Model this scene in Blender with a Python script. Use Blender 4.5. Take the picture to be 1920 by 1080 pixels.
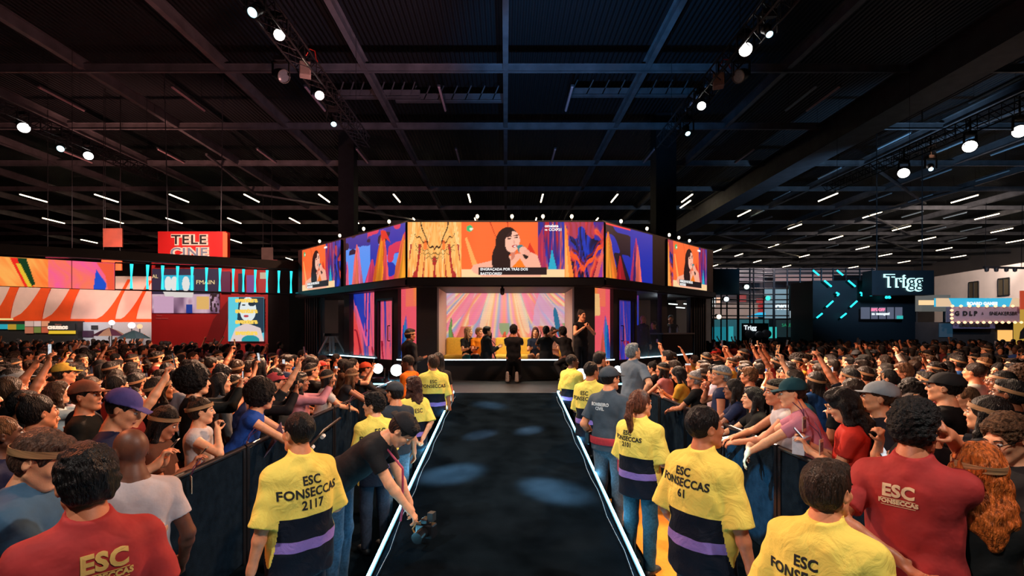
import bpy, bmesh, math, random
import numpy as np
from mathutils import Vector, Matrix, Euler
from mathutils.bvhtree import BVHTree

for o in list(bpy.data.objects): bpy.data.objects.remove(o, do_unlink=True)
S = bpy.context.scene
COL = S.collection
PI = math.pi
R = math.radians
rnd = random.Random(7)

# ------------------------------------------------------------------ camera, world, exposure
EYE, FPX, VX, VY = 2.22, 940.0, 948.0, 620.0     # eye height, focal length in pixels, vanishing point
cam_d = bpy.data.cameras.new('camera'); cam = bpy.data.objects.new('camera', cam_d); COL.objects.link(cam)
cam.location = (0, 0, EYE); cam.rotation_euler = (R(90), 0, 0)
cam_d.sensor_width = 36; cam_d.lens = FPX / 1920 * 36
cam_d.shift_x = (960 - VX) / 1920; cam_d.shift_y = (VY - 540) / 1920
cam_d.clip_start = 0.05; cam_d.clip_end = 400
S.camera = cam
S.view_settings.view_transform = 'Standard'; S.view_settings.look = 'None'
S.view_settings.gamma = 1; S.view_settings.exposure = 0.0; S.view_settings.use_curve_mapping = False
w = bpy.data.worlds.new('hall_air'); S.world = w; w.use_nodes = True
w.node_tree.nodes['Background'].inputs[0].default_value = (0.35, 0.55, 0.75, 1)
w.node_tree.nodes['Background'].inputs[1].default_value = 0.014

def light(kind, loc, target, energy, color, size=0.3, cone=40, blend=0.6):
    d = bpy.data.lights.new('stage_' + kind.lower(), kind); d.energy = energy; d.color = color
    if kind == 'SPOT':
        d.spot_size = R(cone); d.spot_blend = blend; d.shadow_soft_size = size
    elif kind == 'AREA': d.size = size
    else: d.shadow_soft_size = size
    o = bpy.data.objects.new('lamp_' + kind.lower(), d); COL.objects.link(o); o.location = loc
    v = Vector(target) - Vector(loc); o.rotation_euler = v.to_track_quat('-Z', 'Y').to_euler()
    return o
WARM, WHITE, COOL, ORANGE, TEAL = (1, .62, .36), (1, .93, .84), (.6, .85, 1), (1, .40, .16), (.15, .7, 1)
# truss spots: white wash over the walkway and the guards beside it
light('SPOT', (6.1, -1.0, 9.2), (-1.4, 3.6, 1.2), 2300, WHITE, .12, 40)
light('SPOT', (-5.5, -1.5, 9.2), (1.4, 3.2, 1.2), 2300, WHITE, .12, 38)
light('SPOT', (6.1, 2.5, 9.2), (-1.3, 7.5, 1.2), 1700, WHITE, .12, 40)
light('SPOT', (-5.5, 2.5, 9.2), (1.3, 7.5, 1.2), 1700, WHITE, .12, 36)
# warm wash on both crowds
light('SPOT', (5.8, 13.5, 9.2), (-6.0, 6.0, 1.4), 7500, (1, .50, .26), .3, 62)
light('SPOT', (6.1, 10, 9.2), (-9.0, 12.0, 1.4), 6000, (1, .50, .30), .3, 60)
light('SPOT', (-5.5, 13.5, 9.2), (6.0, 6.0, 1.4), 8500, (1, .68, .46), .3, 62)
light('SPOT', (-5.5, 10, 9.2), (9.5, 12.0, 1.4), 7500, (1, .58, .38), .3, 60)
light('SPOT', (-16.6, 19.5, 9.2), (-9, 16, 1.4), 1300, (1, .30, .22), .3, 80)
light('SPOT', (16.6, 19.5, 9.2), (10, 15, 1.4), 1300, (1, .45, .28), .3, 80)
light('SPOT', (-3.4, 13.2, 5.5), (-7, 7.5, 1.5), 7000, (1, .56, .34), .15, 75)
light('SPOT', (3.4, 13.2, 5.5), (7, 7.5, 1.5), 7500, (1, .66, .46), .15, 75)
# red and orange wash on the near corners
light('SPOT', (-7.5, 5.0, 6.0), (-1.9, 2.2, 1.5), 1300, (1, .22, .07), .2, 46)
light('SPOT', (7.0, 1.0, 7.0), (2.2, 2.6, 1.4), 420, (1, .30, .16), .2, 55)
# narrow pools on the walkway carpet
light('SPOT', (6.1, 10, 9.2), (-.60, 5.75, .58), 90000, COOL, .06, 3.2, .9)
light('SPOT', (-5.5, 10, 9.2), (.50, 5.3, .54), 80000, COOL, .06, 3.4, .9)
light('SPOT', (6.1, 13.5, 9.2), (-.35, 7.2, .73), 70000, (.75, .85, 1), .05, 2.0, .9); light('SPOT', (5.8, 13.5, 9.2), (.35, 7.4, .75), 60000, (.8, .9, 1), .05, 2.0, .9)
light('SPOT', (-5.5, 13.5, 9.2), (-.3, 8.9, .9), 30000, COOL, .08, 3.2, 1)
# added spots tinting the roof steel like screen spill; teal beams on the barrier cloth
light('SPOT', (-1.5, 12.9, 5.2), (-10, 19, 13), 1500, (1, .42, .40), .2, 90)
light('SPOT', (1.2, 12.9, 5.2), (3.5, 21, 13), 2600, (.10, .42, 1), .2, 60)
light('SPOT', (0, 12.9, 5.2), (-2, 22, 13), 900, (.45, .55, 1), .2, 80)
light('SPOT', (20, 24, 6), (30, 40, 13), 2000, (.3, .6, 1), .3, 130)
light('SPOT', (-20, 24, 6), (-22, 40, 13), 2000, (1, .42, .35), .3, 130)
light('SPOT', (-5.5, 1.0, 9.2), (2.58, 5.75, .72), 26000, TEAL, .01, 2.4, .3); light('SPOT', (-5.5, .2, 9.2), (2.58, 5.15, .50), 26000, TEAL, .01, 2.6, .3)

# added spots and a point lamp brightening the stands at the back
light('SPOT', (-20, 22, 9.0), (-24, 30, 4.0), 1900, (1, .80, .66), .3, 80)
light('SPOT', (-30, 23, 9.0), (-29, 30, 4.0), 1600, (1, .80, .66), .3, 80)
light('POINT', (-24.5, 28.2, 2.75), (0, 0, 0), 35, (.8, .88, 1), .3)
light('SPOT', (-12, 17, 8.0), (-14, 24, 3.5), 2600, (1, .62, .50), .3, 75)
light('SPOT', (-13, 19, 9.0), (-15, 24.5, 6.6), 1500, (1, .6, .5), .2, 60)
light('SPOT', (-22, 20, 7.5), (-21.5, 27, 7.0), 300, (1, .7, .5), .2, 40)
light('SPOT', (34, 33, 9.5), (41, 46, 6.2), 9000, (1, .84, .74), .3, 80)
light('SPOT', (39.5, 38, 9.3), (40.5, 44, 6.0), 1500, (1, .90, .80), .2, 60)
light('SPOT', (28, 24, 8.0), (30, 31.5, 3.6), 1800, (1, .78, .75), .3, 60)
light('SPOT', (18, 33.5, 7.5), (18, 38, 4.0), 900, (1, .8, .75), .3, 120)

# ------------------------------------------------------------------ placing helpers
def at(px, py, d): return Vector(((px - VX) / FPX * d, d, EYE + (VY - py) / FPX * d))
def xat(px, d): return (px - VX) / FPX * d
def srgb(r, g, b):
    f = lambda c: (c / 255 / 12.92) if c / 255 <= .04045 else ((c / 255 + .055) / 1.055) ** 2.4
    return (f(r), f(g), f(b))

# ------------------------------------------------------------------ materials
MATS = {}
def mat(name, color=(.5, .5, .5), rough=.6, metal=0.0, emit=None, strength=1.0, noise=.12, nscale=30, bump=0.0, bscale=60,
        objcol=False, stretch=None, alpha=None, coat=0.0, spec=.5):
    if name in MATS: return MATS[name]
    m = bpy.data.materials.new(name); m.use_nodes = True; nt = m.node_tree; N = nt.nodes; L = nt.links
    b = N['Principled BSDF']; b.inputs['Roughness'].default_value = rough; b.inputs['Metallic'].default_value = metal
    b.inputs['Coat Weight'].default_value = coat; b.inputs['Specular IOR Level'].default_value = spec
    tc = N.new('ShaderNodeTexCoord'); mp = N.new('ShaderNodeMapping'); L.new(tc.outputs['Object'], mp.inputs[0])
    if stretch: mp.inputs['Scale'].default_value = stretch
    nz = N.new('ShaderNodeTexNoise'); nz.inputs['Scale'].default_value = nscale; nz.inputs['Detail'].default_value = 4
    L.new(mp.outputs[0], nz.inputs['Vector'])
    mr = N.new('ShaderNodeMapRange'); mr.inputs['To Min'].default_value = 1 - noise; mr.inputs['To Max'].default_value = 1 + noise
    mr.inputs['From Min'].default_value = .3; mr.inputs['From Max'].default_value = .7
    L.new(nz.outputs['Fac'], mr.inputs[0])
    vm = N.new('ShaderNodeVectorMath'); vm.operation = 'SCALE'; L.new(mr.outputs[0], vm.inputs['Scale'])
    if objcol:
        oi = N.new('ShaderNodeObjectInfo'); L.new(oi.outputs['Color'], vm.inputs[0])
    else: vm.inputs[0].default_value = color[:3]
    L.new(vm.outputs[0], b.inputs['Base Color'])
    if bump:
        n2 = N.new('ShaderNodeTexNoise'); n2.inputs['Scale'].default_value = bscale; n2.inputs['Detail'].default_value = 3
        L.new(mp.outputs[0], n2.inputs['Vector'])
        bp = N.new('ShaderNodeBump'); bp.inputs['Strength'].default_value = bump; bp.inputs['Distance'].default_value = .02
        L.new(n2.outputs['Fac'], bp.inputs['Height']); L.new(bp.outputs[0], b.inputs['Normal'])
    if emit is not None:
        b.inputs['Emission Color'].default_value = (*emit, 1); b.inputs['Emission Strength'].default_value = strength
    if alpha is not None:
        b.inputs['Alpha'].default_value = alpha
    m.diffuse_color = (*color[:3], 1)
    MATS[name] = m; m['_b'] = 1
    return m
def glow(name, color, strength, sample=True):
    if name in MATS: return MATS[name]
    m = mat(name, (0.02, 0.02, 0.02), .5, emit=color, strength=strength)
    if not sample: m.cycles.emission_sampling = 'NONE'
    return m
M_black = mat('black_cladding', (.012, .013, .015), .55, noise=.25, nscale=3, bump=.1)
M_gloss = mat('gloss_black', (.01, .01, .012), .25, noise=.1)
M_drape = mat('black_cloth', (.012, .014, .018), .8, noise=.3, nscale=8, bump=.3, bscale=14, stretch=(1, 1, .2))
M_steel = mat('painted_steel', (.10, .10, .11), .55, metal=.2, noise=.2, nscale=2)
M_dsteel = mat('dark_steel', (.03, .03, .033), .5, metal=.5, noise=.2)
M_white = mat('white_paint', (.7, .68, .66), .6, noise=.05)

# a cloth whose colours change with height on the garment
def banded(name, bands, top, sleeve=None, rough=.75):
    """bands: (z below which the colour applies, colour) from low to high; sleeve vertices keep the top colour"""
    m = bpy.data.materials.new(name); m.use_nodes = True; nt = m.node_tree; N = nt.nodes; L = nt.links
    b = N['Principled BSDF']; b.inputs['Roughness'].default_value = rough; b.inputs['Specular IOR Level'].default_value = .15
    tc = N.new('ShaderNodeTexCoord'); sp = N.new('ShaderNodeSeparateXYZ'); L.new(tc.outputs['Object'], sp.inputs[0])
    wob = N.new('ShaderNodeTexNoise'); wob.inputs['Scale'].default_value = 5
    L.new(tc.outputs['Object'], wob.inputs['Vector'])
    ma = N.new('ShaderNodeMath'); ma.operation = 'MULTIPLY_ADD'; ma.inputs[1].default_value = .03
    L.new(wob.outputs['Fac'], ma.inputs[0]); L.new(sp.outputs['Z'], ma.inputs[2])
    cur = None
    rgb = N.new('ShaderNodeRGB'); rgb.outputs[0].default_value = (*top, 1); topc = rgb.outputs[0]; cur = topc
    for z, c in sorted(bands, key=lambda q: -q[0]):
        lt = N.new('ShaderNodeMath'); lt.operation = 'LESS_THAN'; lt.inputs[1].default_value = z + .015
        L.new(ma.outputs[0], lt.inputs[0])
        mx = N.new('ShaderNodeMixRGB'); L.new(lt.outputs[0], mx.inputs[0]); L.new(cur, mx.inputs[1]); mx.inputs[2].default_value = (*c, 1)
        cur = mx.outputs[0]
    at_ = N.new('ShaderNodeAttribute'); at_.attribute_name = 'sleeve'
    gt = N.new('ShaderNodeMath'); gt.operation = 'GREATER_THAN'; gt.inputs[1].default_value = .5; L.new(at_.outputs['Fac'], gt.inputs[0])
    mx = N.new('ShaderNodeMixRGB'); L.new(gt.outputs[0], mx.inputs[0]); L.new(cur, mx.inputs[1])
    if sleeve: mx.inputs[2].default_value = (*sleeve, 1)
    else: L.new(topc, mx.inputs[2])
    L.new(mx.outputs[0], b.inputs['Base Color'])
    n2 = N.new('ShaderNodeTexNoise'); n2.inputs['Scale'].default_value = 9; n2.inputs['Detail'].default_value = 5; n2.inputs['Distortion'].default_value = 1.2
    L.new(tc.outputs['Object'], n2.inputs['Vector'])
    bp = N.new('ShaderNodeBump'); bp.inputs['Strength'].default_value = .55; bp.inputs['Distance'].default_value = .03
    L.new(n2.outputs['Fac'], bp.inputs['Height']); L.new(bp.outputs[0], b.inputs['Normal'])
    MATS[name] = m
    return m

# ------------------------------------------------------------------ mesh helpers
def link(name, me, m=None, parent=None, loc=None):
    o = bpy.data.objects.new(name, me); COL.objects.link(o)
    if m is not None:
        me.materials.clear()
        for q in (m if isinstance(m, (list, tuple)) else [m]): me.materials.append(q)
    if parent is not None: o.parent = parent
    if loc is not None: o.location = loc
    return o
def tag(o, label=None, cat=None, group=None, kind=None):
    if label: o['label'] = label
    if cat: o['category'] = cat
    if group: o['group'] = group
    if kind: o['kind'] = kind
    return o
def empty(name, loc, rz=0.0, label=None, cat=None, group=None):
    o = bpy.data.objects.new(name, None); COL.objects.link(o); o.location = loc; o.rotation_euler = (0, 0, rz)
    o.empty_display_size = .1
    return tag(o, label, cat, group)
class MB:
    def __init__(s): s.v = []; s.f = []; s.st = []
    def add(s, vs, fs):
        n = len(s.v); s.st.append((n, len(s.f))); s.v += [tuple(v) for v in vs]; s.f += [tuple(i + n for i in f) for f in fs]; return s
    def box(s, c, d, M=None):
        vs = [Vector((c[0] + sx * d[0] / 2, c[1] + sy * d[1] / 2, c[2] + sz * d[2] / 2)) for sx in (-1, 1) for sy in (-1, 1) for sz in (-1, 1)]
        if M: vs = [M @ v for v in vs]
        return s.add(vs, [(0, 1, 3, 2), (4, 6, 7, 5), (0, 4, 5, 1), (2, 3, 7, 6), (0, 2, 6, 4), (1, 5, 7, 3)])
    def bar(s, a, b, w_, h_=None, up=(0, 0, 1)):
        a, b = Vector(a), Vector(b); h_ = h_ or w_; d = (b - a); L_ = d.length
        if L_ < 1e-6: return s
        d.normalize(); u = Vector(up)
        if abs(d.dot(u)) > .98: u = Vector((0, 1, 0))
        x = d.cross(u).normalized(); z = x.cross(d)
        M = Matrix((x, d, z)).transposed().to_4x4(); M.translation = (a + b) / 2
        return s.box((0, 0, 0), (w_, L_, h_), M)
    def tube(s, a, b, r1, r2=None, n=12, caps=True):
        a, b = Vector(a), Vector(b); r2 = r1 if r2 is None else r2; d = (b - a).normalized()
        x = d.orthogonal().normalized(); y = d.cross(x)
        vs = []
        for p, r_ in ((a, r1), (b, r2)):
            for i in range(n):
                t = 2 * PI * i / n; vs.append(p + x * math.cos(t) * r_ + y * math.sin(t) * r_)
        fs = [(i, (i + 1) % n, n + (i + 1) % n, n + i) for i in range(n)]
        if caps: fs += [tuple(range(n))[::-1], tuple(range(n, 2 * n))]
        return s.add(vs, fs)
    def path(s, pts, r_, n=8):
        for a, b in zip(pts[:-1], pts[1:]): s.tube(a, b, r_, n=n)
        return s
    def lathe(s, prof, c=(0, 0, 0), n=24, sx=1, sy=1, M=None):
        vs = []
        for (r_, z) in prof:
            for i in range(n):
                t = 2 * PI * i / n; v = Vector((r_ * math.cos(t) * sx, r_ * math.sin(t) * sy, z))
                if M: v = M @ v
                vs.append(v + Vector(c))
        fs = []
        for k in range(len(prof) - 1):
            for i in range(n): fs.append((k * n + i, k * n + (i + 1) % n, (k + 1) * n + (i + 1) % n, (k + 1) * n + i))
        return s.add(vs, fs)
    def prism(s, poly, y0, y1, M=None):
        """poly in (x,z), extruded from y0 to y1"""
        n = len(poly); vs = [Vector((x, y0, z)) for x, z in poly] + [Vector((x, y1, z)) for x, z in poly]
        if M: vs = [M @ v for v in vs]
        return s.add(vs, [tuple(range(n)), tuple(range(n, 2 * n))[::-1]] + [(i, n + i, n + (i + 1) % n, (i + 1) % n) for i in range(n)])
    def mesh(s, name, smooth=False):
        me = bpy.data.meshes.new(name); me.from_pydata(s.v, [], s.f); me.update()
        bm = bmesh.new(); bm.from_mesh(me); bmesh.ops.recalc_face_normals(bm, faces=bm.faces); bm.to_mesh(me); bm.free()
        if smooth:
            me.polygons.foreach_set('use_smooth', [True] * len(me.polygons))
            try: me.set_sharp_from_angle(angle=R(40))
            except Exception: pass
        return me
    def build(s, name, m, parent=None, smooth=False, loc=None): return link(name, s.mesh(name, smooth), m, parent, loc)
def build_each(mb, name, m, parent=None, smooth=False, T=None):
    st = mb.st + [(len(mb.v), len(mb.f))]
    for (v0, f0), (v1, f1) in zip(st[:-1], st[1:]):
        q = MB(); q.v = mb.v[v0:v1]; q.f = [tuple(i - v0 for i in f) for f in mb.f[f0:f1]]; me = q.mesh(name, smooth)
        if T is not None: me.transform(T)
        link(name, me, m, parent)
def bevel(o, w_=.01, n=2):
    md = o.modifiers.new('bevel', 'BEVEL'); md.width = w_; md.segments = n; md.limit_method = 'ANGLE'; return o
def frame_at(p0, p1, z=0):
    """matrix whose x runs p0->p1 along the ground, y points away from the viewer's side, z up"""
    a, b = Vector((p0[0], p0[1], 0)), Vector((p1[0], p1[1], 0)); x = (b - a).normalized(); zv = Vector((0, 0, 1)); y = zv.cross(x)
    M = Matrix((x, y, zv)).transposed().to_4x4(); M.translation = Vector((p0[0], p0[1], z)); return M, (b - a).length
def text_mesh(body, size, depth=.004, align='CENTER', bold=0.0, spacing=1.0, line=1.0):
    cu = bpy.data.curves.new('txt', 'FONT'); cu.body = body; cu.size = size; cu.align_x = align; cu.align_y = 'CENTER'
    cu.extrude = depth / 2; cu.offset = bold; cu.space_character = spacing; cu.space_line = line; cu.resolution_u = 3
    o = bpy.data.objects.new('txt', cu); COL.objects.link(o)
    dg = bpy.context.evaluated_depsgraph_get(); me = bpy.data.meshes.new_from_object(o.evaluated_get(dg))
    bpy.data.objects.remove(o); me.name = 'lettering'; return me
def text_on(body, size, M, m, parent=None, name='lettering', sx=1.0, **k):
    """upright letters on a wall frame M (x right, z up, facing -y)"""
    me = text_mesh(body, size, **k); o = link(name, me, m, parent)
    me.transform(Matrix.Diagonal((sx, 1, 1, 1)))
    me.transform(Matrix.Rotation(R(90), 4, 'X')); me.transform(M); return o

# ------------------------------------------------------------------ solid modelling by distance fields
class SDF:
    def __init__(s): s.p = []
    def cap(s, a, b, ra, rb=None, k=.02, op=0, flat=False, tag_=0):
        a = np.array(a, float); b = np.array(b, float); rb = ra if rb is None else rb; ab = b - a; L2 = max(ab @ ab, 1e-9); L_ = L2 ** .5
        def f(P):
            q = P - a; t0 = (q @ ab) / L2; t = np.clip(t0, 0, 1)
            d = np.linalg.norm(q - t[..., None] * ab, axis=-1) - (ra + (rb - ra) * t)
            if flat: d = np.maximum(d, (t0 - 1) * L_)
            return d
        r_ = max(ra, rb); s.p.append((f, np.minimum(a, b) - r_, np.maximum(a, b) + r_, k, op, tag_)); return s
    def ecap(s, a, b, side, ra, rb, k=.03, op=0, flat=False, tag_=0):
        a = np.array(a, float); b = np.array(b, float); ab = b - a; L_ = np.linalg.norm(ab); ax = ab / L_
        sd = np.array(side, float); sd -= ax * (sd @ ax); sd /= np.linalg.norm(sd); nn = np.cross(ax, sd)
        mr = min(ra[0], ra[1], rb[0], rb[1])
        def f(P):
            q = P - a; t0 = (q @ ax) / L_; t = np.clip(t0, 0, 1); ac = q @ ax - t * L_
            rs = ra[0] + (rb[0] - ra[0]) * t; rd = ra[1] + (rb[1] - ra[1]) * t
            kk = np.sqrt(((q @ sd) / rs) ** 2 + ((q @ nn) / rd) ** 2 + (ac / np.minimum(rs, rd)) ** 2)
            d = (kk - 1) * np.minimum(rs, rd)
            if flat: d = np.maximum(d, (t0 - 1) * L_)
            return d
        r_ = max(*ra, *rb); s.p.append((f, np.minimum(a, b) - r_, np.maximum(a, b) + r_, k, op, tag_)); return s
    def ell(s, c, r_, M=None, k=.02, op=0, tag_=0):
        c = np.array(c, float); r_ = np.array(r_, float); Rm = None if M is None else np.array(M.to_3x3())
        def f(P):
            q = P - c
            if Rm is not None: q = q @ Rm
            k0 = np.linalg.norm(q / r_, axis=-1); k1 = np.linalg.norm(q / (r_ * r_), axis=-1) + 1e-9
            return k0 * (k0 - 1) / k1
        m_ = r_.max(); s.p.append((f, c - m_, c + m_, k, op, tag_)); return s
    def plane(s, pt, n, k=.004):      # keep the side the normal points away from
        pt = np.array(pt, float); n = np.array(n, float); n /= np.linalg.norm(n)
        s.p.append((lambda P: -((P - pt) @ n), None, None, k, 1, 0)); return s
    def noise(s, amp, freq, seed=0):
        s.nz = (amp, freq, seed); return s
    def field(s, h):
        adds = [p for p in s.p if p[4] == 0]
        lo = np.min([p[1] for p in adds], axis=0) - 3 * h - .012; hi = np.max([p[2] for p in adds], axis=0) + 3 * h + .012
        n = np.ceil((hi - lo) / h).astype(int) + 1
        F = np.full(n, .08, np.float32)
        ax = [lo[i] + h * np.arange(n[i]) for i in range(3)]
        for f, a, b, k, op, _ in s.p:
            if a is None: i0 = np.zeros(3, int); i1 = n
            else:
                e = k + 2.5 * h
                i0 = np.clip(np.floor((a - e - lo) / h).astype(int), 0, n - 1); i1 = np.clip(np.ceil((b + e - lo) / h).astype(int) + 1, 1, n)
            if (i1 <= i0).any(): continue
            P = np.stack(np.meshgrid(ax[0][i0[0]:i1[0]], ax[1][i0[1]:i1[1]], ax[2][i0[2]:i1[2]], indexing='ij'), -1)
            d = f(P).astype(np.float32); sl = (slice(i0[0], i1[0]), slice(i0[1], i1[1]), slice(i0[2], i1[2])); G = F[sl]
            if op == 0:
                hh = np.maximum(k - np.abs(G - d), 0) / k; F[sl] = np.minimum(G, d) - hh * hh * k / 4
            else:
                d = -d; hh = np.maximum(k - np.abs(G - d), 0) / k; F[sl] = np.maximum(G, d) + hh * hh * k / 4
        nz = getattr(s, 'nz', None)
        if nz:
            X, Y, Z = np.meshgrid(*ax, indexing='ij'); q = nz[1]; sd = nz[2]
            rr = random.Random(int(sd) + 5); acc = 0
            if nz[0] > .0035:                      # curls: several crossing waves
                for o_ in range(7):
                    d3 = np.array([rr.gauss(0, 1) for _ in range(3)]); d3 /= np.linalg.norm(d3); e3 = np.array([rr.gauss(0, 1) for _ in range(3)]); e3 /= np.linalg.norm(e3); qq = q * rr.uniform(.45, 1.15)
                    acc = acc + np.sin((X * d3[0] + Y * d3[1] + Z * d3[2]) * qq + rr.uniform(0, 6) + 1.6 * np.sin((X * e3[0] + Y * e3[1] + Z * e3[2]) * qq * .6)) / 2.6
            else:                                  # locks combed along z
                acc = np.sin(X * q + 1.5 * np.sin(Z * 22 + sd) + 1.2 * np.sin(Y * q * .5)) * .7 + np.sin((X - Y) * q * .8 + 2 * np.sin(Z * 17)) * .6
            F += (nz[0] * acc).astype(np.float32)
        return F, lo
    def verts(s, h):
        F, lo = s.field(h); return nets(F, lo, h)
    def mesh(s, name, h, disp=None, sleeves=None):
        v, q = s.verts(h)
        if disp: v = disp(v)
        me = raw_mesh(name, v, q)
        if sleeves is not None:
            a = me.attributes.new('sleeve', 'FLOAT', 'POINT'); a.data.foreach_set('value', sleeves(v).astype(np.float32))
        return me
def raw_mesh(name, v, q):
    me = bpy.data.meshes.new(name)
    me.vertices.add(len(v)); me.vertices.foreach_set('co', v.astype(np.float32).ravel())
    me.loops.add(len(q) * 4); me.loops.foreach_set('vertex_index', q.astype(np.int32).ravel())
    me.polygons.add(len(q)); me.polygons.foreach_set('loop_start', np.arange(0, len(q) * 4, 4, dtype=np.int32))
    me.polygons.foreach_set('loop_total', np.full(len(q), 4, np.int32)); me.polygons.foreach_set('use_smooth', np.ones(len(q), bool))
    me.update(calc_edges=True); me.validate(); return me
def nets(F, lo, h):
    s = F < 0
    c = np.zeros(tuple(n - 1 for n in F.shape), np.int8)
    offs = [(i, j, k) for i in (0, 1) for j in (0, 1) for k in (0, 1)]
    nx, ny, nz_ = F.shape
    for i, j, k in offs: c += s[i:nx - 1 + i, j:ny - 1 + j, k:nz_ - 1 + k]
    idx = np.argwhere((c > 0) & (c < 8)); N = len(idx)
    idm = np.full(c.shape, -1, np.int32); idm[tuple(idx.T)] = np.arange(N)
    acc = np.zeros((N, 3)); cnt = np.zeros(N)
    val = {o: F[idx[:, 0] + o[0], idx[:, 1] + o[1], idx[:, 2] + o[2]] for o in offs}
    for o in offs:
        for ax in range(3):
            if o[ax]: continue
            p = list(o); p[ax] = 1; p = tuple(p); a, b = val[o], val[p]; m = (a < 0) != (b < 0)
            t = np.where(m, a / np.where(m, a - b, 1), 0)
            pos = np.tile(np.array(o, float), (N, 1)); pos[:, ax] += t
            acc[m] += pos[m]; cnt[m] += 1
    v = (idx + acc / cnt[:, None]) * h + lo
    Q = []
    for ax in range(3):
        u, w_ = [(1, 2), (2, 0), (0, 1)][ax]
        a = s; sl0 = [slice(1, -1)] * 3; sl0[ax] = slice(0, -1); sl1 = [slice(1, -1)] * 3; sl1[ax] = slice(1, None)
        A, B = s[tuple(sl0)], s[tuple(sl1)]
        for flip, msk in ((False, A & ~B), (True, ~A & B)):
            e = np.argwhere(msk)
            if not len(e): continue
            for q in range(3):
                if q != ax: e[:, q] += 1
            du = np.zeros(3, int); du[u] = 1; dw = np.zeros(3, int); dw[w_] = 1
            g = lambda z: idm[z[:, 0], z[:, 1], z[:, 2]]
            qd = np.stack([g(e), g(e - du), g(e - du - dw), g(e - dw)], 1)
            if flip: qd = qd[:, ::-1]
            Q.append(qd)
    q = np.concatenate(Q); q = q[(q >= 0).all(1)]
    return v, q

# ------------------------------------------------------------------ people
M_skin = mat('skin', objcol=True, rough=.5, noise=.08, nscale=40, bump=.05, bscale=200)
M_hair = mat('hair', objcol=True, rough=.42, spec=.28, noise=.75, nscale=26, bump=.9, bscale=45, stretch=(3.2, 3.2, .8))
M_curl = mat('curly_hair', objcol=True, rough=.6, spec=.2, noise=.8, nscale=70, bump=1.0, bscale=80)
M_cloth = mat('cloth', objcol=True, rough=.8, spec=.18, noise=.10, nscale=12, bump=.5, bscale=11)
M_shoe = mat('shoe_leather', (.02, .02, .022), .5)
M_eye = mat('eye_white', (.75, .73, .70), .3, noise=.02); M_iris = mat('iris', (.02, .012, .008), .2)
M_brow = mat('eyebrow', (.015, .010, .008), .8)
M_denim = mat('denim', objcol=True, rough=.85, spec=.2, noise=.3, nscale=50, bump=.6, bscale=9)
YEL = srgb(252, 224, 104); NAVY = (.007, .010, .020); PURP = srgb(140, 115, 190)
M_guard = banded('guard_smock_cloth', [(1.145, NAVY), (1.005, PURP), (.940, NAVY)], YEL)
M_ink = mat('black_print', (.01, .01, .01), .7)
M_band = mat('paper_headband', (.42, .22, .10), .5, noise=.6, nscale=9, stretch=(.4, .4, 14))
M_phone = mat('phone_case', (.015, .015, .018), .3)
SKINS = [srgb(242, 170, 128), srgb(226, 146, 104), srgb(196, 120, 84), srgb(150, 88, 58), srgb(100, 58, 40), srgb(236, 158, 116)]
HAIRS = [(.007, .005, .005), (.010, .006, .005), (.020, .010, .006), (.045, .020, .009), (.006, .006, .007)]

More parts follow.
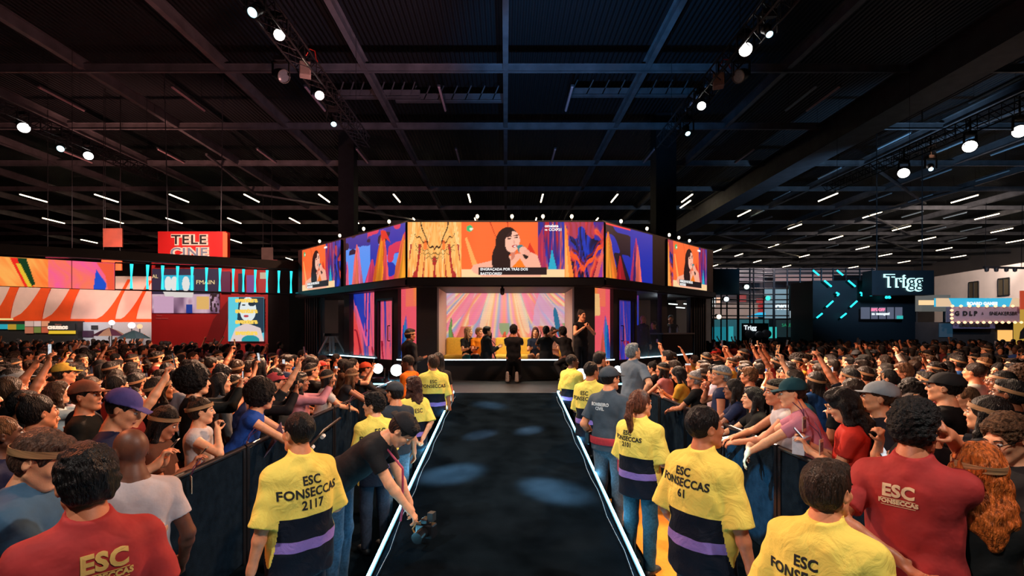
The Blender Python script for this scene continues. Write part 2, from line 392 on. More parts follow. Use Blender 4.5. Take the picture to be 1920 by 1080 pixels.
def v3(*a): return np.array(a, float)
def unit(v): return v / max(np.linalg.norm(v), 1e-9)
PEL = Vector((0, 0, .95))
class Pose:
    """joint positions of a 1.75 m figure that faces +y; right hand side is +x"""
    def __init__(s, lean=0, side=0, twist=0, rh=None, lh=None, head=(0, 0, 0), pelvis=(0, 0, 0), legs=None, fat=1.0, rp=None, lp=None,
                 rt=None, lt=None, curl=(.35, .35), rdir=None, ldir=None, shrug=0, pel_z=None, neck=0):
        s.T = Matrix.Translation(Vector(pelvis)) @ Matrix.Translation(PEL) @ Matrix.Rotation(R(twist), 4, 'Z') @ Matrix.Rotation(R(-lean), 4, 'X') @ Matrix.Rotation(R(side), 4, 'Y') @ Matrix.Translation(-PEL)
        s.fat = fat; s.pelvis = v3(*pelvis); s.curl = curl
        t = lambda x, y, z: np.array(s.T @ Vector((x, y, z)))
        s.t = t; s.side = np.array(s.T.to_3x3() @ Vector((1, 0, 0)))
        s.sh = {1: t(.166 * (.6 + .4 * fat), 0, 1.385 + shrug), -1: t(-.166 * (.6 + .4 * fat), 0, 1.385 + shrug)}
        s.hand = {}; s.elb = {}; s.dir = {}; s.thumb = {}
        dflt = {1: (.27, .05, .83), -1: (-.27, .05, .83)}
        for sg, tgt, pole, th, dr in ((1, rh, rp, rt, rdir), (-1, lh, lp, lt, ldir)):
            W = v3(*(tgt or dflt[sg])); W = W if tgt else W + s.pelvis; Sh = s.sh[sg]
            d = W - Sh; L_ = np.linalg.norm(d); u, f = .295, .255
            if L_ > (u + f) * .995: W = Sh + d / L_ * (u + f) * .995; d = W - Sh; L_ = np.linalg.norm(d)
            e = d / L_; a = (u * u - f * f + L_ * L_) / (2 * L_); hh = max(u * u - a * a, 0) ** .5
            p = v3(*(pole or (sg * .45, -.6, -1.0))); p = p - e * (p @ e); p = unit(p)
            E = Sh + e * a + p * hh
            s.elb[sg] = E; s.hand[sg] = W; s.dir[sg] = unit(v3(*dr)) if dr else unit(W - E)
            tv = v3(*(th or (0, 1, 0.15))); tv = tv - s.dir[sg] * (tv @ s.dir[sg])
            s.thumb[sg] = unit(tv) if np.linalg.norm(tv) > .1 else unit(np.cross(s.dir[sg], s.side))
        y, p_, r_ = head
        s.H = Matrix.Translation(Vector(t(0, .012 + neck, 1.515))) @ Matrix.Rotation(R(y), 4, 'Z') @ Matrix.Rotation(R(p_), 4, 'X') @ Matrix.Rotation(R(r_), 4, 'Y') @ Matrix.Translation((0, .012, .118))
        hz = .93
        s.legs = legs or {sg: (v3(sg * .088, 0, hz), v3(sg * .10, .012, .50), v3(sg * .11, -.025, .085)) for sg in (1, -1)}
        s.toe = {sg: v3(0, 1, 0) for sg in (1, -1)}
HS = 1.07
class Scaled:                                    # the same primitives, all radii times HS
    def __init__(s, q): s.q = q
    def cap(s, a, b, ra, rb=None, k=.02, op=0): s.q.cap(a, b, ra * HS, (ra if rb is None else rb) * HS, k, op)
    def ell(s, c, r_, M=None, k=.02, op=0): s.q.ell(c, tuple(v * HS for v in r_), M, k, op)
def head_prims(q, H, g=1.0):
    q = Scaled(q)
    h = lambda x, y, z: np.array(H @ (Vector((x, y, z)) * HS))
    q.ell(h(0, -.014, .022), (.074 * g, .094 * g, .093), H, .02)
    q.ell(h(0, .026, -.040), (.058 * g, .066, .078), H, .03)
    q.ell(h(0, .058, -.100), (.030, .026, .022), H, .025)
    for sx in (-1, 1):
        q.cap(h(sx * .052, .0, -.062), h(sx * .022, .062, -.102), .016, .015, .025)
        q.ell(h(sx * .036, .066, -.030), (.020, .018, .018), H, .02)
    q.cap(h(-.034, .079, .020), h(.034, .079, .020), .011, .011, .014)
    q.cap(h(0, .086, .012), h(0, .104, -.026), .0085, .011, .010)
    q.ell(h(0, .103, -.032), (.017, .011, .010), H, .008)
    q.cap(h(-.019, .085, -.060), h(.019, .085, -.060), .0065, .0065, .006)
    q.cap(h(-.016, .083, -.072), h(.016, .083, -.072), .0075, .0075, .006)
    for sx in (-1, 1):
        q.ell(h(sx * .031, .098, -.001), (.015, .012, .010), H, .012, 1)
        M = H @ Matrix.Rotation(R(sx * -18), 4, 'Z')
        q.ell(h(sx * .078, -.012, -.010), (.008, .020, .031), M, .008)
        q.ell(h(sx * .086, -.008, -.006), (.006, .010, .016), M, .006, 1)
def hand_prims(q, W, d, th, sg, curl=.35, r_=1.0):
    pal = unit(np.cross(d, th)) * (-sg)          # palm side
    k = .006
    K = W + d * .088
    q.cap(W - d * .02, W + d * .02, .026, .026, .02)
    q.ecap(W + d * .012, K, th, (.030, .015), (.040, .013), .012)
    for i, (off, L_) in enumerate(((.029, .078), (.010, .086), (-.010, .080), (-.028, .064))):
        a = K + th * off - d * (.004 + .003 * abs(i - 1)); ang = curl * .8 + .08 * i; spread = off * 1.6
        dd = d
        for j, fr in enumerate((.44, .31, .25)):
            dd = unit(d * math.cos(ang) + pal * math.sin(ang) + th * spread * math.cos(ang))
            b = a + dd * L_ * fr; rr = (.0092 - .0009 * j) * r_
            q.cap(a, b, rr, rr - .0009, k); a = b; ang += curl * (.95 if j == 0 else .7)
    a = W + d * .022 + th * .024; b = a + unit(d * .55 + th * .75 + pal * .25) * .040
    q.cap(a, b, .0135, .0105, .012); c = b + unit(d * .8 + th * .42 + pal * (.2 + .4 * curl)) * .032; q.cap(b, c, .0105, .0095, k)
    q.cap(c, c + unit(d * .9 + pal * (.25 + .5 * curl)) * .024, .0095, .0078, k)
def torso_prims(q, P, e=0.0, tg=0):
    t, sd, f = P.t, P.side, P.fat
    pz = P.pelvis
    q.ecap(t(0, -.005, .90), t(0, -.005, 1.0), sd, (.150 * f + e, .108 * f + e), (.150 * f + e, .106 * f + e), .05, tag_=tg)
    q.ecap(t(0, 0, 1.0), t(0, .005, 1.18), sd, (.142 * f + e, .100 * f + e), (.142 * f + e, .098 * f + e), .06, tag_=tg)
    q.ecap(t(0, .005, 1.17), t(0, .0, 1.35), sd, (.142 * f + e, .102 * f + e), (.160 * f + e, .105 * f + e), .06, tag_=tg)
    for sg in (1, -1):
        q.cap(t(0, -.012, 1.435), P.sh[sg] + v3(0, 0, .0), .052 + e * .8, .054 + e * .9, .05, tag_=tg)
        q.ell(t(sg * .078, -.035, 1.33), (.080 + e, .068 + e, .10 + e), P.T, .04, tag_=tg)
def build_body(P, h, name='body', hands=True, head_g=1.0):
    q = SDF(); torso_prims(q, P)
    q.cap(P.t(0, -.012, 1.42), np.array(P.H @ Vector((0, -.022, -.075))), .058 * (.7 + .3 * P.fat), .053, .03)
    q.ecap(P.t(0, -.01, 1.43), P.t(0, -.008, 1.49), P.side, (.090, .05), (.056, .05), .05)
    for sg in (1, -1):
        f = .55 + .45 * P.fat
        q.cap(P.sh[sg], P.elb[sg], .050 * f, .039 * f, .03)
        m = P.elb[sg] + (P.hand[sg] - P.elb[sg]) * .3
        q.cap(P.elb[sg], m, .039 * f, .040 * f, .015); q.cap(m, P.hand[sg], .039 * f, .0255, .015)
        if hands: hand_prims(q, P.hand[sg], P.dir[sg], P.thumb[sg], sg, P.curl[0 if sg == 1 else 1])
        hp, kn, an = P.legs[sg]
        q.cap(hp, kn, .086 * f, .056, .04); m = kn + (an - kn) * .3
        q.cap(kn, m, .054, .056, .02); q.cap(m, an, .055, .038, .02)
    head_prims(q, P.H, head_g)
    return q.mesh(name, h)
def folds(amp, seed=0):
    def f(v):
        x, y, z = v.T
        w_ = np.sin(z * 38 + 5 * np.sin(x * 9 + seed) + 4 * np.sin(y * 11)) * np.sin(x * 13 + y * 17 + seed) + .6 * np.sin(x * 41 + 3 * np.sin(z * 7 + seed))
        n = np.stack([x, y, np.zeros_like(x)], 1); n /= (np.linalg.norm(n, axis=1)[:, None] + 1e-6)
        return v + n * (w_ * amp)[:, None]
    return f
def build_shirt(P, h, kind='tee', seed=0, name='shirt', hemz=None, slv=None, openz=None):
    e = {'tee': .013, 'guard': .024, 'polo': .018, 'long': .020, 'tank': .012, 'jacket': .028}[kind]
    hem = hemz if hemz is not None else {'tee': .88, 'guard': .76, 'polo': .86, 'long': .86, 'tank': .86, 'jacket': .82}[kind]
    fr = slv if slv is not None else {'tee': .62, 'guard': 1.0, 'polo': .75, 'long': 2.0, 'tank': .12, 'jacket': 2.0}[kind]
    q = SDF(); torso_prims(q, P, e); f = P.fat; t = P.t
    if kind == 'guard':
        q.ecap(t(0, -.01, .80), t(0, -.01, 1.22), P.side, (.200 * f, .150 * f), (.176 * f, .135 * f), .06)
        q.ecap(t(0, -.012, 1.20), t(0, -.012, 1.33), P.side, (.176 * f, .136 * f), (.178 * f, .125 * f), .06)
    if hem < .9 and P.legs[1][0][2] > .85:
        q.ecap(t(0, -.005, hem - .08), t(0, -.005, .98), P.side, (.172 * f + e, .128 * f + e), (.150 * f + e, .108 * f + e), .05)
    arms = []
    for sg in (1, -1):
        g = .55 + .45 * f; S_, E, W = P.sh[sg], P.elb[sg], P.hand[sg]
        ee = {'guard': .016, 'tee': .010}.get(kind, e * .8)
        if fr <= 1.0:
            X = S_ + (E - S_) * fr; q.cap(S_, X, (.050 + ee) * g, (.046 + ee * (2.2 if kind == 'guard' else 1.4)) * g, .025, flat=True); arms.append((S_, X))
        else:
            X = E + (W - E) * min(fr - 1, .95)
            q.cap(S_, E, (.052 + ee) * g, (.042 + ee) * g, .03); q.cap(E, X, (.042 + ee) * g, (.032 + ee * .8), .02, flat=True); arms.append((S_, E)); arms.append((E, X))
    if kind in ('guard', 'polo', 'jacket'):
        q.ecap(t(0, -.014, 1.42), t(0, -.010, 1.53), P.side, (.094, .078), (.074, .068), .03)
        q.plane(t(0, -.02, 1.522), np.array(P.T.to_3x3() @ Vector((0, -.35, 1))))
        q.ecap(t(0, -.004, 1.455), t(0, .0, 1.60), P.side, (.052, .052), (.064, .064), .006, op=1)
    else:
        q.ecap(t(0, -.006, 1.435), t(0, .0, 1.60), P.side, (.060, .056), (.10, .09), .008, op=1)
    q.plane(t(0, 0, hem), np.array(P.T.to_3x3() @ Vector((0, 0, -1))))
    if kind == 'tank' : pass
    def sl(v):
        out = np.zeros(len(v))
        for a, b in arms:
            d = b - a; L_ = np.linalg.norm(d); u = d / L_; tt = (v - a) @ u; rr = np.linalg.norm((v - a) - tt[:, None] * u, axis=1)
            out = np.maximum(out, ((rr < .095) & (tt > .02) & (np.abs(v @ P.side) > .165 * f)).astype(float))
        return out
    return q.mesh(name, h, folds(.004 if kind == 'guard' else .0025, seed), sl)
def build_trousers(P, h, name='trousers', short=None):
    q = SDF(); f = .55 + .45 * P.fat; t = P.t
    q.ecap(t(0, -.005, .90), t(0, -.005, 1.0), P.side, (.152 * P.fat + .01, .110 * P.fat + .01), (.150 * P.fat + .006, .108 * P.fat + .006), .05)
    for sg in (1, -1):
        hp, kn, an = P.legs[sg]
        q.cap(hp + v3(0, 0, -.04), kn, .092 * f, .068, .03)
        if not short: q.cap(kn, an + v3(0, 0, -.02), .070, .056, .03, flat=True)
    q.plane(t(0, 0, 1.02), np.array(P.T.to_3x3() @ Vector((0, 0, 1))))
    return q.mesh(name, h, folds(.003, 3))
def build_shoe(P, sg, h=.01, name='shoe'):
    an = P.legs[sg][2]; fw = P.toe[sg]; q = SDF()
    q.ecap(an + v3(0, 0, -.04) - fw * .045, an + v3(0, 0, -.052) + fw * .16, np.cross(fw, v3(0, 0, 1)), (.036, .036), (.046, .028), .02)
    q.cap(an + v3(0, 0, .03), an + v3(0, 0, -.04), .046, .044, .02)
    q.plane(an + v3(0, 0, -.083), (0, 0, -1))
    return q.mesh(name, h)
def sub_face(q, hl=.045):
    q.ell((0, .105, -.045), (.085, .075, .115), None, .015, 1)
    q.ell((0, .075, -.075), (.10, .085, .085), None, .01, 1)
def build_hair(kind, h=.006, seed=0):
    """in the head's own frame"""
    q = SDF(); I = None
    big = {'short': .006, 'crop': .003, 'curly': .013, 'afro': .055, 'long': .012, 'bun': .007, 'ponytail': .008, 'wavy': .016, 'thick': .015}[kind]
    r_ = (.077 + big, .097 + big, .096 + big)
    q.ell((0, -.018 - big * .3, .026 + big * .35), r_, None, .01)
    if kind != 'crop': q.ell((0, -.045, -.02), (.070 + big * .6, .062 + big * .6, .070), None, .03)
    if kind in ('curly', 'thick', 'wavy', 'short', 'afro'): q.ell((0, .045, .085), (.055 + big * .6, .045, .028 + big * .6), None, .02)
    if kind == 'afro': q.ell((0, -.02, .03), (.135, .14, .13), None, .02)
    sub_face(q)
    if kind in ('short', 'crop', 'curly', 'thick', 'ponytail', 'bun'):
        q.plane((0, -.06, -.075), (0, -.15, -1), .01)
        for sx in (-1, 1): q.ell((sx * .088, .010, -.035), (.030, .040, .050), None, .01, 1)
    if kind in ('long', 'wavy'):
        a = .010 if kind == 'wavy' else 0
        q.ecap((0, -.055, .0), (0, -.080, -.20 - a * 4), (1, 0, 0), (.082 + a, .050 + a), (.098 + a * 2, .036 + a), .03)
        q.cap((0, -.08, -.2), (0.01, -.095, -.33), .05 + a, .03, .06)
        for sx in (-1, 1):
            q.cap((sx * .078, -.01, .01), (sx * .090, .002, -.14), .024 + a, .026 + a, .02)
            q.cap((sx * .090, .002, -.14), (sx * .080, .02, -.27), .026 + a, .012, .02)
    if kind == 'ponytail':
        q.ell((0, -.125, .015), (.030, .030, .028), None, .01)
        q.cap((0, -.135, .01), (0, -.160, -.10), .030, .034, .02); q.cap((0, -.160, -.10), (0.012, -.140, -.22), .034, .026, .02); q.cap((.012, -.140, -.22), (.02, -.125, -.33), .026, .008, .02)
    if kind == 'bun': q.ell((0, -.075, .115), (.036, .036, .032), None, .012)
    amp = {'curly': .0042, 'afro': .006, 'wavy': .0048, 'thick': .0036}.get(kind, .0024)
    q.noise(amp, {'curly': 230, 'afro': 190, 'wavy': 110, 'thick': 130}.get(kind, 150), seed)
    me = q.mesh('hair', h); return me
def sub_ring(r0, r1, z0, z1, tilt=10, n=40, cy=-.014):
    mb = MB(); M = Matrix.Translation((0, cy, 0)) @ Matrix.Rotation(R(tilt), 4, 'X')
    pr = [(1, z0), (1, z1), (1.03, z1), (1.03, z0), (1, z0)]
    mb.lathe(pr, n=n, sx=r0, sy=r1, M=M); return mb
def eyes_mesh():
    mb = MB()
    for sx in (-1, 1):
        c = Vector((sx * .031, .0815, -.001))
        mb.lathe([(.0004, -.0075), (.007, -.0055), (.0105, -.0015), (.0105, .0012), (.007, .0050), (.0004, .0072)], c, 14, sx=1.15)
    n = len(mb.f)
    for sx in (-1, 1):
        M = Matrix.Rotation(R(-90), 4, 'X')
        mb.lathe([(.0003, .0015), (.004, .0012), (.0060, 0), (.0060, -.002)], (sx * .031, .0915, -.001), 12, M=M)
    n2 = len(mb.f)
    for sx in (-1, 1): mb.path([(sx * .016, .093, .018), (sx * .032, .091, .024), (sx * .048, .080, .019)], .0032, 6)
    n3 = len(mb.f)
    mb.path([(-.021, .0885, -.066), (-.008, .0925, -.0635), (0, .0925, -.0645), (.008, .0925, -.0635), (.021, .0885, -.066)], .0034, 6).path([(-.018, .0885, -.069), (0, .0915, -.0725), (.018, .0885, -.069)], .0042, 6)
    me = mb.mesh('face_details', True)
    for m in (M_eye, M_iris, M_brow, mat('lips', (.30, .07, .06), .5)): me.materials.append(m)
    for i, p in enumerate(me.polygons): p.material_index = 0 if i < n else (1 if i < n2 else (2 if i < n3 else 3))
    return me
EYES = eyes_mesh()
HAIR = {}
def hair_mesh(kind, fine=False):
    k = (kind, fine)
    if k not in HAIR:
        HAIR[k] = build_hair(kind, .005 if fine else .0085, len(HAIR)); HAIR[k].materials.append(M_curl if kind in ('curly', 'afro') else M_hair)
    return HAIR[k]
BAND = sub_ring(.086, .106, .018, .046, 12).mesh('headband', True); BAND.materials.append(M_band)
def cap_mesh(back=False):
    q = SDF(); q.ell((0, -.018, .038), (.090, .112, .092)); q.plane((0, 0, .030), (0, .12, -1), .004)
    sg = -1 if back else 1
    q.ecap((0, sg * .06 - .01, .036), (0, sg * .155, .022), (1, 0, 0), (.070, .006), (.060, .006), .012)
    q.cap((0, -.018, .13), (0, -.018, .134), .008, .008, .004)
    q.ell((0, -.018, .02), (.083, .105, .088), None, .004, 1)
    return q.mesh('cap', .0055)
CAP = cap_mesh(); CAP.materials.append(M_cloth); CAPB = cap_mesh(True); CAPB.materials.append(M_cloth)
g_ = MB()
for sx in (-1, 1):
    M = Matrix.Translation((sx * .033, .108, -.002)) @ Matrix.Rotation(R(90), 4, 'X')
    g_.lathe([(.019, -.0015), (.022, 0), (.019, .0015), (.019, -.0015)], n=20, sy=.8, M=M); g_.bar((sx * .055, .104, .004), (sx * .081, -.005, .004), .003)
g_.bar((-.012, .11, 0), (.012, .11, 0), .003)
GLASSES = g_.mesh('glasses'); GLASSES.materials.append(mat('spectacle_frame', (.02, .02, .02), .3))

def dress(root, P, meshes, hair='short', haircol=HAIRS[0], skin=SKINS[1], shirt=(.02, .02, .02), legs=(.02, .025, .04), band=False,
          cap=None, capback=False, glasses=False, eyes=True, fine=False, shirt_name='shirt', shirt_mat=None, beard=False):
    """puts a figure's body, clothes and hair under its root"""
    HM = P.H @ Matrix.Scale(HS, 4)
    def ch(name, me, col, M=None):
        o = bpy.data.objects.new(name, me); COL.objects.link(o); o.parent = root
        if M is not None: o.matrix_local = M
        if col is not None: o.color = (*col, 1)
        return o
    b = ch('body', meshes['body'], skin)
    s_ = ch(shirt_name, meshes['shirt'], shirt)
    ch('trousers', meshes['trousers'], legs)
    for m in meshes.get('shoes', []): ch('shoe', m, None)
    if hair: ch('hair', hair_mesh(hair, fine), haircol, HM)
    if eyes: ch('face_details', EYES, None, HM)
    if band: ch('headband', BAND, None, HM @ (Matrix.Scale(1.03, 4) if hair in ('short', 'crop', None) else Matrix.Scale(1.12, 4)))
    if cap: ch('cap', CAPB if capback else CAP, cap, HM)
    if glasses: ch('glasses', GLASSES, None, HM)
    if beard:
        q = SDF(); q.ell((0, .030, -.055), (.063, .068, .072)); q.ell((0, .10, -.066), (.024, .03, .010), None, .006, 1)
        q.plane((0, .03, -.045), (0, .25, 1), .006); q.plane((0, .01, -.05), (0, -1, .1), .01); q.noise(.0015, 200, 1); me = q.mesh('beard', .007)
        me.materials.append(M_hair); ch('beard', me, haircol, HM)
    return b, s_
def make_meshes(P, h, kind='tee', seed=0, shirt_mat=None, shoes=True, **k):
    d = dict(body=build_body(P, h), shirt=build_shirt(P, max(h, .008), kind, seed, **k), trousers=build_trousers(P, max(h, .012)))
    d['body'].materials.append(M_skin); d['shirt'].materials.append(shirt_mat or M_cloth); d['trousers'].materials.append(M_denim)
    if shoes:
        d['shoes'] = [build_shoe(P, 1), build_shoe(P, -1)]
        for m in d['shoes']: m.materials.append(M_shoe)
    return d
def back_print(lines, shirt_obj, P, z, size, m, parent, x0=0.0, bold=.0015, sx=.9, spacing=1.05, line=.95, rot=0, name='lettering'):
    me = text_mesh(lines, size, .002, bold=bold, spacing=spacing, line=line)
    me.transform(Matrix.Diagonal((sx, 1, 1, 1)))
    bm = bmesh.new(); bm.from_mesh(me); bmesh.ops.triangulate(bm, faces=bm.faces)
    bmesh.ops.subdivide_edges(bm, edges=[e for e in bm.edges if e.calc_length() > .012], cuts=2, use_grid_fill=False)
    bm.to_mesh(me); bm.free()
    sm = shirt_obj.data; bv = BVHTree.FromPolygons([v.co[:] for v in sm.vertices], [p.vertices[:] for p in sm.polygons])
    c, s_ = math.cos(R(rot)), math.sin(R(rot))
    T = P.T; R3 = T.to_3x3()
    for v in me.vertices:
        x, y = v.co.x * c - v.co.y * s_ + x0, v.co.x * s_ + v.co.y * c; up = .0 if v.co.z > 0 else .0
        o_ = T @ Vector((x, -.6, z + y)); d_ = R3 @ Vector((0, 1, 0))
        hit = bv.ray_cast(o_, d_)
        v.co = (hit[0] if hit[0] else T @ Vector((x, -.15, z + y))) - d_ * (.0045 if v.co.z > 0 else .002)
    o = link(name, me, m, parent); return o

# ------------------------------------------------------------------ pictures on the LED walls (per-vertex colours of the lit pixels)
def vn(x, y, seed=0):
    xi, yi = np.floor(x), np.floor(y); fx, fy = x - xi, y - yi; fx = fx * fx * (3 - 2 * fx); fy = fy * fy * (3 - 2 * fy)
    hsh = lambda a, b: np.modf(np.abs(np.sin(a * 127.1 + b * 311.7 + seed * 74.7) * 43758.5453))[0]
    return (hsh(xi, yi) * (1 - fx) + hsh(xi + 1, yi) * fx) * (1 - fy) + (hsh(xi, yi + 1) * (1 - fx) + hsh(xi + 1, yi + 1) * fx) * fy
def mixc(C, m, c):
    m = np.clip(m, 0, 1)[..., None]; C[:] = C * (1 - m) + np.array(c) * m
def ramp(t, cols):
    t = np.clip(t, 0, .9999) * (len(cols) - 1); i = t.astype(int); f = (t - i)[..., None]; A = np.array(cols)
    return A[i] * (1 - f) + A[np.minimum(i + 1, len(cols) - 1)] * f
def ell_m(x, y, cx, cy, rx, ry, rot=0):
    c, s_ = math.cos(R(rot)), math.sin(R(rot)); a, b = (x - cx) * c + (y - cy) * s_, -(x - cx) * s_ + (y - cy) * c
    return ((a / rx) ** 2 + (b / ry) ** 2 < 1).astype(float)
def poly_m(x, y, pts):
    ins = np.zeros(x.shape, bool); n = len(pts)
    for i in range(n):
        (x0, y0), (x1, y1) = pts[i], pts[(i + 1) % n]
        if y0 == y1: continue
        c = ((y0 > y) != (y1 > y)) & (x < (x1 - x0) * (y - y0) / (y1 - y0) + x0); ins ^= c
    return ins.astype(float)
def streak(x, y, n, lean, seed, warp=.6):
    """vertical fabric streaks"""
    u = x * n + lean * y + warp * vn(x * 3, y * 2.2, seed + 5); return .48 * vn(u * 1.0, y * 1.2, seed) + .32 * vn(u * 3.1, y * 2.0, seed + 1) + .20 * vn(u * 8.3, y * 2.6, seed + 2)
OR, PK, BL, LB, YL, RD, BK, PU, TL = (255, 110, 40), (250, 95, 130), (20, 50, 175), (85, 150, 250), (255, 200, 105), (205, 30, 35), (18, 10, 28), (130, 50, 160), (20, 150, 190)
def spikes(C, x, y, lst):
    for cx, bw, top, lean, c in lst:     # cone of cloth: centre, base half width, top (0..1 from the bottom), lean, colour
        yy = y / top; xx = x - cx - lean * y; w_ = bw * np.clip(1 - yy, 0, 1) ** .8 + .004
        m = (np.abs(xx + .012 * (vn(x * 20, y * 9, 3) - .5)) < w_) & (yy < 1)
        t = .5 + .5 * xx / np.maximum(w_, 1e-4) ; sh = .72 + .38 * vn(t * 6 + cx * 9, y * 2, 8)
        C[m] = (np.array(c) * sh[..., None])[m]
def pic_host(C, x, y, compact=False):
    """x 0..1, y 0..1 (up): the speaker on an orange ground; the frame is the centre picture of the wall"""
    X, Y = x * 190, (1 - y) * 103            # picture pixels, 190 x 103
    C[:] = (255, 112, 52)
    mixc(C, .35 * vn(x * 5, y * 1.2, 2), (255, 80, 30))
    mixc(C, poly_m(X, Y, [(6, 30), (10, 28), (38, 103), (26, 103)]), (255, 170, 90))
    for a, b in ((52, 63), (84, 86)): mixc(C, poly_m(X, Y, [(a, 0), (a + 2, 0), (b + 1, 28), (b, 28)]), (190, 40, 20))
    mixc(C, poly_m(X, Y, [(118, 60), (126, 38), (138, 62)]), (225, 50, 30))
    m = X > 141; D = ramp(streak(x, y, 26, .6, 12), [BL, PU, RD, (40, 30, 120), BL, (240, 90, 60), BL, (15, 60, 170)]); C[m] = D[m]
    mixc(C, poly_m(X, Y, [(160, 88), (167, 50), (176, 88)]), (30, 170, 200))
    mixc(C, poly_m(X, Y, [(141, 30), (150, 10), (158, 90), (141, 90)]) * .7, (220, 40, 60))
    mixc(C, ((Y > 89)).astype(float), (255, 214, 160))
    sk, hr = (250, 178, 150), (28, 10, 16)
    mixc(C, poly_m(X, Y, [(18, 88), (22, 80), (48, 74), (62, 70), (100, 60), (128, 56), (140, 62), (147, 84), (147, 103), (40, 103), (22, 94)]), sk)
    mixc(C, poly_m(X, Y, [(92, 86), (108, 68), (118, 84), (120, 92), (92, 92)]), (250, 125, 30))
    mixc(C, ell_m(X, Y, 84, 36, 21, 27, 12), hr); mixc(C, ell_m(X, Y, 72, 62, 15, 30, 14), hr); mixc(C, ell_m(X, Y, 82, 78, 9, 16, 0), hr)
    mixc(C, poly_m(X, Y, [(90, 48), (100, 52), (98, 66), (92, 72)]), (215, 125, 100))
    mixc(C, ell_m(X, Y, 94, 37, 13.5, 20, 8), (252, 190, 165)); mixc(C, ell_m(X, Y, 84, 20, 9, 9, 0) * .9, hr)
    for ex, ey in ((88, 31), (101, 29)):
        mixc(C, ell_m(X, Y, ex, ey, 4, 1.3, -6), (60, 25, 25)); mixc(C, ell_m(X, Y, ex, ey - 4, 5, 1.0, -10), (70, 30, 28))
    mixc(C, ell_m(X, Y, 97, 37, 1.2, 4, -10) * .5, (215, 130, 110)); mixc(C, ell_m(X, Y, 98, 45, 5, 2.2, -8), (190, 50, 50)); mixc(C, ell_m(X, Y, 99, 45, 3, .9, -8), (250, 235, 230))
    mixc(C, poly_m(X, Y, [(102, 44), (112, 42), (116, 48), (106, 58)]), (60, 130, 135)); mixc(C, poly_m(X, Y, [(106, 50), (116, 46), (124, 66), (118, 70)]), (20, 15, 20))
    mixc(C, ell_m(X, Y, 114, 53, 8, 7, 30), (250, 180, 155)); mixc(C, ell_m(X, Y, 121, 57, 7, 5, 40), (245, 170, 145))
    mixc(C, ell_m(X, Y, 15, 12, 6, 6), (50, 185, 110)); mixc(C, ell_m(X, Y, 18, 13, 3.2, 2.6), (235, 245, 220))
    mixc(C, ((X > 32) & (X < 157) & (Y > 84) & (Y < 99)).astype(float), (22, 14, 22))
def pic_gold(C, x, y):
    m_ = np.abs(x - .5) * 2                                   # folds mirror about the middle
    t = streak(m_ + .04 * vn(x * 8, y * 5, 3), y, 7, .9, 31, .9); C[:] = ramp(t, [(120, 20, 25), RD, (245, 120, 40), (255, 200, 115), (250, 160, 75), (255, 220, 150), (255, 190, 100), (220, 90, 40)])
    mixc(C, ((vn(m_ * 9 + y * 2, y * 3, 7) > .70) & (y < .6)).astype(float) * .85, (170, 25, 35))
    for k, (b, a, w_) in enumerate(((.50, .75, .012), (.40, .55, .006), (.34, .6, .005), (.30, .5, .004))):
        ln = b + a * m_ * .5 + .03 * np.sin(m_ * 26 + k) ; mixc(C, (np.abs(y - ln) < w_ * (1.6 - m_)).astype(float) * (m_ < .75), (50, 25, 22) if k == 0 else (110, 85, 45))
    mixc(C, (vn(m_ * 6, y * 5, 19) > .62).astype(float) * ((y > .5) & (m_ < .55)) * .7, (255, 105, 40))
    mixc(C, (np.abs(m_ - .38 - .12 * np.sin(y * 8)) < .02).astype(float) * (y > .62), (40, 25, 25))
def pic_silk(C, x, y):
    m_ = np.abs(x - .52) * 2; t = streak(x + .1 * vn(x * 4, y * 3, 9), y, 3.2, .8, 44, 1.6) + .5 * (y - .9 * m_) + .35 * vn(x * 5, y * 4, 13)
    C[:] = ramp(np.modf(np.abs(t * 1.1))[0], [BK, (15, 20, 70), BL, (25, 60, 190), (30, 30, 110), BK, (190, 40, 60), (250, 95, 50), (90, 40, 130), BL])
    mixc(C, poly_m(x, y, [(0, 0), (0, 1), (.04, .95), (.14, .4), (.24, 0)]), (255, 140, 55)); mixc(C, poly_m(x, y, [(.02, 0), (.02, .8), (.12, 0)]), (255, 180, 95))
    mixc(C, poly_m(x, y, [(.74, 0), (.95, .5), (1, .75), (1, 0)]) * .9, (245, 105, 90)); mixc(C, poly_m(x, y, [(.86, 0), (.97, .3), (.97, 0)]), (150, 60, 150))
    ln = .15 + .95 * np.abs(x - .5) + .03 * np.sin(x * 24); mixc(C, (np.abs(y - ln) < .045).astype(float) * (x > .16), (245, 85, 35)); mixc(C, (np.abs(y - ln - .10) < .025).astype(float) * (x > .2), (120, 25, 40))
    mixc(C, ((vn(x * 7, y * 5, 51) > .66) & (y > .55)).astype(float) * .75, (225, 60, 60))
def pic_main(x, y):
    C = np.zeros(x.shape + (3,)); a, b = .275, .800
    t = np.zeros_like(C); pic_gold(t, x / a, y); C[x < a] = t[x < a]
    pic_host(t, np.clip((x - a) / (b - a), 0, 1), y); m = (x >= a) & (x < b); C[m] = t[m]
    pic_silk(t, (x - b) / (1 - b), y); m = x >= b; C[m] = t[m]
    return C
def pic_host_side(x, y, flip=False):
    C = np.zeros(x.shape + (3,)); t = np.zeros_like(C)
    if not flip: pic_host(C, np.clip(x / .86, 0, 1), y); m = x > .86
    else: pic_host(C, np.clip((x - .12) / .88, 0, 1), y); m = x < .12
    pic_silk(t, x * 3, y); C[m] = t[m]; return C
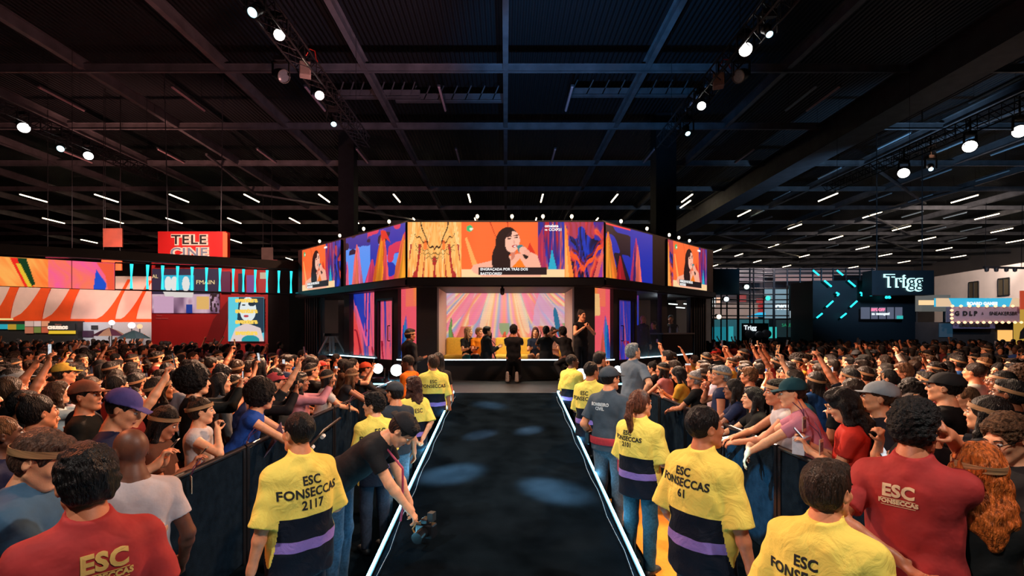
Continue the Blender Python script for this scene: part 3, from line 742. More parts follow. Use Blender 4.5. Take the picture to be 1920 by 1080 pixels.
def pic_spikes_left(x, y):
    C = np.zeros(x.shape + (3,)); C[:] = (85, 150, 245)
    e = .72 + .06 * vn(x * 22, y * 0 + 1, 3) ; mixc(C, (y > e).astype(float), (15, 45, 150)); mixc(C, ((y > .62) & (vn(x * 7, y * 6, 9) > .5)).astype(float), (10, 15, 50)); 
    mixc(C, ((x > .45) & (vn(x * 8, y * 5, 29) > .35)).astype(float), (22, 50, 170)); mixc(C, ((x > .40) & (vn(x * 9, y * 5, 39) > .62)).astype(float) , (215, 50, 90))
    spikes(C, x, y, [(.0, .05, .52, 0, PU), (.03, .03, .50, 0, PK), (.22, .10, .82, -.01, (255, 110, 110)), (.26, .05, .75, -.03, (245, 120, 170)), (.21, .035, .70, 0, (255, 120, 90)),
                     (.46, .10, .45, .05, (225, 60, 110)), (.62, .13, .98, .04, (255, 105, 30)), (.60, .06, .90, .05, (255, 150, 20)), (.70, .04, .72, .0, (250, 80, 90)), (.95, .12, .80, .03, (255, 115, 60)), (.97, .06, .7, .03, (255, 160, 40))])
    mixc(C, poly_m(x, y, [(.62, .98), (.70, .95), (.78, .70), (.70, .80), (.64, .76)]), (225, 45, 25))
    return C
def pic_spikes_right(x, y):
    C = np.zeros(x.shape + (3,)); C[:] = (12, 42, 170); mixc(C, ((vn(x * 5 + y * 2, y * 3, 5) > .5) & (x < .5)).astype(float), BK)
    spikes(C, x, y, [(.06, .17, .85, -.02, (255, 125, 40)), (.05, .07, .75, -.02, (255, 160, 50)), (.30, .09, .45, -.05, (190, 25, 40)), (.62, .13, .86, .0, (205, 50, 110)), (.66, .08, .72, .0, (250, 110, 90)), (.58, .03, .8, .03, (60, 30, 120))])
    mixc(C, (np.abs(y - 1) < .03).astype(float) * (x < .5), (250, 60, 60)); return C
def pic_wing(seed, pal, zig=True):
    def f(x, y):
        C = np.zeros(x.shape + (3,)); C[:] = ramp(streak(x, y, 7, 1.0, seed, .5), pal)
        if zig:
            for k, (a, c) in enumerate(((.0, BL), (.09, (240, 95, 150)), (.2, (28, 60, 180)))):
                yy = 1.0 - (x - a) * 1.5; y2 = (x - .5 - a * .2) * 4.2; m = (np.abs(y - yy) < .09 - .02 * k) & (x < .5) | (np.abs(x - .5 - .05 * y - a * .6) < .03) & (y > .15); C[m] = c
            mixc(C, ((y > 1.05 - x * 1.6) & (x < .45) & (y > .25)).astype(float), (30, 60, 185)); mixc(C, poly_m(x, y, [(.0, .0), (.0, .75), (.45, .0)]), (245, 75, 75))
            mixc(C, poly_m(x, y, [(.05, .8), (.12, .8), (.60, .18), (.52, .15)]), (250, 100, 150))
        mixc(C, ((y < .42) & (vn(x * 12 + y * 6, y * 4, seed) > .62)).astype(float), (160, 20, 45)); return C
    return f
def pic_coral(flip):
    def f(x, y):
        if flip: x = 1 - x
        C = np.zeros(x.shape + (3,)); C[:] = (250, 92, 98); mixc(C, ((y > .74) & (x > .25)).astype(float), (255, 140, 60)); mixc(C, .6 * vn(x * 5, y * 4, 6), (255, 90, 130))
        spikes(C, x, y, [(.20, .28, .62, .12, (150, 90, 190)), (.16, .2, .58, .12, (30, 140, 210)), (.08, .12, .5, .1, (20, 80, 190)), (.4, .16, .42, .02, (245, 95, 80))])
        if flip: mixc(C, poly_m(x, y, [(.55, .62), (.95, .6), (1, .92), (.6, .92)]), (255, 200, 130)); 
        return C
    return f
def pic_lounge(x, y):
    C = np.zeros(x.shape + (3,)); s_ = np.abs(x - .49); a = s_ / (1.75 - y * 1.05) * 1.3       # rays fan down and out from the top centre
    C[:] = ramp(np.modf(a * 5.2 + .3 * vn(x * 9, y * 3, 4))[0], [(255, 205, 150), (255, 130, 90), (250, 110, 150), (120, 150, 210), (255, 190, 130), (245, 120, 170), (255, 150, 80), (255, 215, 160)])
    mixc(C, .75 * (vn(a * 15, y * 1.3, 8) > .62), (255, 220, 165)); mixc(C, .8 * ((vn(a * 11, y * 1.5, 18) > .70) & (y < .55)), (80, 150, 90))
    mixc(C, .8 * ((vn(a * 12, y * 1.1, 28) > .72) & (y < .5)), (190, 45, 40)); mixc(C, .8 * ((vn(a * 10, y * 1.3, 38) > .66) & (y > .4)), (250, 95, 150))
    mixc(C, .6 * ((vn(x * 5, y * 3, 48) > .66) & (y > .5)), (190, 170, 230))
    C[:] = C * .78 + np.array((255, 215, 175)) * .22
    spikes(C, x, y, [(.49, .05, .42, 0, (245, 90, 40)), (.03, .05, .5, .02, (225, 50, 35)), (.035, .03, .62, .0, (110, 160, 80))])
    mixc(C, ell_m(x, y, .935, .56, .022, .22, 5), (20, 110, 150)); mixc(C, ell_m(x, y, .92, .25, .03, .22, 5) * .9, (220, 50, 80)); mixc(C, .12 * (np.sin(y * 260) > 0), (160, 120, 110)); return C
def pic_banner(x, y):
    C = np.zeros(x.shape + (3,)); C[:] = ramp(streak(x, y, 9, 1.2, 71), [(255, 150, 60), (255, 175, 85), (255, 120, 50), (255, 190, 110)])
    m = x > .52; D = ramp(streak(x, y, 5, .8, 73), [(255, 85, 120), (250, 95, 150), (255, 120, 90), (250, 110, 160)]); C[m] = D[m]
    mixc(C, poly_m(x, y, [(.26, 1), (.34, 1), (.42, 0), (.36, 0)]), (240, 40, 30)); mixc(C, poly_m(x, y, [(.31, 1), (.37, 1), (.43, .1), (.40, 0), (.35, .3)]), (20, 60, 30)); mixc(C, poly_m(x, y, [(.30, .8), (.33, .8), (.41, 0), (.38, 0)]), (230, 190, 50))
    mixc(C, poly_m(x, y, [(.84, .0), (.86, .75), (.94, .2), (.93, 0)]), (30, 80, 200)); mixc(C, poly_m(x, y, [(.86, 1), (1, 1), (1, 0), (.95, 0), (.93, .5)]), (245, 90, 60)); mixc(C, (np.abs(x - .685) < .003).astype(float), (90, 20, 30)); return C
def pic_face_poster(x, y):
    C = np.zeros(x.shape + (3,)); C[:] = (90, 205, 225); mixc(C, poly_m(x, y, [(.5, .1), (1, .2), (1, 1), (.3, 1), (.25, .5)]), (20, 55, 75)); 
    mixc(C, ell_m(x, y, .55, .72, .23, .28), (225, 235, 235)); mixc(C, ell_m(x, y, .66, .85, .10, .06), (20, 45, 60)); mixc(C, ell_m(x, y, .43, .82, .05, .02), (30, 40, 50)); mixc(C, ell_m(x, y, .5, .57, .07, .03), (190, 60, 70))
    mixc(C, poly_m(x, y, [(.05, 0), (.2, .3), (.5, .42), (.9, .3), (1, 0)]), (225, 205, 200)); mixc(C, ell_m(x, y, .62, .02, .25, .12), (30, 150, 160)); return C
def pic_shopwin(x, y):
    C = np.zeros(x.shape + (3,)); C[:] = ramp(vn(x * 9, y * 4, 3), [(60, 30, 60), (190, 150, 175), (225, 190, 205), (150, 90, 120)])
    mixc(C, ((y > .42)).astype(float), (55, 45, 70)); mixc(C, ((y > .52) & (y < .86) & (x > .16) & (x < .62)).astype(float), (40, 190, 225))
    for cx in (.24, .33, .50): mixc(C, ell_m(x, y, cx, .66, .055, .17), (245, 245, 240))
    mixc(C, poly_m(x, y, [(.16, .5), (.2, .36), (.6, .36), (.62, .5)]), (235, 225, 220)); mixc(C, ((x > .66) & (x < .84) & (y < .38) & (y > .08)).astype(float), (240, 190, 110)); mixc(C, ((x > .03) & (x < .32) & (y < .38)).astype(float), (215, 170, 200))
    mixc(C, ((x > .5) & (x < .6) & (y < .2)).astype(float), (25, 60, 150)); mixc(C, ((x > .86) & (vn(x * 40, y * 20, 2) > .5) & (y < .5)).astype(float), (50, 30, 35)); return C
def led(name, p0, p1, z0, z1, pic, strength=1.0, parent=None, res=None, off=0.0):
    M, L_ = frame_at(p0, p1); nu, nv = res or (max(12, int(L_ * 55)), max(12, int((z1 - z0) * 60)))
    nu, nv = min(nu, 420), min(nv, 170)
    uu, vv = np.meshgrid(np.linspace(0, 1, nu + 1), np.linspace(0, 1, nv + 1), indexing='ij')
    C = np.clip(pic(uu, vv), 0, 255) / 255; C = np.where(C <= .04045, C / 12.92, ((C + .055) / 1.055) ** 2.4)
    v = np.stack([uu * L_, np.full_like(uu, off), z0 + vv * (z1 - z0)], -1).reshape(-1, 3)
    i = (np.arange(nu)[:, None] * (nv + 1) + np.arange(nv)[None]).ravel(); q = np.stack([i, i + nv + 1, i + nv + 2, i + 1], 1)
    me = raw_mesh(name, v, q); a = me.color_attributes.new('pixels', 'FLOAT_COLOR', 'POINT')
    a.data.foreach_set('color', np.concatenate([C.reshape(-1, 3), np.ones((C.size // 3, 1))], 1).astype(np.float32).ravel())
    key = 'led_%.2f' % strength
    if key not in MATS:
        m = bpy.data.materials.new('led_pixels'); m.use_nodes = True; nt = m.node_tree; b = nt.nodes['Principled BSDF']
        b.inputs['Base Color'].default_value = (.01, .01, .01, 1); b.inputs['Roughness'].default_value = .4
        t = nt.nodes.new('ShaderNodeAttribute'); t.attribute_name = 'pixels'
        tc = nt.nodes.new('ShaderNodeTexCoord'); wv = nt.nodes.new('ShaderNodeTexWave'); wv.bands_direction = 'Z'; wv.inputs['Scale'].default_value = 11
        nt.links.new(tc.outputs['Object'], wv.inputs[0]); mr = nt.nodes.new('ShaderNodeMapRange'); mr.inputs['To Min'].default_value = .90 * strength; mr.inputs['To Max'].default_value = 1.04 * strength
        nt.links.new(wv.outputs['Fac'], mr.inputs[0]); nt.links.new(mr.outputs[0], b.inputs['Emission Strength'])
        nt.links.new(t.outputs['Color'], b.inputs['Emission Color']); MATS[key] = m
    me.materials.append(MATS[key]); me.transform(M); return link(name, me, None, parent)

# ------------------------------------------------------------------ the hall
def struct(name, mb, m): o = mb.build(name, m); o['kind'] = 'structure'; return o
M_floor = mat('dark_carpet', (.004, .007, .010), .75, spec=0, noise=.3, nscale=60, bump=.3, bscale=300)
M_ramp = mat('walkway_carpet', (.0036, .0066, .0100), .6, spec=0, noise=.45, nscale=2.5, bump=.25, bscale=220)
struct('floor', MB().box((0, 45, -.1), (150, 110, .2)), M_floor)
M_deck = mat('corrugated_deck', (.035, .038, .042), .6, metal=.1)
nt = M_deck.node_tree; wv = nt.nodes.new('ShaderNodeTexWave'); wv.inputs['Scale'].default_value = 1.4; wv.bands_direction = 'X'
tc = nt.nodes.new('ShaderNodeTexCoord'); nt.links.new(tc.outputs['Object'], wv.inputs[0]); bp = nt.nodes.new('ShaderNodeBump'); bp.inputs['Distance'].default_value = .12
nt.links.new(wv.outputs['Fac'], bp.inputs['Height']); nt.links.new(bp.outputs[0], nt.nodes['Principled BSDF'].inputs['Normal'])
struct('ceiling', MB().box((0, 45, 15.4), (150, 110, .2)), M_deck)
M_wall = mat('hall_wall', (.30, .26, .25), .8, noise=.1, nscale=.4)
struct('wall_back', MB().box((0, 92, 7.6), (150, .3, 15.3)), M_wall)
struct('wall_left', MB().box((-74.9, 45, 7.6), (.3, 110, 15.3)), M_wall)
struct('wall_right', MB().box((74.9, 45, 7.6), (.3, 110, 15.3)), M_wall)
ZB = EYE + 11.0
n_ = 0
M_beamk = mat('beam_steel', (.22, .21, .22), .5, metal=.3, noise=.25, nscale=1.5)
for k in range(-9, 10):                     # beams running away from the viewer, 6 m apart
    n_ += 1; x = 5.96 * k
    m = MB().box((x, 46, ZB + .03), (.22, 88, .03)).box((x, 46, ZB + .25), (.03, 88, .45)).box((x, 46, ZB + .48), (.22, 88, .03))
    struct('trim_%d' % n_, m, M_beamk)
for k in range(0, 13):                      # purlins across
    n_ += 1; y = 9.2 + 6.02 * k
    m = MB().box((0, y, ZB - .05), (140, .11, .03)).box((0, y, ZB + .12), (140, .03, .32)).box((0, y, ZB + .28), (140, .11, .03))
    struct('trim_%d' % n_, m, M_beamk)
for x0, x1, px_y in ((-8.4, -4.3, 25.2), (-5.6, 0, 25.6), (3.2, 9.5, 25.0)):
    n_ += 1; m = MB().box(((x0 + x1) / 2, px_y, ZB + .7), (x1 - x0, .25, .06)).box(((x0 + x1) / 2, px_y, ZB + .9), (x1 - x0, .05, .4))
    for q in range(8): m.bar((x0 + q * (x1 - x0) / 8, px_y, ZB + .7), (x0 + (q + .5) * (x1 - x0) / 8, px_y, ZB + 1.5), .05)
    struct('trim_%d' % n_, m, M_beamk)
n_ += 1; struct('trim_%d' % n_, MB().box((17.6, 46, ZB - .55), (.9, 90, 1.3)).box((17.6, 46, ZB - 1.22), (1.5, 90, .06)).box((17.6, 46, ZB + .12), (1.5, 90, .06)), M_steel)
for (bx, by) in ((24, 33), (34, 47), (24, 57), (44, 59), (-20, 40), (34, 66)):      # roof bracing on the far bays
    n_ += 1; struct('trim_%d' % n_, MB().bar((bx, by, ZB - .1), (bx + 12, by + 10, ZB - .1), .14).bar((bx, by, ZB - .1), (bx + 1.5, by - 9, ZB - .1), .14), M_beamk)
for x, y, w_ in ((-10.35, 33, 1.0), (9.55, 30.4, 1.2)):
    n_ += 1; struct('trim_%d' % n_, MB().box((x, y, 7.6), (w_, w_, 15.2)), M_black)
# ordinals for things in a row
ORD = ['leftmost', 'second from left', 'third from left', 'fourth from left', 'fifth from left', 'sixth from left', 'seventh from left', 'eighth from left', 'ninth from left', 'tenth from left', 'eleventh from left', 'twelfth from left', 'thirteenth from left', 'fourteenth from left', 'fifteenth from left', 'sixteenth from left', 'seventeenth from left', 'eighteenth from left']
def ordn(i, n):
    if n == 1: return ''
    if n == 2: return ('left', 'right')[i] + ' one of two'
    if n == 3: return ('leftmost', 'middle', 'rightmost')[i] + ' of three'
    if i == n - 1: return 'rightmost of the row'
    return ORD[i] + ' of the row' if i < len(ORD) else 'far right of the row, number %d' % (i + 1)
# ceiling tubes
M_lit = glow('tube_lit', (1, .80, .52), 9, False)
M_off = mat('tube_unlit', (.85, .55, .58), .4)  # pink of reflected red light put into the unlit tube's base colour
M_cool = mat('tube_unlit_cool', (.60, .75, .85), .4)
def tube_obj(x, y, z, L_, m, label, group):
    t = empty('tube_light', (x, y, z), 0, label, 'ceiling light', group)
    MB().box((0, 0, .06), (.14, L_ + .1, .07)).build('housing', M_steel, t); MB().tube((0, -L_ / 2, 0), (0, L_ / 2, 0), .055, n=8).build('tube', m, t)
    a = MB(); 
    for s_ in (-1, 1): a.bar((0, s_ * L_ * .4, .09), (0, s_ * L_ * .4, 15.31 - z), .012)
    build_each(a, 'hanger', M_dsteel, t)
rows = {}
def put(row, x, y, m): rows.setdefault(row, []).append((x, y, m))
for k in range(-8, 9):
    x = 5.96 * (k + .5)
    if x > 16: continue
    if abs(x) / 23.6 < 1.05: put('nearest unlit', x, 23.6, 'off')
    if abs(x) / 31.2 < 1.05: put('second unlit', x, 31.3, 'off')
    if x < 16: put('first lit', x, 41.2, 'lit'); put('second lit', x, 49.6, 'lit')
for k in range(-9, 3):
    x = 5.96 * (k + .5)
    if k in (-9, -7, -6, -3, -1, 1): put('third lit', x, 61, 'lit')
    if k in (-8, -6, -5, -2, 0): put('farthest lit', x, 76, 'lit')
for row, lst in rows.items():
    lst.sort()
    for i, (x, y, m) in enumerate(lst):
        lab = ('lit warm' if m == 'lit' else 'dim unlit pinkish') + ' ceiling tube in the ' + row + ' row, ' + ordn(i, len(lst))
        tube_obj(x, y, ZB - .12, 2.4, M_lit if m == 'lit' else M_off, lab, 'ceiling tubes of the ' + row + ' row')
rl = [(1455, 322), (1552, 370), (1395, 400), (1490, 425), (1635, 403), (1567, 446), (1450, 461), (1508, 480), (1420, 490), (1808, 373), (1850, 406), (1878, 432), (1690, 428), (1738, 448), (1770, 467), (1905, 452), (1617, 465), (1660, 478), (1797, 481), (1695, 491), (1600, 501), (1345, 470), (1385, 478), (1340, 498), (1475, 499), (1285, 383)]
ru = [(1720, 160), (1863, 170), (1552, 262), (1675, 265), (1790, 272), (1895, 278), (1555, 325), (1755, 328), (1860, 330), (1465, 367), (1650, 370), (1725, 372), (1420, 400), (1558, 400), (1710, 402), (1790, 404), (1435, 445), (1550, 427), (1625, 428), (1755, 430), (1820, 430), (1500, 446), (1620, 447), (1795, 449), (1850, 451), (1395, 432), (1560, 462), (1500, 186)]
for nm, lst, m, gr in (('lit warm', rl, M_lit, 'lit tubes over the right hall'), ('unlit grey', ru, M_cool, 'unlit tubes over the right hall')):
    pts = []
    for px, py in lst:
        d = FPX * 10.88 / (VY - py); pts.append((py, px, d))
    bands = {}
    for py, px, d in pts: bands.setdefault(int(py // 30), []).append((px, py, d))
    nmb = ['nearest', 'second', 'third', 'fourth', 'fifth', 'sixth', 'seventh', 'eighth', 'ninth', 'tenth', 'eleventh', 'twelfth']
    for bi, b in enumerate(sorted(bands)):
        L2 = sorted(bands[b])
        for i, (px, py, d) in enumerate(L2):
            tube_obj(xat(px, d), d, EYE + 10.88, 2.4, m, nm + ' tube high over the right hall, ' + nmb[min(bi, 11)] + ' band, ' + ordn(i, len(L2)), gr)
for (x, y, px) in ((-5.2, 23, 0), (1.0, 27, 0), (5.5, 31, 0), (-14, 30, 0), (14.5, 26, 0), (-1.6, 35, 0)):
    pass
# roof-hung speakers
def truss(name, x, y0, y1, z, label, w_=.42):
    t = empty(name, (x, (y0 + y1) / 2, z), 0, label, 'truss'); L_ = y1 - y0; m = MB(); e = w_ / 2
    for a, b in ((-e, -e), (e, -e), (-e, e), (e, e)): m.tube((a, -L_ / 2, b), (a, L_ / 2, b), .026, n=8)
    m.build('chord', M_dsteel, t); m = MB(); n = int(L_ / w_)
    for i in range(n):
        y = -L_ / 2 + i * L_ / n; y2 = y + L_ / n
        for a in (-e, e): m.tube((a, y, -e), (a, y2, e), .012, n=6, caps=False); m.tube((a, y, -e), (a, y, e), .012, n=6, caps=False)
        for b in (-e, e): m.tube((-e, y, b), (e, y2, b), .012, n=6, caps=False)
    m.build('lattice', M_dsteel, t); m = MB()
    for f in (-.4, -.1, .2, .45): m.tube((0, L_ * f, e), (0, L_ * f, ZB - z), .008, n=6)
    build_each(m, 'suspension_cable', M_dsteel, t); return t
truss('lighting_truss', -5.5, -2, 19.5, 9.55, 'black box truss high above the left side of the walkway')
truss('lighting_truss', 6.1, -2, 19.5, 9.55, 'black box truss high above the right side of the walkway')
truss('lighting_truss', -16.6, 8, 24, 9.55, 'black box truss with lamps high over the far left crowd')
truss('lighting_truss', 16.6, 8, 26, 9.55, 'black box truss with lamps high over the far right crowd')
M_lens = glow('lamp_lens', (1, .96, .90), 14, False); M_lensc = glow('lamp_lens_cool', (.45, .85, 1), 6, False); M_lensd = mat('lamp_lens_dark', (.1, .12, .15), .1)
def spot(x, y, z, tgt, lens, label, r_=.17, group='lamps on the trusses'):
    t = empty('stage_lamp', (x, y, z), 0, label, 'stage light', group)
    MB().box((0, 0, .42), (.30, .22, .12)).build('clamp_box', M_black, t)
    if z < 9.2: MB().tube((0, 0, .4), (0, 0, 9.80 - z), .03).build('drop_pipe', M_black, t)
    v = (Vector(tgt) - Vector((x, y, z))).normalized(); Q = v.to_track_quat('Z', 'Y').to_matrix().to_4x4()
    MB().bar((-.22, 0, .36), (-.22, 0, -.02), .03, .07).bar((.22, 0, .36), (.22, 0, -.02), .03, .07).bar((-.22, 0, .36), (.22, 0, .36), .07, .03).build('yoke', M_black, t)
    o = MB().lathe([(.001, -.22), (.12, -.20), (r_ * .95, -.05), (r_ * 1.05, .14), (r_ * 1.05, .16), (r_ * .93, .16), (r_ * .93, .13)], n=24, M=Q).build('lamp_head', M_black, t, True)
    MB().lathe([(.001, .145), (r_ * .6, .142), (r_ * .92, .135)], n=24, M=Q).build('lens', lens, o)
for px, py, x, ln, lb, tg, r_ in ((522, 63, -5.5, M_lens, 'large round white lamp on the left truss, nearest the viewer but one', (0, 4, 2), .135),
        (598, 176, -5.5, M_lens, 'white lamp lower on the left truss beyond the pale box', (0, 5, 0), .135), (478, 20, -5.5, M_lensc, 'pale blue lamp at the top end of the left truss', (-6, 2, 0), .11),
        (626, 229, -5.5, M_lensc, 'small blue-white lamp at the far end of the left truss', (-3, 8, 0), .09),
        (1398, 93, 6.1, M_lens, 'brightest round lamp on the right truss, pointing at the viewer', (0, 0, 2.2), .165), (1316, 196, 6.1, M_lens, 'white lamp on the right truss beyond the brown box', (1, 5, 0), .135),
        (1440, 60, 6.1, M_lensc, 'small pale blue lamp above the brightest lamp on the right truss', (5, 4, 0), .08), (1288, 246, 6.1, M_lensc, 'small teal lamp at the far end of the right truss', (6, 10, 0), .09),
        (44, 237, -16.6, M_lens, 'white lamp over the far left crowd, leftmost', (-6, 8, 0), .18), (166, 290, -16.6, M_lens, 'white lamp over the far left crowd, below the blue one', (-8, 9, 0), .17), (115, 277, -16.6, M_lensc, 'small blue lamp between two white lamps over the left crowd', (-9, 6, 0), .12),
        (1819, 272, 16.6, M_lens, 'white lamp over the far right crowd, upper', (7, 9, 0), .22), (1695, 322, 16.6, M_lens, 'white lamp over the far right crowd, lower', (8, 12, 0), .22), (1912, 245, 16.6, M_lens, 'white lamp at the right edge over the crowd', (3, 3, 0), .2), (1745, 315, 16.6, M_lensc, 'tiny blue lamp between white lamps over the right crowd', (9, 9, 0), .08)):
    d = abs(x) / abs((px - VX) / FPX); spot(x, d, EYE + (VY - py) / FPX * d, tg, ln, lb, r_)
for i, (x, y, tg) in enumerate(((5.8, 13.5, (-6, 6, 1.4)), (6.1, 10, (-9, 12, 1.4)), (-5.5, 13.5, (6, 6, 1.4)), (-5.5, 10, (9.5, 12, 1.4)))):
    spot(x + (.55 if x > 0 else -.55), y, 9.1, tg, M_lensd, ('dark lamp head far along the right truss', 'dark lamp head midway along the right truss', 'dark lamp head far along the left truss', 'dark lamp head midway along the left truss')[i])
for i, (x, y) in enumerate(((6.1, -1), (-5.5, -1.5), (6.1, 2.5), (-5.5, 2.5))):
    spot(x + .5, y, 9.1, (0, 5, 1), M_lens, ('white wash lamp on the truss behind the viewer, right', 'white wash lamp on the truss behind the viewer, left', 'white wash lamp on the truss overhead, right', 'white wash lamp on the truss overhead, left')[i])
for px, py, x, m in ((572, 131, -5.5, mat('pale_box', (.30, .24, .22), .6)), (1347, 152, 6.1, mat('brown_box', (.34, .20, .16), .6))):
    d = abs(x) / abs((px - VX) / FPX); t = empty('motor_box', (x, d, EYE + (VY - py) / FPX * d), R(20 if x < 0 else -20), 'flat ' + ('pale' if x < 0 else 'brown') + ' hoist box hung under the ' + ('left' if x < 0 else 'right') + ' truss', 'hoist')
    bevel(MB().box((0, 0, 0), (.30, .26, .40)).build('housing', m, t), .03); MB().tube((0, 0, .2), (0, 0, .55), .03).build('hook', M_dsteel, t)
    s_ = MB().path([(.02, 0, .38), (.12, -.1, .55), (.25, -.12, .5), (.28, -.12, .30), (.33, -.12, .22)], .014).build('red_strap', mat('red_strap', (.55, .03, .02), .6), t)

# ------------------------------------------------------------------ walkway ramp and stage platform
SL = .1011
def rz(y): return SL * y
RW = 1.02
m = MB().add([(-RW, .2, 0), (RW, .2, 0), (RW, 9.84, 0), (-RW, 9.84, 0), (-RW, .2, rz(.2)), (RW, .2, rz(.2)), (RW, 9.84, rz(9.84)), (-RW, 9.84, rz(9.84))],
             [(0, 3, 2, 1), (4, 5, 6, 7), (0, 1, 5, 4), (1, 2, 6, 5), (2, 3, 7, 6), (3, 0, 4, 7)])
tag(m.build('walkway_ramp', M_ramp), 'long dark carpeted ramp rising between two glowing strips to the stage', 'walkway')
PZ = 1.0
poly = [(-1.3, 9.85), (1.3, 9.85), (1.3, 11.2), (3.1, 11.2), (8.6, 16.7), (8.6, 19.5), (-8.6, 19.5), (-8.6, 16.7), (-3.1, 11.2), (-1.3, 11.2)]
n = len(poly); m = MB().add([(x, y, 0) for x, y in poly] + [(x, y, PZ) for x, y in poly], [tuple(range(n))[::-1], tuple(range(n, 2 * n))] + [(i, (i + 1) % n, n + (i + 1) % n, n + i) for i in range(n)])
tag(m.build('stage_platform', mat('stage_deck', (.02, .024, .03), .4, noise=.3, nscale=3, bump=.15, bscale=80)), 'black raised platform at the head of the ramp, carrying the studio', 'stage')
M_neon = glow('neon_white', (.22, .72, 1), 24); M_neon2 = glow('neon_sill', (.55, .88, 1), 5.0)
def strip(pts, label, r_=.016, m=None, grp='glowing strips on the stage edges', prof=True):
    t = empty('light_strip', pts[0], 0, label, 'light strip', grp); o = Vector(pts[0]); P_ = [Vector(p) - o for p in pts]
    MB().path(P_, r_, 8).build('tube', m or M_neon, t)
    if prof: a = MB(); [a.bar(p - Vector((0, 0, r_ + .008)), q - Vector((0, 0, r_ + .008)), r_ * 3.2, .012) for p, q in zip(P_[:-1], P_[1:])]; a.build('channel', M_dsteel, t)
    return t
for sx, side in ((-1, 'left'), (1, 'right')):
    g = .03
    pts = [(sx * RW, .25, rz(.25) + g), (sx * RW, 9.84, rz(9.84) + g), (sx * (RW + .1), 9.86, PZ + g)]
    strip(pts, 'white-blue glowing strip along the ' + side + ' edge of the ramp', .011)
    strip([(sx * 2.0, 11.18, PZ + g), (sx * 3.0, 11.18, PZ + g)], 'short glowing strip on the platform edge, ' + side + ' of the ramp', .010)
    cb = MB().path([(sx * (RW - .06) + .012 * math.sin(i * 1.7), .5 + i * .3, rz(.5 + i * .3) + .008) for i in range(31)], .0025, 6).build('cable', mat('clear_cable', (.2, .24, .28), .5)); tag(cb, 'thin pale cable lying beside the ' + side + ' glowing ramp strip', 'cable')

# ------------------------------------------------------------------ the studio: octagon front, screens above
U = lambda *a: None
LC, LD = 2.2, 12.45          # corner of the lower front
UC, UD = 2.4, 12.30          # corner of the screen crown
def tl(px): r = abs(px - VX) / FPX; return (LD * r - LC) / (1 - r)
def tu(px): r = abs(px - VX) / FPX; return (UD * r - UC) / (1 - r)
def lw(s, t): return (s * (LC + t), LD + t)
def uw(s, t): return (s * (UC + t), UD + t)
stu = empty('broadcast_studio', (0, LD, PZ), 0, 'black octagonal glass-fronted studio on the platform under a crown of screens', 'studio')
INV = Matrix.Translation((0, -LD, -PZ))
def spart(name, mb, m, **k): build_each(mb, name, m, stu, T=INV)
def seg(mb, p0, p1, z0, z1, th, off=0.0):
    M, L_ = frame_at(p0, p1); mb.box((L_ / 2, off + th / 2, (z0 + z1) / 2), (L_, th, z1 - z0), M); return mb
def ordered(s, a, b, f): return (f(s, b), f(s, a)) if s < 0 else (f(s, a), f(s, b))
TE = 4.62
# crown behind the screens and canopy edge
m = MB(); seg(m, uw(-1, 0), uw(1, 0), 3.30, 4.93, .35, .02)
for s in (-1, 1): a, b = ordered(s, 0, TE, uw); seg(m, a, b, 3.30, 4.93, .35, .02)
spart('crown', m, M_black)
m = MB(); seg(m, uw(-1, 0), uw(1, 0), 3.33, 3.50, .1, -.08)
for s in (-1, 1): a, b = ordered(s, 0, TE, uw); seg(m, a, b, 3.33, 3.50, .1, -.08)
spart('canopy_edge', m, M_gloss)
# roof slab and interior
m = MB(); pr = [(-UC, UD + .1), (UC, UD + .1), (UC + TE, UD + TE), (UC + TE, 18.4), (-UC - TE, 18.4), (-UC - TE, UD + TE)]
n = len(pr); m.add([(x, y, 3.34) for x, y in pr] + [(x, y, 3.42) for x, y in pr], [tuple(range(n))[::-1], tuple(range(n, 2 * n))] + [(i, (i + 1) % n, n + (i + 1) % n, n + i) for i in range(n)])
spart('roof', m, M_black)
# front columns, lounge side walls, sill
m = MB()
for s in (-1, 1):
    x0, x1 = s * 1.70, s * LC; m.box(((x0 + x1) / 2, LD + .16, 2.2), (abs(x1 - x0), .32, 2.4))
spart('front_column', m, M_black)
spart('sill', MB().box((0, LD + .12, 1.24), (3.4, .3, .48)), M_black)
m = MB()
for s in (-1, 1):
    a, b = ordered(s, 0.0, 4.62, lw); seg(m, a, b, 1.0, 1.44, .12)
    for t0, t1, z0, z1 in ((.0, .02, 1.4, 3.35), (.605, .76, 1.0, 3.35), (.76, 1.37, 3.08, 3.35), (1.37, 1.44, 1.0, 3.35), (2.44, 2.68, 1.0, 3.35), (3.80, 3.90, 1.0, 3.35)):
        a, b = ordered(s, t0, t1, lw); seg(m, a, b, z0, z1, .14)
spart('wall_frame', m, M_black)
m = MB()
for s in (-1, 1): seg(m, *ordered(s, 3.9, 4.62, lw), 1.0, 3.35, .2)
spart('side_curtain', m, M_drape)
m = MB()
for s in (-1, 1):
    for k in range(6): a, b = ordered(s, 3.92 + k * .12, 3.97 + k * .12, lw); seg(m, a, b, 1.0, 3.35, .04, -.04)
spart('curtain_fold', m, mat('blue_black_cloth', (.02, .035, .05), .7))
M_lwall = mat('lounge_wall', (.75, .5, .45), .6)
m = MB()
for s in (-1, 1): m.box((s * 1.80, 13.85, 2.2), (.06, 2.3, 2.4))
spart('lounge_side', m, M_lwall)
spart('lounge_floor', MB().box((0, 13.9, 1.03), (3.5, 2.7, .06)), mat('lounge_floor', (.15, .10, .07), .4))
spart('back_wall', MB().box((0, 18.3, 2.2), (9, .1, 2.4)).box((0, 15.13, 2.2), (3.7, .08, 2.4)), M_black)
m = MB()
for s in (-1, 1): m.box((s * .05, 13, 3.30), (.04, .04, .06))
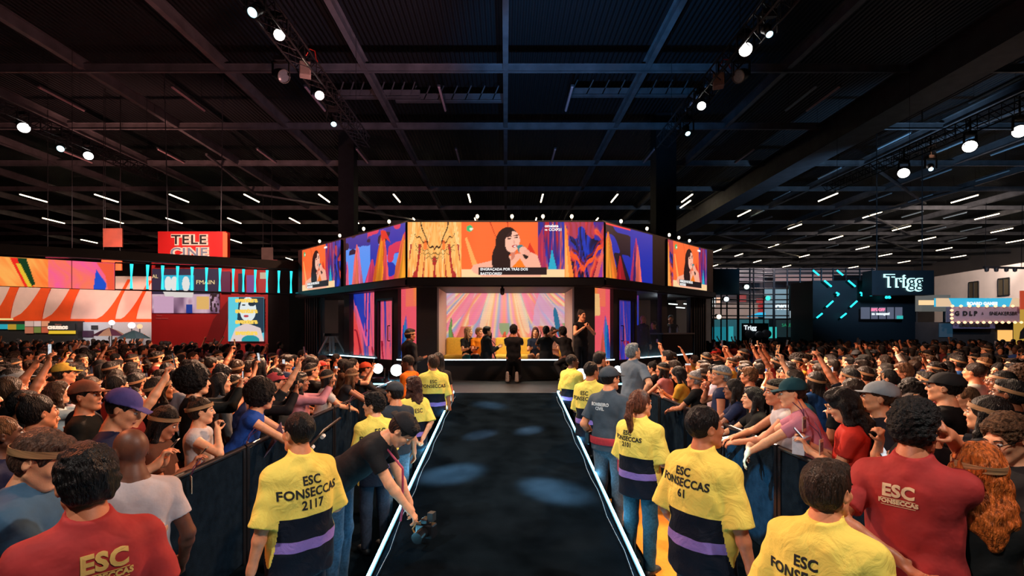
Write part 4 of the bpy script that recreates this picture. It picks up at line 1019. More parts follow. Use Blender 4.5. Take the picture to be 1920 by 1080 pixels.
# glass
M_glass = mat('window_glass', (.6, .75, .8), .03, alpha=.07, noise=0)
m = MB()
for s in (-1, 1):
    for t0, t1 in ((.02, .605), (1.44, 2.44), (2.68, 3.80)): seg(m, *ordered(s, t0, t1, lw), 1.46, 3.34, .012, .03)
spart('glass', m, M_glass)
# doors
for s in (-1, 1):
    a, b = ordered(s, .76, 1.37, lw); M, L_ = frame_at(a, b); M = INV @ M
    f = MB(); 
    for x in (.03, L_ - .03): f.box((x, .02, 2.05), (.06, .05, 2.06), M)
    f.box((L_ / 2, .02, 1.06), (L_, .05, .08), M).box((L_ / 2, .02, 3.06), (L_, .05, .06), M)
    d = link('door', f.mesh('door'), M_gloss, stu)
    link('pane', MB().box((L_ / 2, .03, 2.05), (L_ - .1, .01, 1.95), M).mesh('pane'), M_glass, d)
    hx = L_ - .14 if s < 0 else .14
    link('handle', MB().path([M @ Vector((hx, -.01, 1.95)), M @ Vector((hx, -.08, 1.95)), M @ Vector((hx, -.08, 2.35)), M @ Vector((hx, -.01, 2.35))], .012).mesh('handle'), M_gloss, d)
def screen_thing(name, p0, p1, z0, z1, pic, label, strength=1.0, cat='screen', off=-.02, **k):
    t = empty(name, ((p0[0] + p1[0]) / 2, (p0[1] + p1[1]) / 2, z0), 0, label, cat, k.pop('group', None)); Ti = Matrix.Translation(-t.location)
    o = led('image', p0, p1, z0, z1, pic, strength, None, None, off - .004); o.data.transform(Ti); o.parent = t
    M, L_ = frame_at(p0, p1); f = MB().box((L_ / 2, off + .025, (z0 + z1) / 2), (L_ + .03, .045, z1 - z0 + .03), Ti @ M)
    f.build('bezel', M_black, t); return t, M, L_, Ti
# --- upper crown
t, M, L_, Ti = screen_thing('led_screen', uw(-1, 0), uw(1, 0), 3.53, 4.88, pic_main, 'wide centre screen over the stage showing a dark-haired speaker with a microphone', 1.05)
M_cap = glow('caption_white', (1, 1, 1), 1.0, False)
sp_ = lambda px, py: Vector(((px - 770) / 353 * 4.8, -.036, 3.53 + (520 - py) / 103 * 1.35))
def cap_text(body, px, py, size, sx=1, m=M_cap, MM=None, **k):
    T_ = (MM or (Ti @ M)) @ Matrix.Translation(sp_(px, py)); return text_on(body, size, T_, m, t, 'caption', sx, depth=.003, align='LEFT', **k)
cap_text('ENGRAÇADA POR TRÁS DOS', 901, 505.5, .088, 1.0, bold=.002); cap_text('BASTIDORES?', 901, 513.8, .088, 1.0, bold=.002)
cap_text('omelete', 1017, 424.5, .10, 1.0, bold=.003); cap_text('na', 1017, 431.5, .07, 1.0, bold=.002)
cap_text('CCXP21', 1024, 431.5, .085, 1.05, bold=.003)
for s, side in ((-1, 'left'), (1, 'right')):
    b0, b1 = (650, 762) if s < 0 else (1134, 1222); t0, t1 = tu(b1 if s < 0 else b0), tu(b0 if s < 0 else b1)
    a, b = ordered(s, max(t0, .05), t1, uw)
    screen_thing('led_screen', a, b, 3.53, 4.88, pic_spikes_left if s < 0 else pic_spikes_right, 'slanted ' + side + ' screen with pink and orange cloth cones on ' + ('light' if s < 0 else 'deep') + ' blue', 1.0)
    b0, b1 = (568, 640) if s < 0 else (1251, 1324)
    a, b = ordered(s, tu(b1 if s < 0 else b0), tu(b0 if s < 0 else b1), uw)
    t, M, L_, Ti = screen_thing('led_screen', a, b, 3.53, 4.88, (lambda x, y: pic_host_side(x, y, False)) if s < 0 else (lambda x, y: pic_host_side(x, y, True)), 'small outermost ' + side + ' screen repeating the speaker on orange', 1.0)
    o0 = .0 if s < 0 else .12 * L_; k = L_ * .87 / 190
    for bd, yy in (('ENGRAÇADA POR TRÁS DOS', 85.5 + 3), ('BASTIDORES?', 96)):
        text_on(bd, .105, Ti @ M @ Matrix.Translation((o0 + 34 * k, -.036, 3.53 + (103 - yy) / 103 * 1.35)), M_cap, t, 'caption', .62, depth=.003, align='LEFT', bold=.002)
    text_on('omelete', .11, Ti @ M @ Matrix.Translation((o0 + 133 * k, -.036, 4.78)), M_cap, t, 'caption', .55, depth=.003, align='LEFT', bold=.003)
# --- lower windows: cloth pictures behind the glass
for s, side in ((-1, 'left'), (1, 'right')):
    P_ = [BL, (245, 90, 140), (250, 100, 110), (25, 60, 180), (240, 80, 130)]; Q_ = [RD, (235, 60, 60), BL, (60, 60, 190), (245, 90, 80), (20, 60, 170)]
    a, b = ordered(s, .03, .60, lw); screen_thing('led_screen', a, b, 1.50, 3.30, pic_coral(s > 0), 'narrow coral picture panel beside the ' + side + ' front column of the studio', .95, off=.10)
    a, b = ordered(s, .80, 1.34, lw); screen_thing('led_screen', a, b, 1.14, 3.02, pic_wing(61 if s < 0 else 67, P_ if s < 0 else Q_, False), 'tall red and pink picture behind the ' + side + ' studio door', .9, off=.12)
    e1 = 2.44 if s < 0 else 2.60
    a, b = ordered(s, 1.46, e1, lw); screen_thing('led_screen', a, b, 1.50, 3.32, pic_wing(64, P_ if s < 0 else Q_, s < 0), 'large ' + ('pink and blue zigzag' if s < 0 else 'red and blue streaked') + ' picture in the ' + side + ' studio window', .95, off=.14 if s < 0 else .9)
screen_thing('led_screen', (-1.77, 15.05), (1.77, 15.05), 1.35, 3.36, pic_lounge, 'pastel fan of coloured rays covering the wall behind the yellow sofa', .95)
strip([(-1.70, LD - .05, 1.50), (1.6, LD - .05, 1.50)], 'long glowing strip along the sill below the yellow sofa', .013, M_neon2)
for s, side in ((-1, 'left'), (1, 'right')):
    for t0, t1, w_ in ((.02, .62, 'inner'), (1.40, 3.85, 'outer')):
        strip([(*lw(s, t0 + 0), 1.47), (*lw(s, t1), 1.47)] if 0 else [(lw(s, t0)[0] , lw(s, t0)[1] - .06, 1.47), (lw(s, t1)[0], lw(s, t1)[1] - .06, 1.47)], w_ + ' glowing sill strip on the ' + side + ' wing of the studio', .013, M_neon2)
# bulbs on the crown
M_bulb = glow('bulb_warm', (1, .80, .50), 7, False)
bul = [(895, 411, 0), (960, 409, 0), (1018, 411, 0), (1072, 410, 0), (679, 431, -1), (727, 419, -1), (596, 454, -1), (634, 444, -1), (1167, 421, 1), (1216, 437, 1), (1258, 449, 1), (1276, 460, 1), (1296, 459, 1)]
for i, (px, py, s) in enumerate(sorted(bul)):
    if s == 0: x, y = xat(px, UD + .2), UD + .2
    else: q = tu(px); x, y = uw(s, q); y += .15
    t = empty('clear_bulb', (x, y, 4.95), 0, 'small warm bulb standing on the crown of screens, ' + ordn(i, len(bul)), 'light bulb', 'bulbs on the crown of screens')
    MB().tube((0, 0, -.02), (0, 0, .07), .018, n=8).build('socket', M_black, t); MB().lathe([(.001, .17), (.03, .155), (.042, .12), (.03, .085), (.015, .07)], n=12).build('globe', M_bulb, t, True)
t = empty('dome_camera', (-.08, LD - .12, 3.26), 0, 'black camera hanging at the top of the studio opening', 'camera'); MB().tube((0, 0, .1), (0, 0, 0), .03).build('mount', M_gloss, t); MB().lathe([(.001, -.17), (.045, -.15), (.055, -.10), (.055, 0), (.001, .01)], n=20).build('housing', M_gloss, t, True)
# floor lamps on the platform
for i, (px, py, d, r_) in enumerate(((709, 691, 11.9, .13), (744, 694, 11.6, .15), (811, 703, 11.5, .13), (1089, 702, 11.5, .15), (1158, 693, 11.7, .10), (1206, 693, 11.9, .09))):
    x = xat(px, d); z = EYE + (VY - py) / FPX * d
    t = empty('floor_lamp', (x, d, PZ), 0, 'bright white round lamp on the platform floor, ' + ordn(i, 6), 'stage light', 'floor lamps on the platform'); h_ = z - PZ
    MB().box((0, .02, .05), (.30, .26, .10)).build('base', M_gloss, t); MB().bar((-r_ - .03, 0, .08), (-r_ - .03, 0, h_), .03, .06).bar((r_ + .03, 0, .08), (r_ + .03, 0, h_), .03, .06).build('yoke', M_gloss, t)
    Q = Matrix.Translation((0, 0, h_)) @ Vector((-x * .05, -1, .05)).to_track_quat('Z', 'Y').to_matrix().to_4x4()
    o = MB().lathe([(.001, -.2), (r_ * .8, -.17), (r_, -.02), (r_, .1), (r_ * .9, .1)], n=24, M=Q).build('lamp_head', M_gloss, t, True)
    MB().lathe([(.001, .095), (r_ * .5, .09), (r_ * .88, .07)], n=24, M=Q).build('lens', glow('floor_lens', (.85, .96, 1), 12, False), o, True)
# work lights glow inside
light('AREA', (0, 13.6, 3.2), (0, 14.2, 1.2), 55, (1, .86, .62), 1.4)
light('POINT', (-4.6, 16.6, 2.9), (0, 0, 0), 6, (.6, .8, 1), .2); light('POINT', (5.2, 16.8, 2.9), (0, 0, 0), 10, (.8, .9, 1), .2)
# ---- furniture inside
M_sofa = mat('yellow_upholstery', srgb(236, 190, 70), .8, noise=.08, nscale=20, bump=.2)
def sofa(x0, x1, label):
    t = empty('sofa', ((x0 + x1) / 2, 14.3, 1.06), 0, label, 'sofa', None); w_ = x1 - x0
    bevel(MB().box((0, 0, .24), (w_, .85, .48)).build('seat', M_sofa, t), .05, 3); bevel(MB().box((0, .5, .48), (w_, .22, .96)).build('backrest', M_sofa, t), .05, 3)
    m = MB(); [m.box((sx * (w_ / 2 - .15), -.3, .0), (.05, .05, .08)) for sx in (-1, 1)]; build_each(m, 'leg', M_dsteel, t)
sofa(-1.74, -.62, 'yellow block sofa at the left of the stage lounge'); sofa(-.30, 1.74, 'long yellow block sofa at the right of the stage lounge')
t = empty('side_table', (-.30, 13.55, 1.06), 0, 'low dark round table in the middle of the lounge', 'table'); MB().lathe([(.001, .42), (.3, .42), (.3, .39), (.001, .39)], n=24).build('tabletop', M_gloss, t); MB().tube((0, 0, .39), (0, 0, 0), .03).lathe([(.001, .02), (.18, .02), (.18, 0)], n=20).build('stem', M_gloss, t)
def tripod_cam(x, y, z, label):
    t = empty('video_camera', (x, y, z), 0, label, 'video camera'); m = MB()
    for k in range(3):
        a = k * 2.094 + .4; l = MB().tube((0, 0, .85), (.34 * math.cos(a), .34 * math.sin(a), 0), .016).build('leg', M_gloss, t)
    bevel(MB().box((0, 0, 1.02), (.12, .34, .16)).box((0, .0, .89), (.1, .1, .1)).build('camera_body', M_gloss, t), .01); MB().tube((0, .15, 1.02), (0, .36, 1.02), .05, .06, 16).build('lens', M_gloss, t)
    MB().box((0, -.05, 1.17), (.05, .2, .05)).bar((-.09, -.15, 1.1), (-.16, -.15, 1.18), .07, .10).build('viewfinder', M_gloss, t); MB().tube((.06, 0, .9), (.16, -.35, .80), .01).build('pan_handle', M_gloss, t)
tripod_cam(-.42, 13.2, 1.06, 'black video camera on a tripod in the studio lounge')
# step-ladder-like trestle in the dark left window
t = empty('trestle', (xat(622, 15.9), 15.9, PZ), R(40), 'pale A-frame trestle standing in the dark left studio window', 'trestle'); M_tr = mat('pale_metal', (.55, .56, .6), .5)
for x0, x1 in ((-.12, -.42), (-.04, -.06), (.04, .06), (.12, .42)): MB().bar((x0, 0, 1.05), (x1, 0, .5), .07, .03).build('leg', M_tr, t)
MB().box((0, 0, 1.09), (.5, .12, .09)).box((0, 0, .25), (1.0, .3, .5)).build('top_beam', M_gloss, t)
# counter in the right wing
t_bar = t = empty('bar_counter', (xat(1262, 15.6), 15.75, PZ), R(45), 'dark counter behind the right studio window', 'counter'); MB().box((0, 0, .55), (2.0, .45, 1.1)).build('body', M_gloss, t); MB().box((0, 0, 1.13), (2.1, .55, .04)).build('worktop', mat('grey_top', (.25, .25, .27), .3), t)
for q in range(3):
    o = MB().lathe([(.001, 0), (.03, 0), (.03, .12), (.012, .16), (.012, .2), (.001, .2)], (-.6 + q * .5, 0, 1.155), 12).build('bottle', M_tr); o.location = t_bar.location; o.rotation_euler = t_bar.rotation_euler; tag(o, 'pale bottle standing on the dark studio counter, ' + ordn(q, 3), 'bottle', 'bottles on the studio counter')
for q in range(3):
    t = empty('wall_lamp', (xat(1262 + 14 * q, 17), 17, 3.12 - .12 * (q % 2)), R(45), 'white batten under the right studio ceiling, ' + ordn(q, 3), 'ceiling light', 'battens in the right studio room'); MB().tube((-.3, 0, 0), (.3, 0, 0), .018, n=8).build('tube', glow('batten', (.9, 1, .95), 2.5, False), t); MB().box((0, 0, .03), (.64, .05, .03)).build('housing', M_gloss, t)
for q, (x, y) in enumerate(((-2.0, 10.65), (1.97, 7.6))):
    o = bevel(MB().box((0, 0, .25 if q else .26), (.9, .7, .5 if not q else .28)).build('step_block', M_black, None, loc=(x if not q else 1.97, y, 0 if not q else -.11)), .01)
    tag(o, ('black step block left of the platform under a man in a jacket', 'low black block under the man in a grey polo shirt')[q], 'step')

# ------------------------------------------------------------------ barriers
def barrier(x, y, rz_, label):
    t = empty('crowd_barrier', (x, y, 0), rz_, label, 'crowd barrier', 'black crowd barriers'); L_ = 1.22
    o = MB().box((0, 0, .55), (L_ - .02, .03, 1.06)).build('panel', M_bar, t); m = MB()
    for z in (1.10,): m.tube((-L_ / 2 + .01, 0, z), (L_ / 2 - .01, 0, z), .026, n=12)
    m.build('top_rail', M_gloss, t); m = MB()
    for s_ in (-1, 1): m.box((s_ * (L_ / 2 - .03), 0, .55), (.05, .05, 1.1))
    build_each(m, 'post', M_gloss, t); MB().box((0, .28, .02), (L_ - .04, .5, .03)).build('foot_plate', M_dsteel, t); return t
M_bar = mat('barrier_cloth', (.007, .013, .021), .8, spec=0, noise=.3, nscale=12, bump=.3, bscale=120)
for s, side in ((-1, 'left'), (1, 'right')):
    k = 0
    for k in range(7):
        y = 2.95 + k * 1.23; barrier(s * (2.62 if s > 0 else 2.5), y, R(90) if s < 0 else R(-90), 'black cloth-covered barrier panel on the ' + side + ' side of the aisle, ' + ['nearest', 'second from the viewer', 'third from the viewer', 'fourth from the viewer', 'fifth from the viewer', 'sixth from the viewer', 'farthest'][k])

# ------------------------------------------------------------------ overhead ring with teal tubes and the banner screen, left
M_teal = glow('teal_tube', (.02, .62, .75), 1.8)
r0, r1 = (xat(-60, 13.2), 13.2), (xat(562, 17.0), 17.0)
tag(seg(MB(), r0, r1, 4.30, 4.56, .25).build('ring_truss', M_black), 'long black clad truss overhead from the left edge to the studio', 'truss')
for z, wd in ((4.24, 'upper'), (3.44, 'lower')):
    tag(MB().tube((xat(216, 14.9), 14.9, z), (xat(558, 16.95), 16.95, z), .022, n=8).build('tube_rail', M_black), wd + ' thin black rail carrying the upright teal tubes', 'rail')
tp = [249, 279, 307, 335, 362, 389, 414, 439, 458, 480, 502, 524, 547]
tm_ = None
for i, px in enumerate(tp):
    d = 15.0 + (px - 230) / 320 * 1.95; t = empty('neon_tube', (xat(px, d), d - .06, 3.84), 0, 'upright teal glowing tube between two black rails, ' + ordn(i, len(tp)), 'light', 'teal tubes along the overhead rails')
    if tm_ is None:
        tm_ = (MB().tube((0, 0, -.36), (.0, 0, .0), .036, .022, n=10).tube((0, 0, 0), (.01, 0, .38), .022, .044, n=10).mesh('tube', True), MB().tube((.01, 0, .38), (.01, 0, .43), .05, n=10).tube((0, 0, -.36), (0, 0, -.41), .04, n=10).mesh('end_cap', True))
    link('tube', tm_[0], None if tm_[0].materials else M_teal, t); link('end_cap', tm_[1], None if tm_[1].materials else M_black, t)
a, b = (xat(-60, 13.2), 13.2), (xat(215, 14.9), 14.9)
screen_thing('led_screen', a, b, 3.43, 4.22, pic_banner, 'long banner screen hanging at the upper left, orange fading to pink', 1.0)

# ------------------------------------------------------------------ stands around the hall
def P3(px, py, d): return at(px, py, d)
def slab(name, px0, px1, py0, py1, d, m, label, cat, th=.15, d2=None, parent=None, group=None, bot=None, pname='panel'):
    """upright panel standing/hanging across the view between two picture columns"""
    d2 = d2 or d; a, b = (xat(px0, d), d), (xat(px1, d2), d2); z1 = EYE + (VY - py0) / FPX * d; z0 = bot if bot is not None else EYE + (VY - py1) / FPX * d
    M, L_ = frame_at(a, b)
    t = empty(name, (a[0], a[1], z0), 0, label, cat, group) if parent is None else parent
    Ti = Matrix.Translation(-t.location); o = MB().box((L_ / 2, th / 2, (z0 + z1) / 2), (L_, th, z1 - z0), Ti @ M).build(pname, m, t)
    return t, Ti @ M, L_, z0, z1
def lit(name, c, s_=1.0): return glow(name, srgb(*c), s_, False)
# striped big-top fascia
M_tent = mat('tent_cream', srgb(240, 205, 190), .8, noise=.05, nscale=2)
M_tento = mat('tent_orange', srgb(250, 85, 15), .8, noise=.06, nscale=2)
D = 30
t, M, L_, z0, z1 = slab('tent_fascia', -70, 286, 518, 604, D, M_tent, 'cream fascia with orange swooping stripes behind the banner screen', 'tent', th=.4, pname='cloth')
def px2(px, py, d, t, off=0.0): p = at(px, py, d); p.y -= off; return p - t.location
def flat_poly(pts, d, t, m, name, off=.05, th=.04):
    v = [px2(x, y, d, t, off) for x, y in pts]; n = len(v); vs = v + [q + Vector((0, th, 0)) for q in v]
    return MB().add(vs, [tuple(range(n)), tuple(range(n, 2 * n))[::-1]] + [(i, n + i, n + (i + 1) % n, (i + 1) % n) for i in range(n)]).build(name, m, t)
for x0, x1, yb, xa, xb, ya in ((-22, 20, 597, 28, 45, 520), (22, 80, 598, 88, 105, 522), (82, 132, 599, 141, 160, 524), (175, 216, 602, 240, 246, 524), (217, 255, 604, 279, 286, 526)):
    L1 = [(x0 + (xa - x0) * (u ** .62), yb + (ya - yb) * u) for u in [i / 8 for i in range(9)]]
    R1 = [(x1 + (xb - x1) * (u ** 1.6), yb + (ya - yb) * u) for u in [i / 8 for i in range(9)]]
    flat_poly(L1 + R1[::-1], D, t, M_tento, 'stripe')
slab('tent_fascia', -70, 286, 598, 606, D - .1, M_tento, '', '', parent=t, pname='edge_band', th=.1)
def text_px(body, px, py, d, size_px, m, parent, name='lettering', off=.08, sx=1.0, M=None, **k):
    size = size_px / FPX * d * 1.38; p = at(px, py, d); T = Matrix.Translation((p.x, p.y - off, p.z)); T = Matrix.Translation(-parent.location) @ T
    return text_on(body, size, T, m, parent, name, sx, **k)
# stalls under the tent
M_dk = mat('stall_dark', (.02, .018, .018), .6)
t, M, L_, z0, z1 = slab('food_stall', -60, 145, 602, 640, 29.2, M_dk, 'dark food stall with small lit menu boards under the striped tent', 'food stall', bot=0.0, th=.5)
for x0, x1, y0, y1, c, nm in ((-5, 16, 608, 617, (30, 170, 190), 'menu'), (17, 33, 608, 618, (190, 150, 40), 'menu'), (33, 48, 608, 618, (20, 120, 60), 'menu'), (49, 64, 602, 612, (215, 175, 160), 'food_picture'), (49, 64, 613, 625, (190, 110, 80), 'food_picture'), (66, 78, 602, 612, (225, 190, 180), 'food_picture'), (66, 78, 613, 624, (120, 130, 60), 'food_picture'), (80, 94, 602, 612, (230, 150, 110), 'food_picture'), (80, 94, 613, 624, (200, 90, 60), 'food_picture'), (93, 143, 620, 626, (245, 200, 40), 'yellow_strip'), (0, 26, 597, 600, (255, 230, 150), 'lamp_strip')):
    flat_poly([(x0, y1), (x1, y1), (x1, y0), (x0, y0)], 29.2, t, lit('menu_%d_%d_%d' % c, c, .8), nm, .08)
flat_poly([(93, 620), (143, 620), (143, 606), (112, 602), (93, 606)], 29.2, t, M_dk, 'sign_board', .1)
text_px('CHURROS', 112, 614.5, 29.2, 5.0, lit('sign_cream', (250, 225, 200), 1.0), t, off=.14, sx=1.15, bold=.03); text_px('Churros', 113, 608.5, 29.2, 2.6, lit('sign_pink', (200, 120, 100), .8), t, off=.14)
t, M, L_, z0, z1 = slab('service_counter', 145, 285, 604, 640, 29.6, mat('pale_panel', (.55, .60, .66), .6), 'pale lit service wall under the right end of the striped tent', 'stall', bot=0.0, th=.3)
flat_poly([(155, 632), (176, 632), (176, 620), (155, 620)], 29.6, t, lit('navy_red', (60, 20, 50), .8), 'small_sign'); flat_poly([(172, 618), (184, 618), (184, 610), (172, 610)], 29.6, t, M_dk, 'picture_frame')
for i, (px, py, r_) in enumerate(((209.5, 605, 5), (247, 610, 6), (262, 612, 4.5))):
    p = at(px, py, 28.6); e = empty('balloon_lamp', p, 0, ('white glowing ball lamp over the cream parasol', 'large white glowing ball lamp over the blue parasol', 'warm glowing ball lamp right of the large white one')[i], 'lamp')
    MB().lathe([(.001 + r_ / FPX * 28.6 * math.sin(PI * k / 12), -r_ / FPX * 28.6 * math.cos(PI * k / 12)) for k in range(13)], n=20).build('globe', lit('ball_%d' % i, ((245, 240, 245), (250, 245, 245), (255, 200, 150))[i], 1.2), e, True); MB().tube((0, 0, -.1), (0, 0, -p.z), .03).build('pole', M_steel, e)
for i, (px, py, c1, c2) in enumerate(((205, 614, (235, 205, 180), (120, 75, 110)), (251, 619, (75, 120, 135), (90, 130, 150)))):
    d = 24; p = at(px, py, d); e = empty('parasol', (p.x, p.y, 0), 0, ('cream and mauve parasol above the crowd under the tent', 'blue-grey parasol above the crowd beside the red booth')[i], 'parasol')
    n_s = 8; r_ = .68; ms = [mat('parasol_%d_%d' % (i, q), srgb(*c), .7) for q, c in enumerate((c1, c2))]
    for q in range(n_s):
        a0, a1 = 2 * PI * q / n_s, 2 * PI * (q + 1) / n_s; z = p.z
        MB().add([(0, 0, z), (r_ * .5 * math.cos(a0), r_ * .5 * math.sin(a0), z - .16), (r_ * .5 * math.cos(a1), r_ * .5 * math.sin(a1), z - .16), (r_ * math.cos(a0), r_ * math.sin(a0), z - .40), (r_ * math.cos(a1), r_ * math.sin(a1), z - .40)], [(0, 1, 2), (1, 3, 4, 2)]).build('canopy_panel', ms[q % 2], e)
    MB().tube((0, 0, 0), (0, 0, p.z), .02).build('pole', M_steel, e)
for px0, px1, py0, py1, d, c, lb in ((193, 229, 428, 463, 27, (150, 62, 38), 'rust-coloured hanging banner above the overhead truss'), (190, 228, 478, 507, 27, (225, 95, 35), 'orange hanging panel between banner screen and teal tubes'), (85, 138, 469, 484, 26, (215, 60, 110), 'pink rounded sign top showing above the banner screen'), (490, 512, 464, 488, 34, (150, 130, 120), 'pale grey cylinder-like panel hanging right of the red sign')):
    t, *_r = slab('hanging_banner', px0, px1, py0, py1, d, mat('ban_%d' % px0, tuple(v * .45 for v in srgb(*c)), .7, noise=.3, nscale=1.5), lb, 'banner', th=.06, pname='cloth'); MB().bar((.1, .03, _r[3] - _r[2] - .05), (.1, .03, 15.3 - _r[2]), .02).bar((_r[1] - .1, .03, _r[3] - _r[2] - .05), (_r[1] - .1, .03, 15.3 - _r[2]), .02).build('cable', M_dsteel, t)
# red booth
def emt(name, c, s_, n=.08): return mat(name, srgb(*c), .6, noise=n, nscale=1.0)
M_rb = emt('booth_red', (165, 28, 28), .45)
D = 24
tb, M, L_, z0, z1 = slab('red_booth', 284, 556, 490, 640, D, M_rb, 'large red exhibition booth with show windows and a tall face poster', 'booth', bot=0.0, th=2.5, pname='wall')
slab('', 291, 520, 487, 497, D - .25, emt('booth_red2', (120, 22, 40), .5), '', '', parent=tb, pname='cornice', th=.3)
def img(nm, px0, px1, py0, py1, d, pic, t, stg=.9, res=(130, 100)):
    z1 = EYE + (VY - py0) / FPX * d; z0 = EYE + (VY - py1) / FPX * d
    o = led(nm, (xat(px0, d), d), (xat(px1, d), d), z0, z1, pic, stg, None, res); o.data.transform(Matrix.Translation(-t.location)); o.parent = t; return o
img('show_window', 285, 412, 504, 587, D - .06, pic_shopwin, tb, .85)
flat_poly([(400, 600), (430, 560), (430, 590), (415, 640), (385, 640)], D, tb, emt('booth_red3', (120, 15, 20), .3), 'dark_red_panel', .03)  # slanted panel in a darker red on the booth front
img('face_poster', 428, 495, 557, 640, D - .12, pic_face_poster, tb, 1.0)
M_av = lit('poster_yellow', (250, 210, 90), 1.0)
for yy in (563, 583, 603, 624): text_px('aventura', 463, yy, D - .12, 8.5, M_av, tb, off=.05, sx=1.0, bold=.02)
text_px('Viagens', 300, 591.5, D, 2.6, lit('dim_pink', (190, 80, 70), .6), tb, off=.05); text_px('Sonhos incríveis', 305, 597, D, 2.6, lit('dim_pink', (0, 0, 0)), tb, off=.05)
for x0, x1, y0, y1, c in ((447, 458, 513, 549, (30, 20, 60)), (463, 478, 516, 549, (140, 70, 150)), (485, 512, 523, 549, (200, 35, 40)), (488, 500, 511, 523, (225, 200, 170)), (528, 556, 523, 552, (190, 25, 50)), (414, 432, 509, 549, (110, 25, 70)), (521, 555, 556, 588, (120, 90, 140)), (526, 534, 560, 577, (215, 120, 50)), (537, 549, 560, 572, (235, 215, 170)), (521, 555, 588, 606, (95, 70, 120)), (555, 553, 0, 0, (0, 0, 0))):
    if y1: flat_poly([(x0, y1), (x1, y1), (x1, y0), (x0, y0)], D - .1, tb, lit('bw_%d_%d' % (x0, y0), c, .7), 'display_panel', .03)
text_px('AL', 294, 519, D, 7, lit('yellowish', (245, 215, 150), 1), tb, off=.12); text_px('FMAIN', 388, 530, D, 8, lit('yellowish', (0, 0, 0)), tb, off=.12, sx=1.1)
# red block sign above it
ts, M, L_, z0, z1 = slab('block_sign', 296, 424, 434, 492, D + .5, emt('sign_red', (200, 25, 25), .8), 'red block sign with big outlined letters hanging over the booth', 'sign', th=.35, pname='box')
flat_poly([(418, 482), (426, 482), (426, 437), (418, 434)], D + .45, ts, lit('edge_orange', (255, 110, 50), 1.0), 'lit_edge', .02)
for wd, yy in (('TELE', 451), ('CINE', 475)):
    text_px(wd, 357, yy, D + .5, 17.5, lit('neon_rose', (255, 190, 160), 1.3), ts, 'glow_outline', off=.06, sx=1.2, bold=.055, spacing=1.12)
    text_px(wd, 357, yy, D + .5, 17.5, M_ink if wd == 'TELE' else lit('letter_grey', (150, 140, 150), .8), ts, 'lettering', off=.12, sx=1.2, bold=.012, spacing=1.12)
MB().bar((.4, .15, 1.3), (.2, .15, 15.3 - ts.location.z), .03).bar((3.0, .15, 1.3), (3.1, .15, 15.3 - ts.location.z), .03).build('cable', M_steel, ts)
# dark-clad block between booth and studio
tag(MB().box((-9.6, 22.0, 2.6), (.9, 1.6, 5.2)).build('clad_tower', M_black), 'black clad tower between the red booth and the studio', 'tower')

# ---- right-hand stands
D = 34
t = empty('scaffold_wall', (xat(1335, D), D, 0), 0, 'black scaffold grid with dark panels and small lamps', 'scaffold'); o0 = t.location
mb = MB(); fr = [1338, 1352, 1363, 1383, 1385, 1406, 1413, 1432, 1450, 1452, 1476, 1500, 1524, 1540, 1562, 1586, 1612, 1635]
for px in fr: mb.tube(at(px, 503, D) - o0, at(px, 640, D) - o0, .05, n=6)
for py in (505, 512, 520, 528, 541, 552, 562, 570, 578, 592, 598): mb.tube(at(1335 if py < 530 or py > 550 else 1385, py, D) - o0, at(1640 if py < 530 else 1480, py, D) - o0, .045, n=6)
mb.build('grid', M_dsteel, t)
for x0, x1, y0, y1 in ((1337, 1383, 505, 552), (1477, 1524, 536, 583)): flat_poly([(x0, y1), (x1, y1), (x1, y0), (x0, y0)], D, t, mat('petrol_panel', (.010, .045, .065), .7), 'dark_panel', .2, .1)
D = 37
t = empty('backdrop_stand', (xat(1335, D), D, 0), 0, 'pale and teal lit stand seen through the scaffold grid', 'booth')
flat_poly([(1336, 674.8), (1640, 674.8), (1640, 503), (1336, 503)], D + 1, t, emt('stand_base', (45, 42, 48), .25), 'back_panel', 0, .3)
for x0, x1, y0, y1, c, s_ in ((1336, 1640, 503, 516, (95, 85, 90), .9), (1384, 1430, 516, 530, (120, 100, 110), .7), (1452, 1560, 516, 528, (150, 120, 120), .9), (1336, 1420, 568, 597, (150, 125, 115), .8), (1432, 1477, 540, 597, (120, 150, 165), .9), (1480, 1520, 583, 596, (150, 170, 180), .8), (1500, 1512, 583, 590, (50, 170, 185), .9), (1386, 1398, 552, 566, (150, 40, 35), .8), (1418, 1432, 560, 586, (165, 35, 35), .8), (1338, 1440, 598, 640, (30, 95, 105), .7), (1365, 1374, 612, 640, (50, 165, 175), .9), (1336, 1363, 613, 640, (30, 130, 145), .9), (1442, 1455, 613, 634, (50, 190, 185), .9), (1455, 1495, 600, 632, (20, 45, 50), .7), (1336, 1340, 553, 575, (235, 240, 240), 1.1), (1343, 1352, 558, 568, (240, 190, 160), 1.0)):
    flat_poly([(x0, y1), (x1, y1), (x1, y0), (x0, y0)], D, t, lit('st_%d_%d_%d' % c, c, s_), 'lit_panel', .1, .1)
flat_poly([(1398, 594), (1432, 594), (1432, 586), (1420, 586)], D, t, lit('skyblue', (40, 190, 240), 1.0), 'blue_wedge', .25)
text_px('JOKE', 1461, 576.5, D, 8, lit('white_l', (235, 245, 250), 1.1), t, off=.25, sx=1.1, bold=.04); text_px('SALE', 1471, 610, D, 6, lit('green_l', (30, 160, 110), .8), t, off=.25)
t, *_ = slab('small_sign', 1392, 1441, 606, 636, 30, emt('navy_sign', (20, 24, 38), .3), 'dark sign with white round-letter word above the right crowd', 'sign', th=.1, bot=0.0); text_px('Trigg', 1406, 614.5, 30, 8.2, lit('white_l', (0, 0, 0)), t, off=.04, bold=.01)
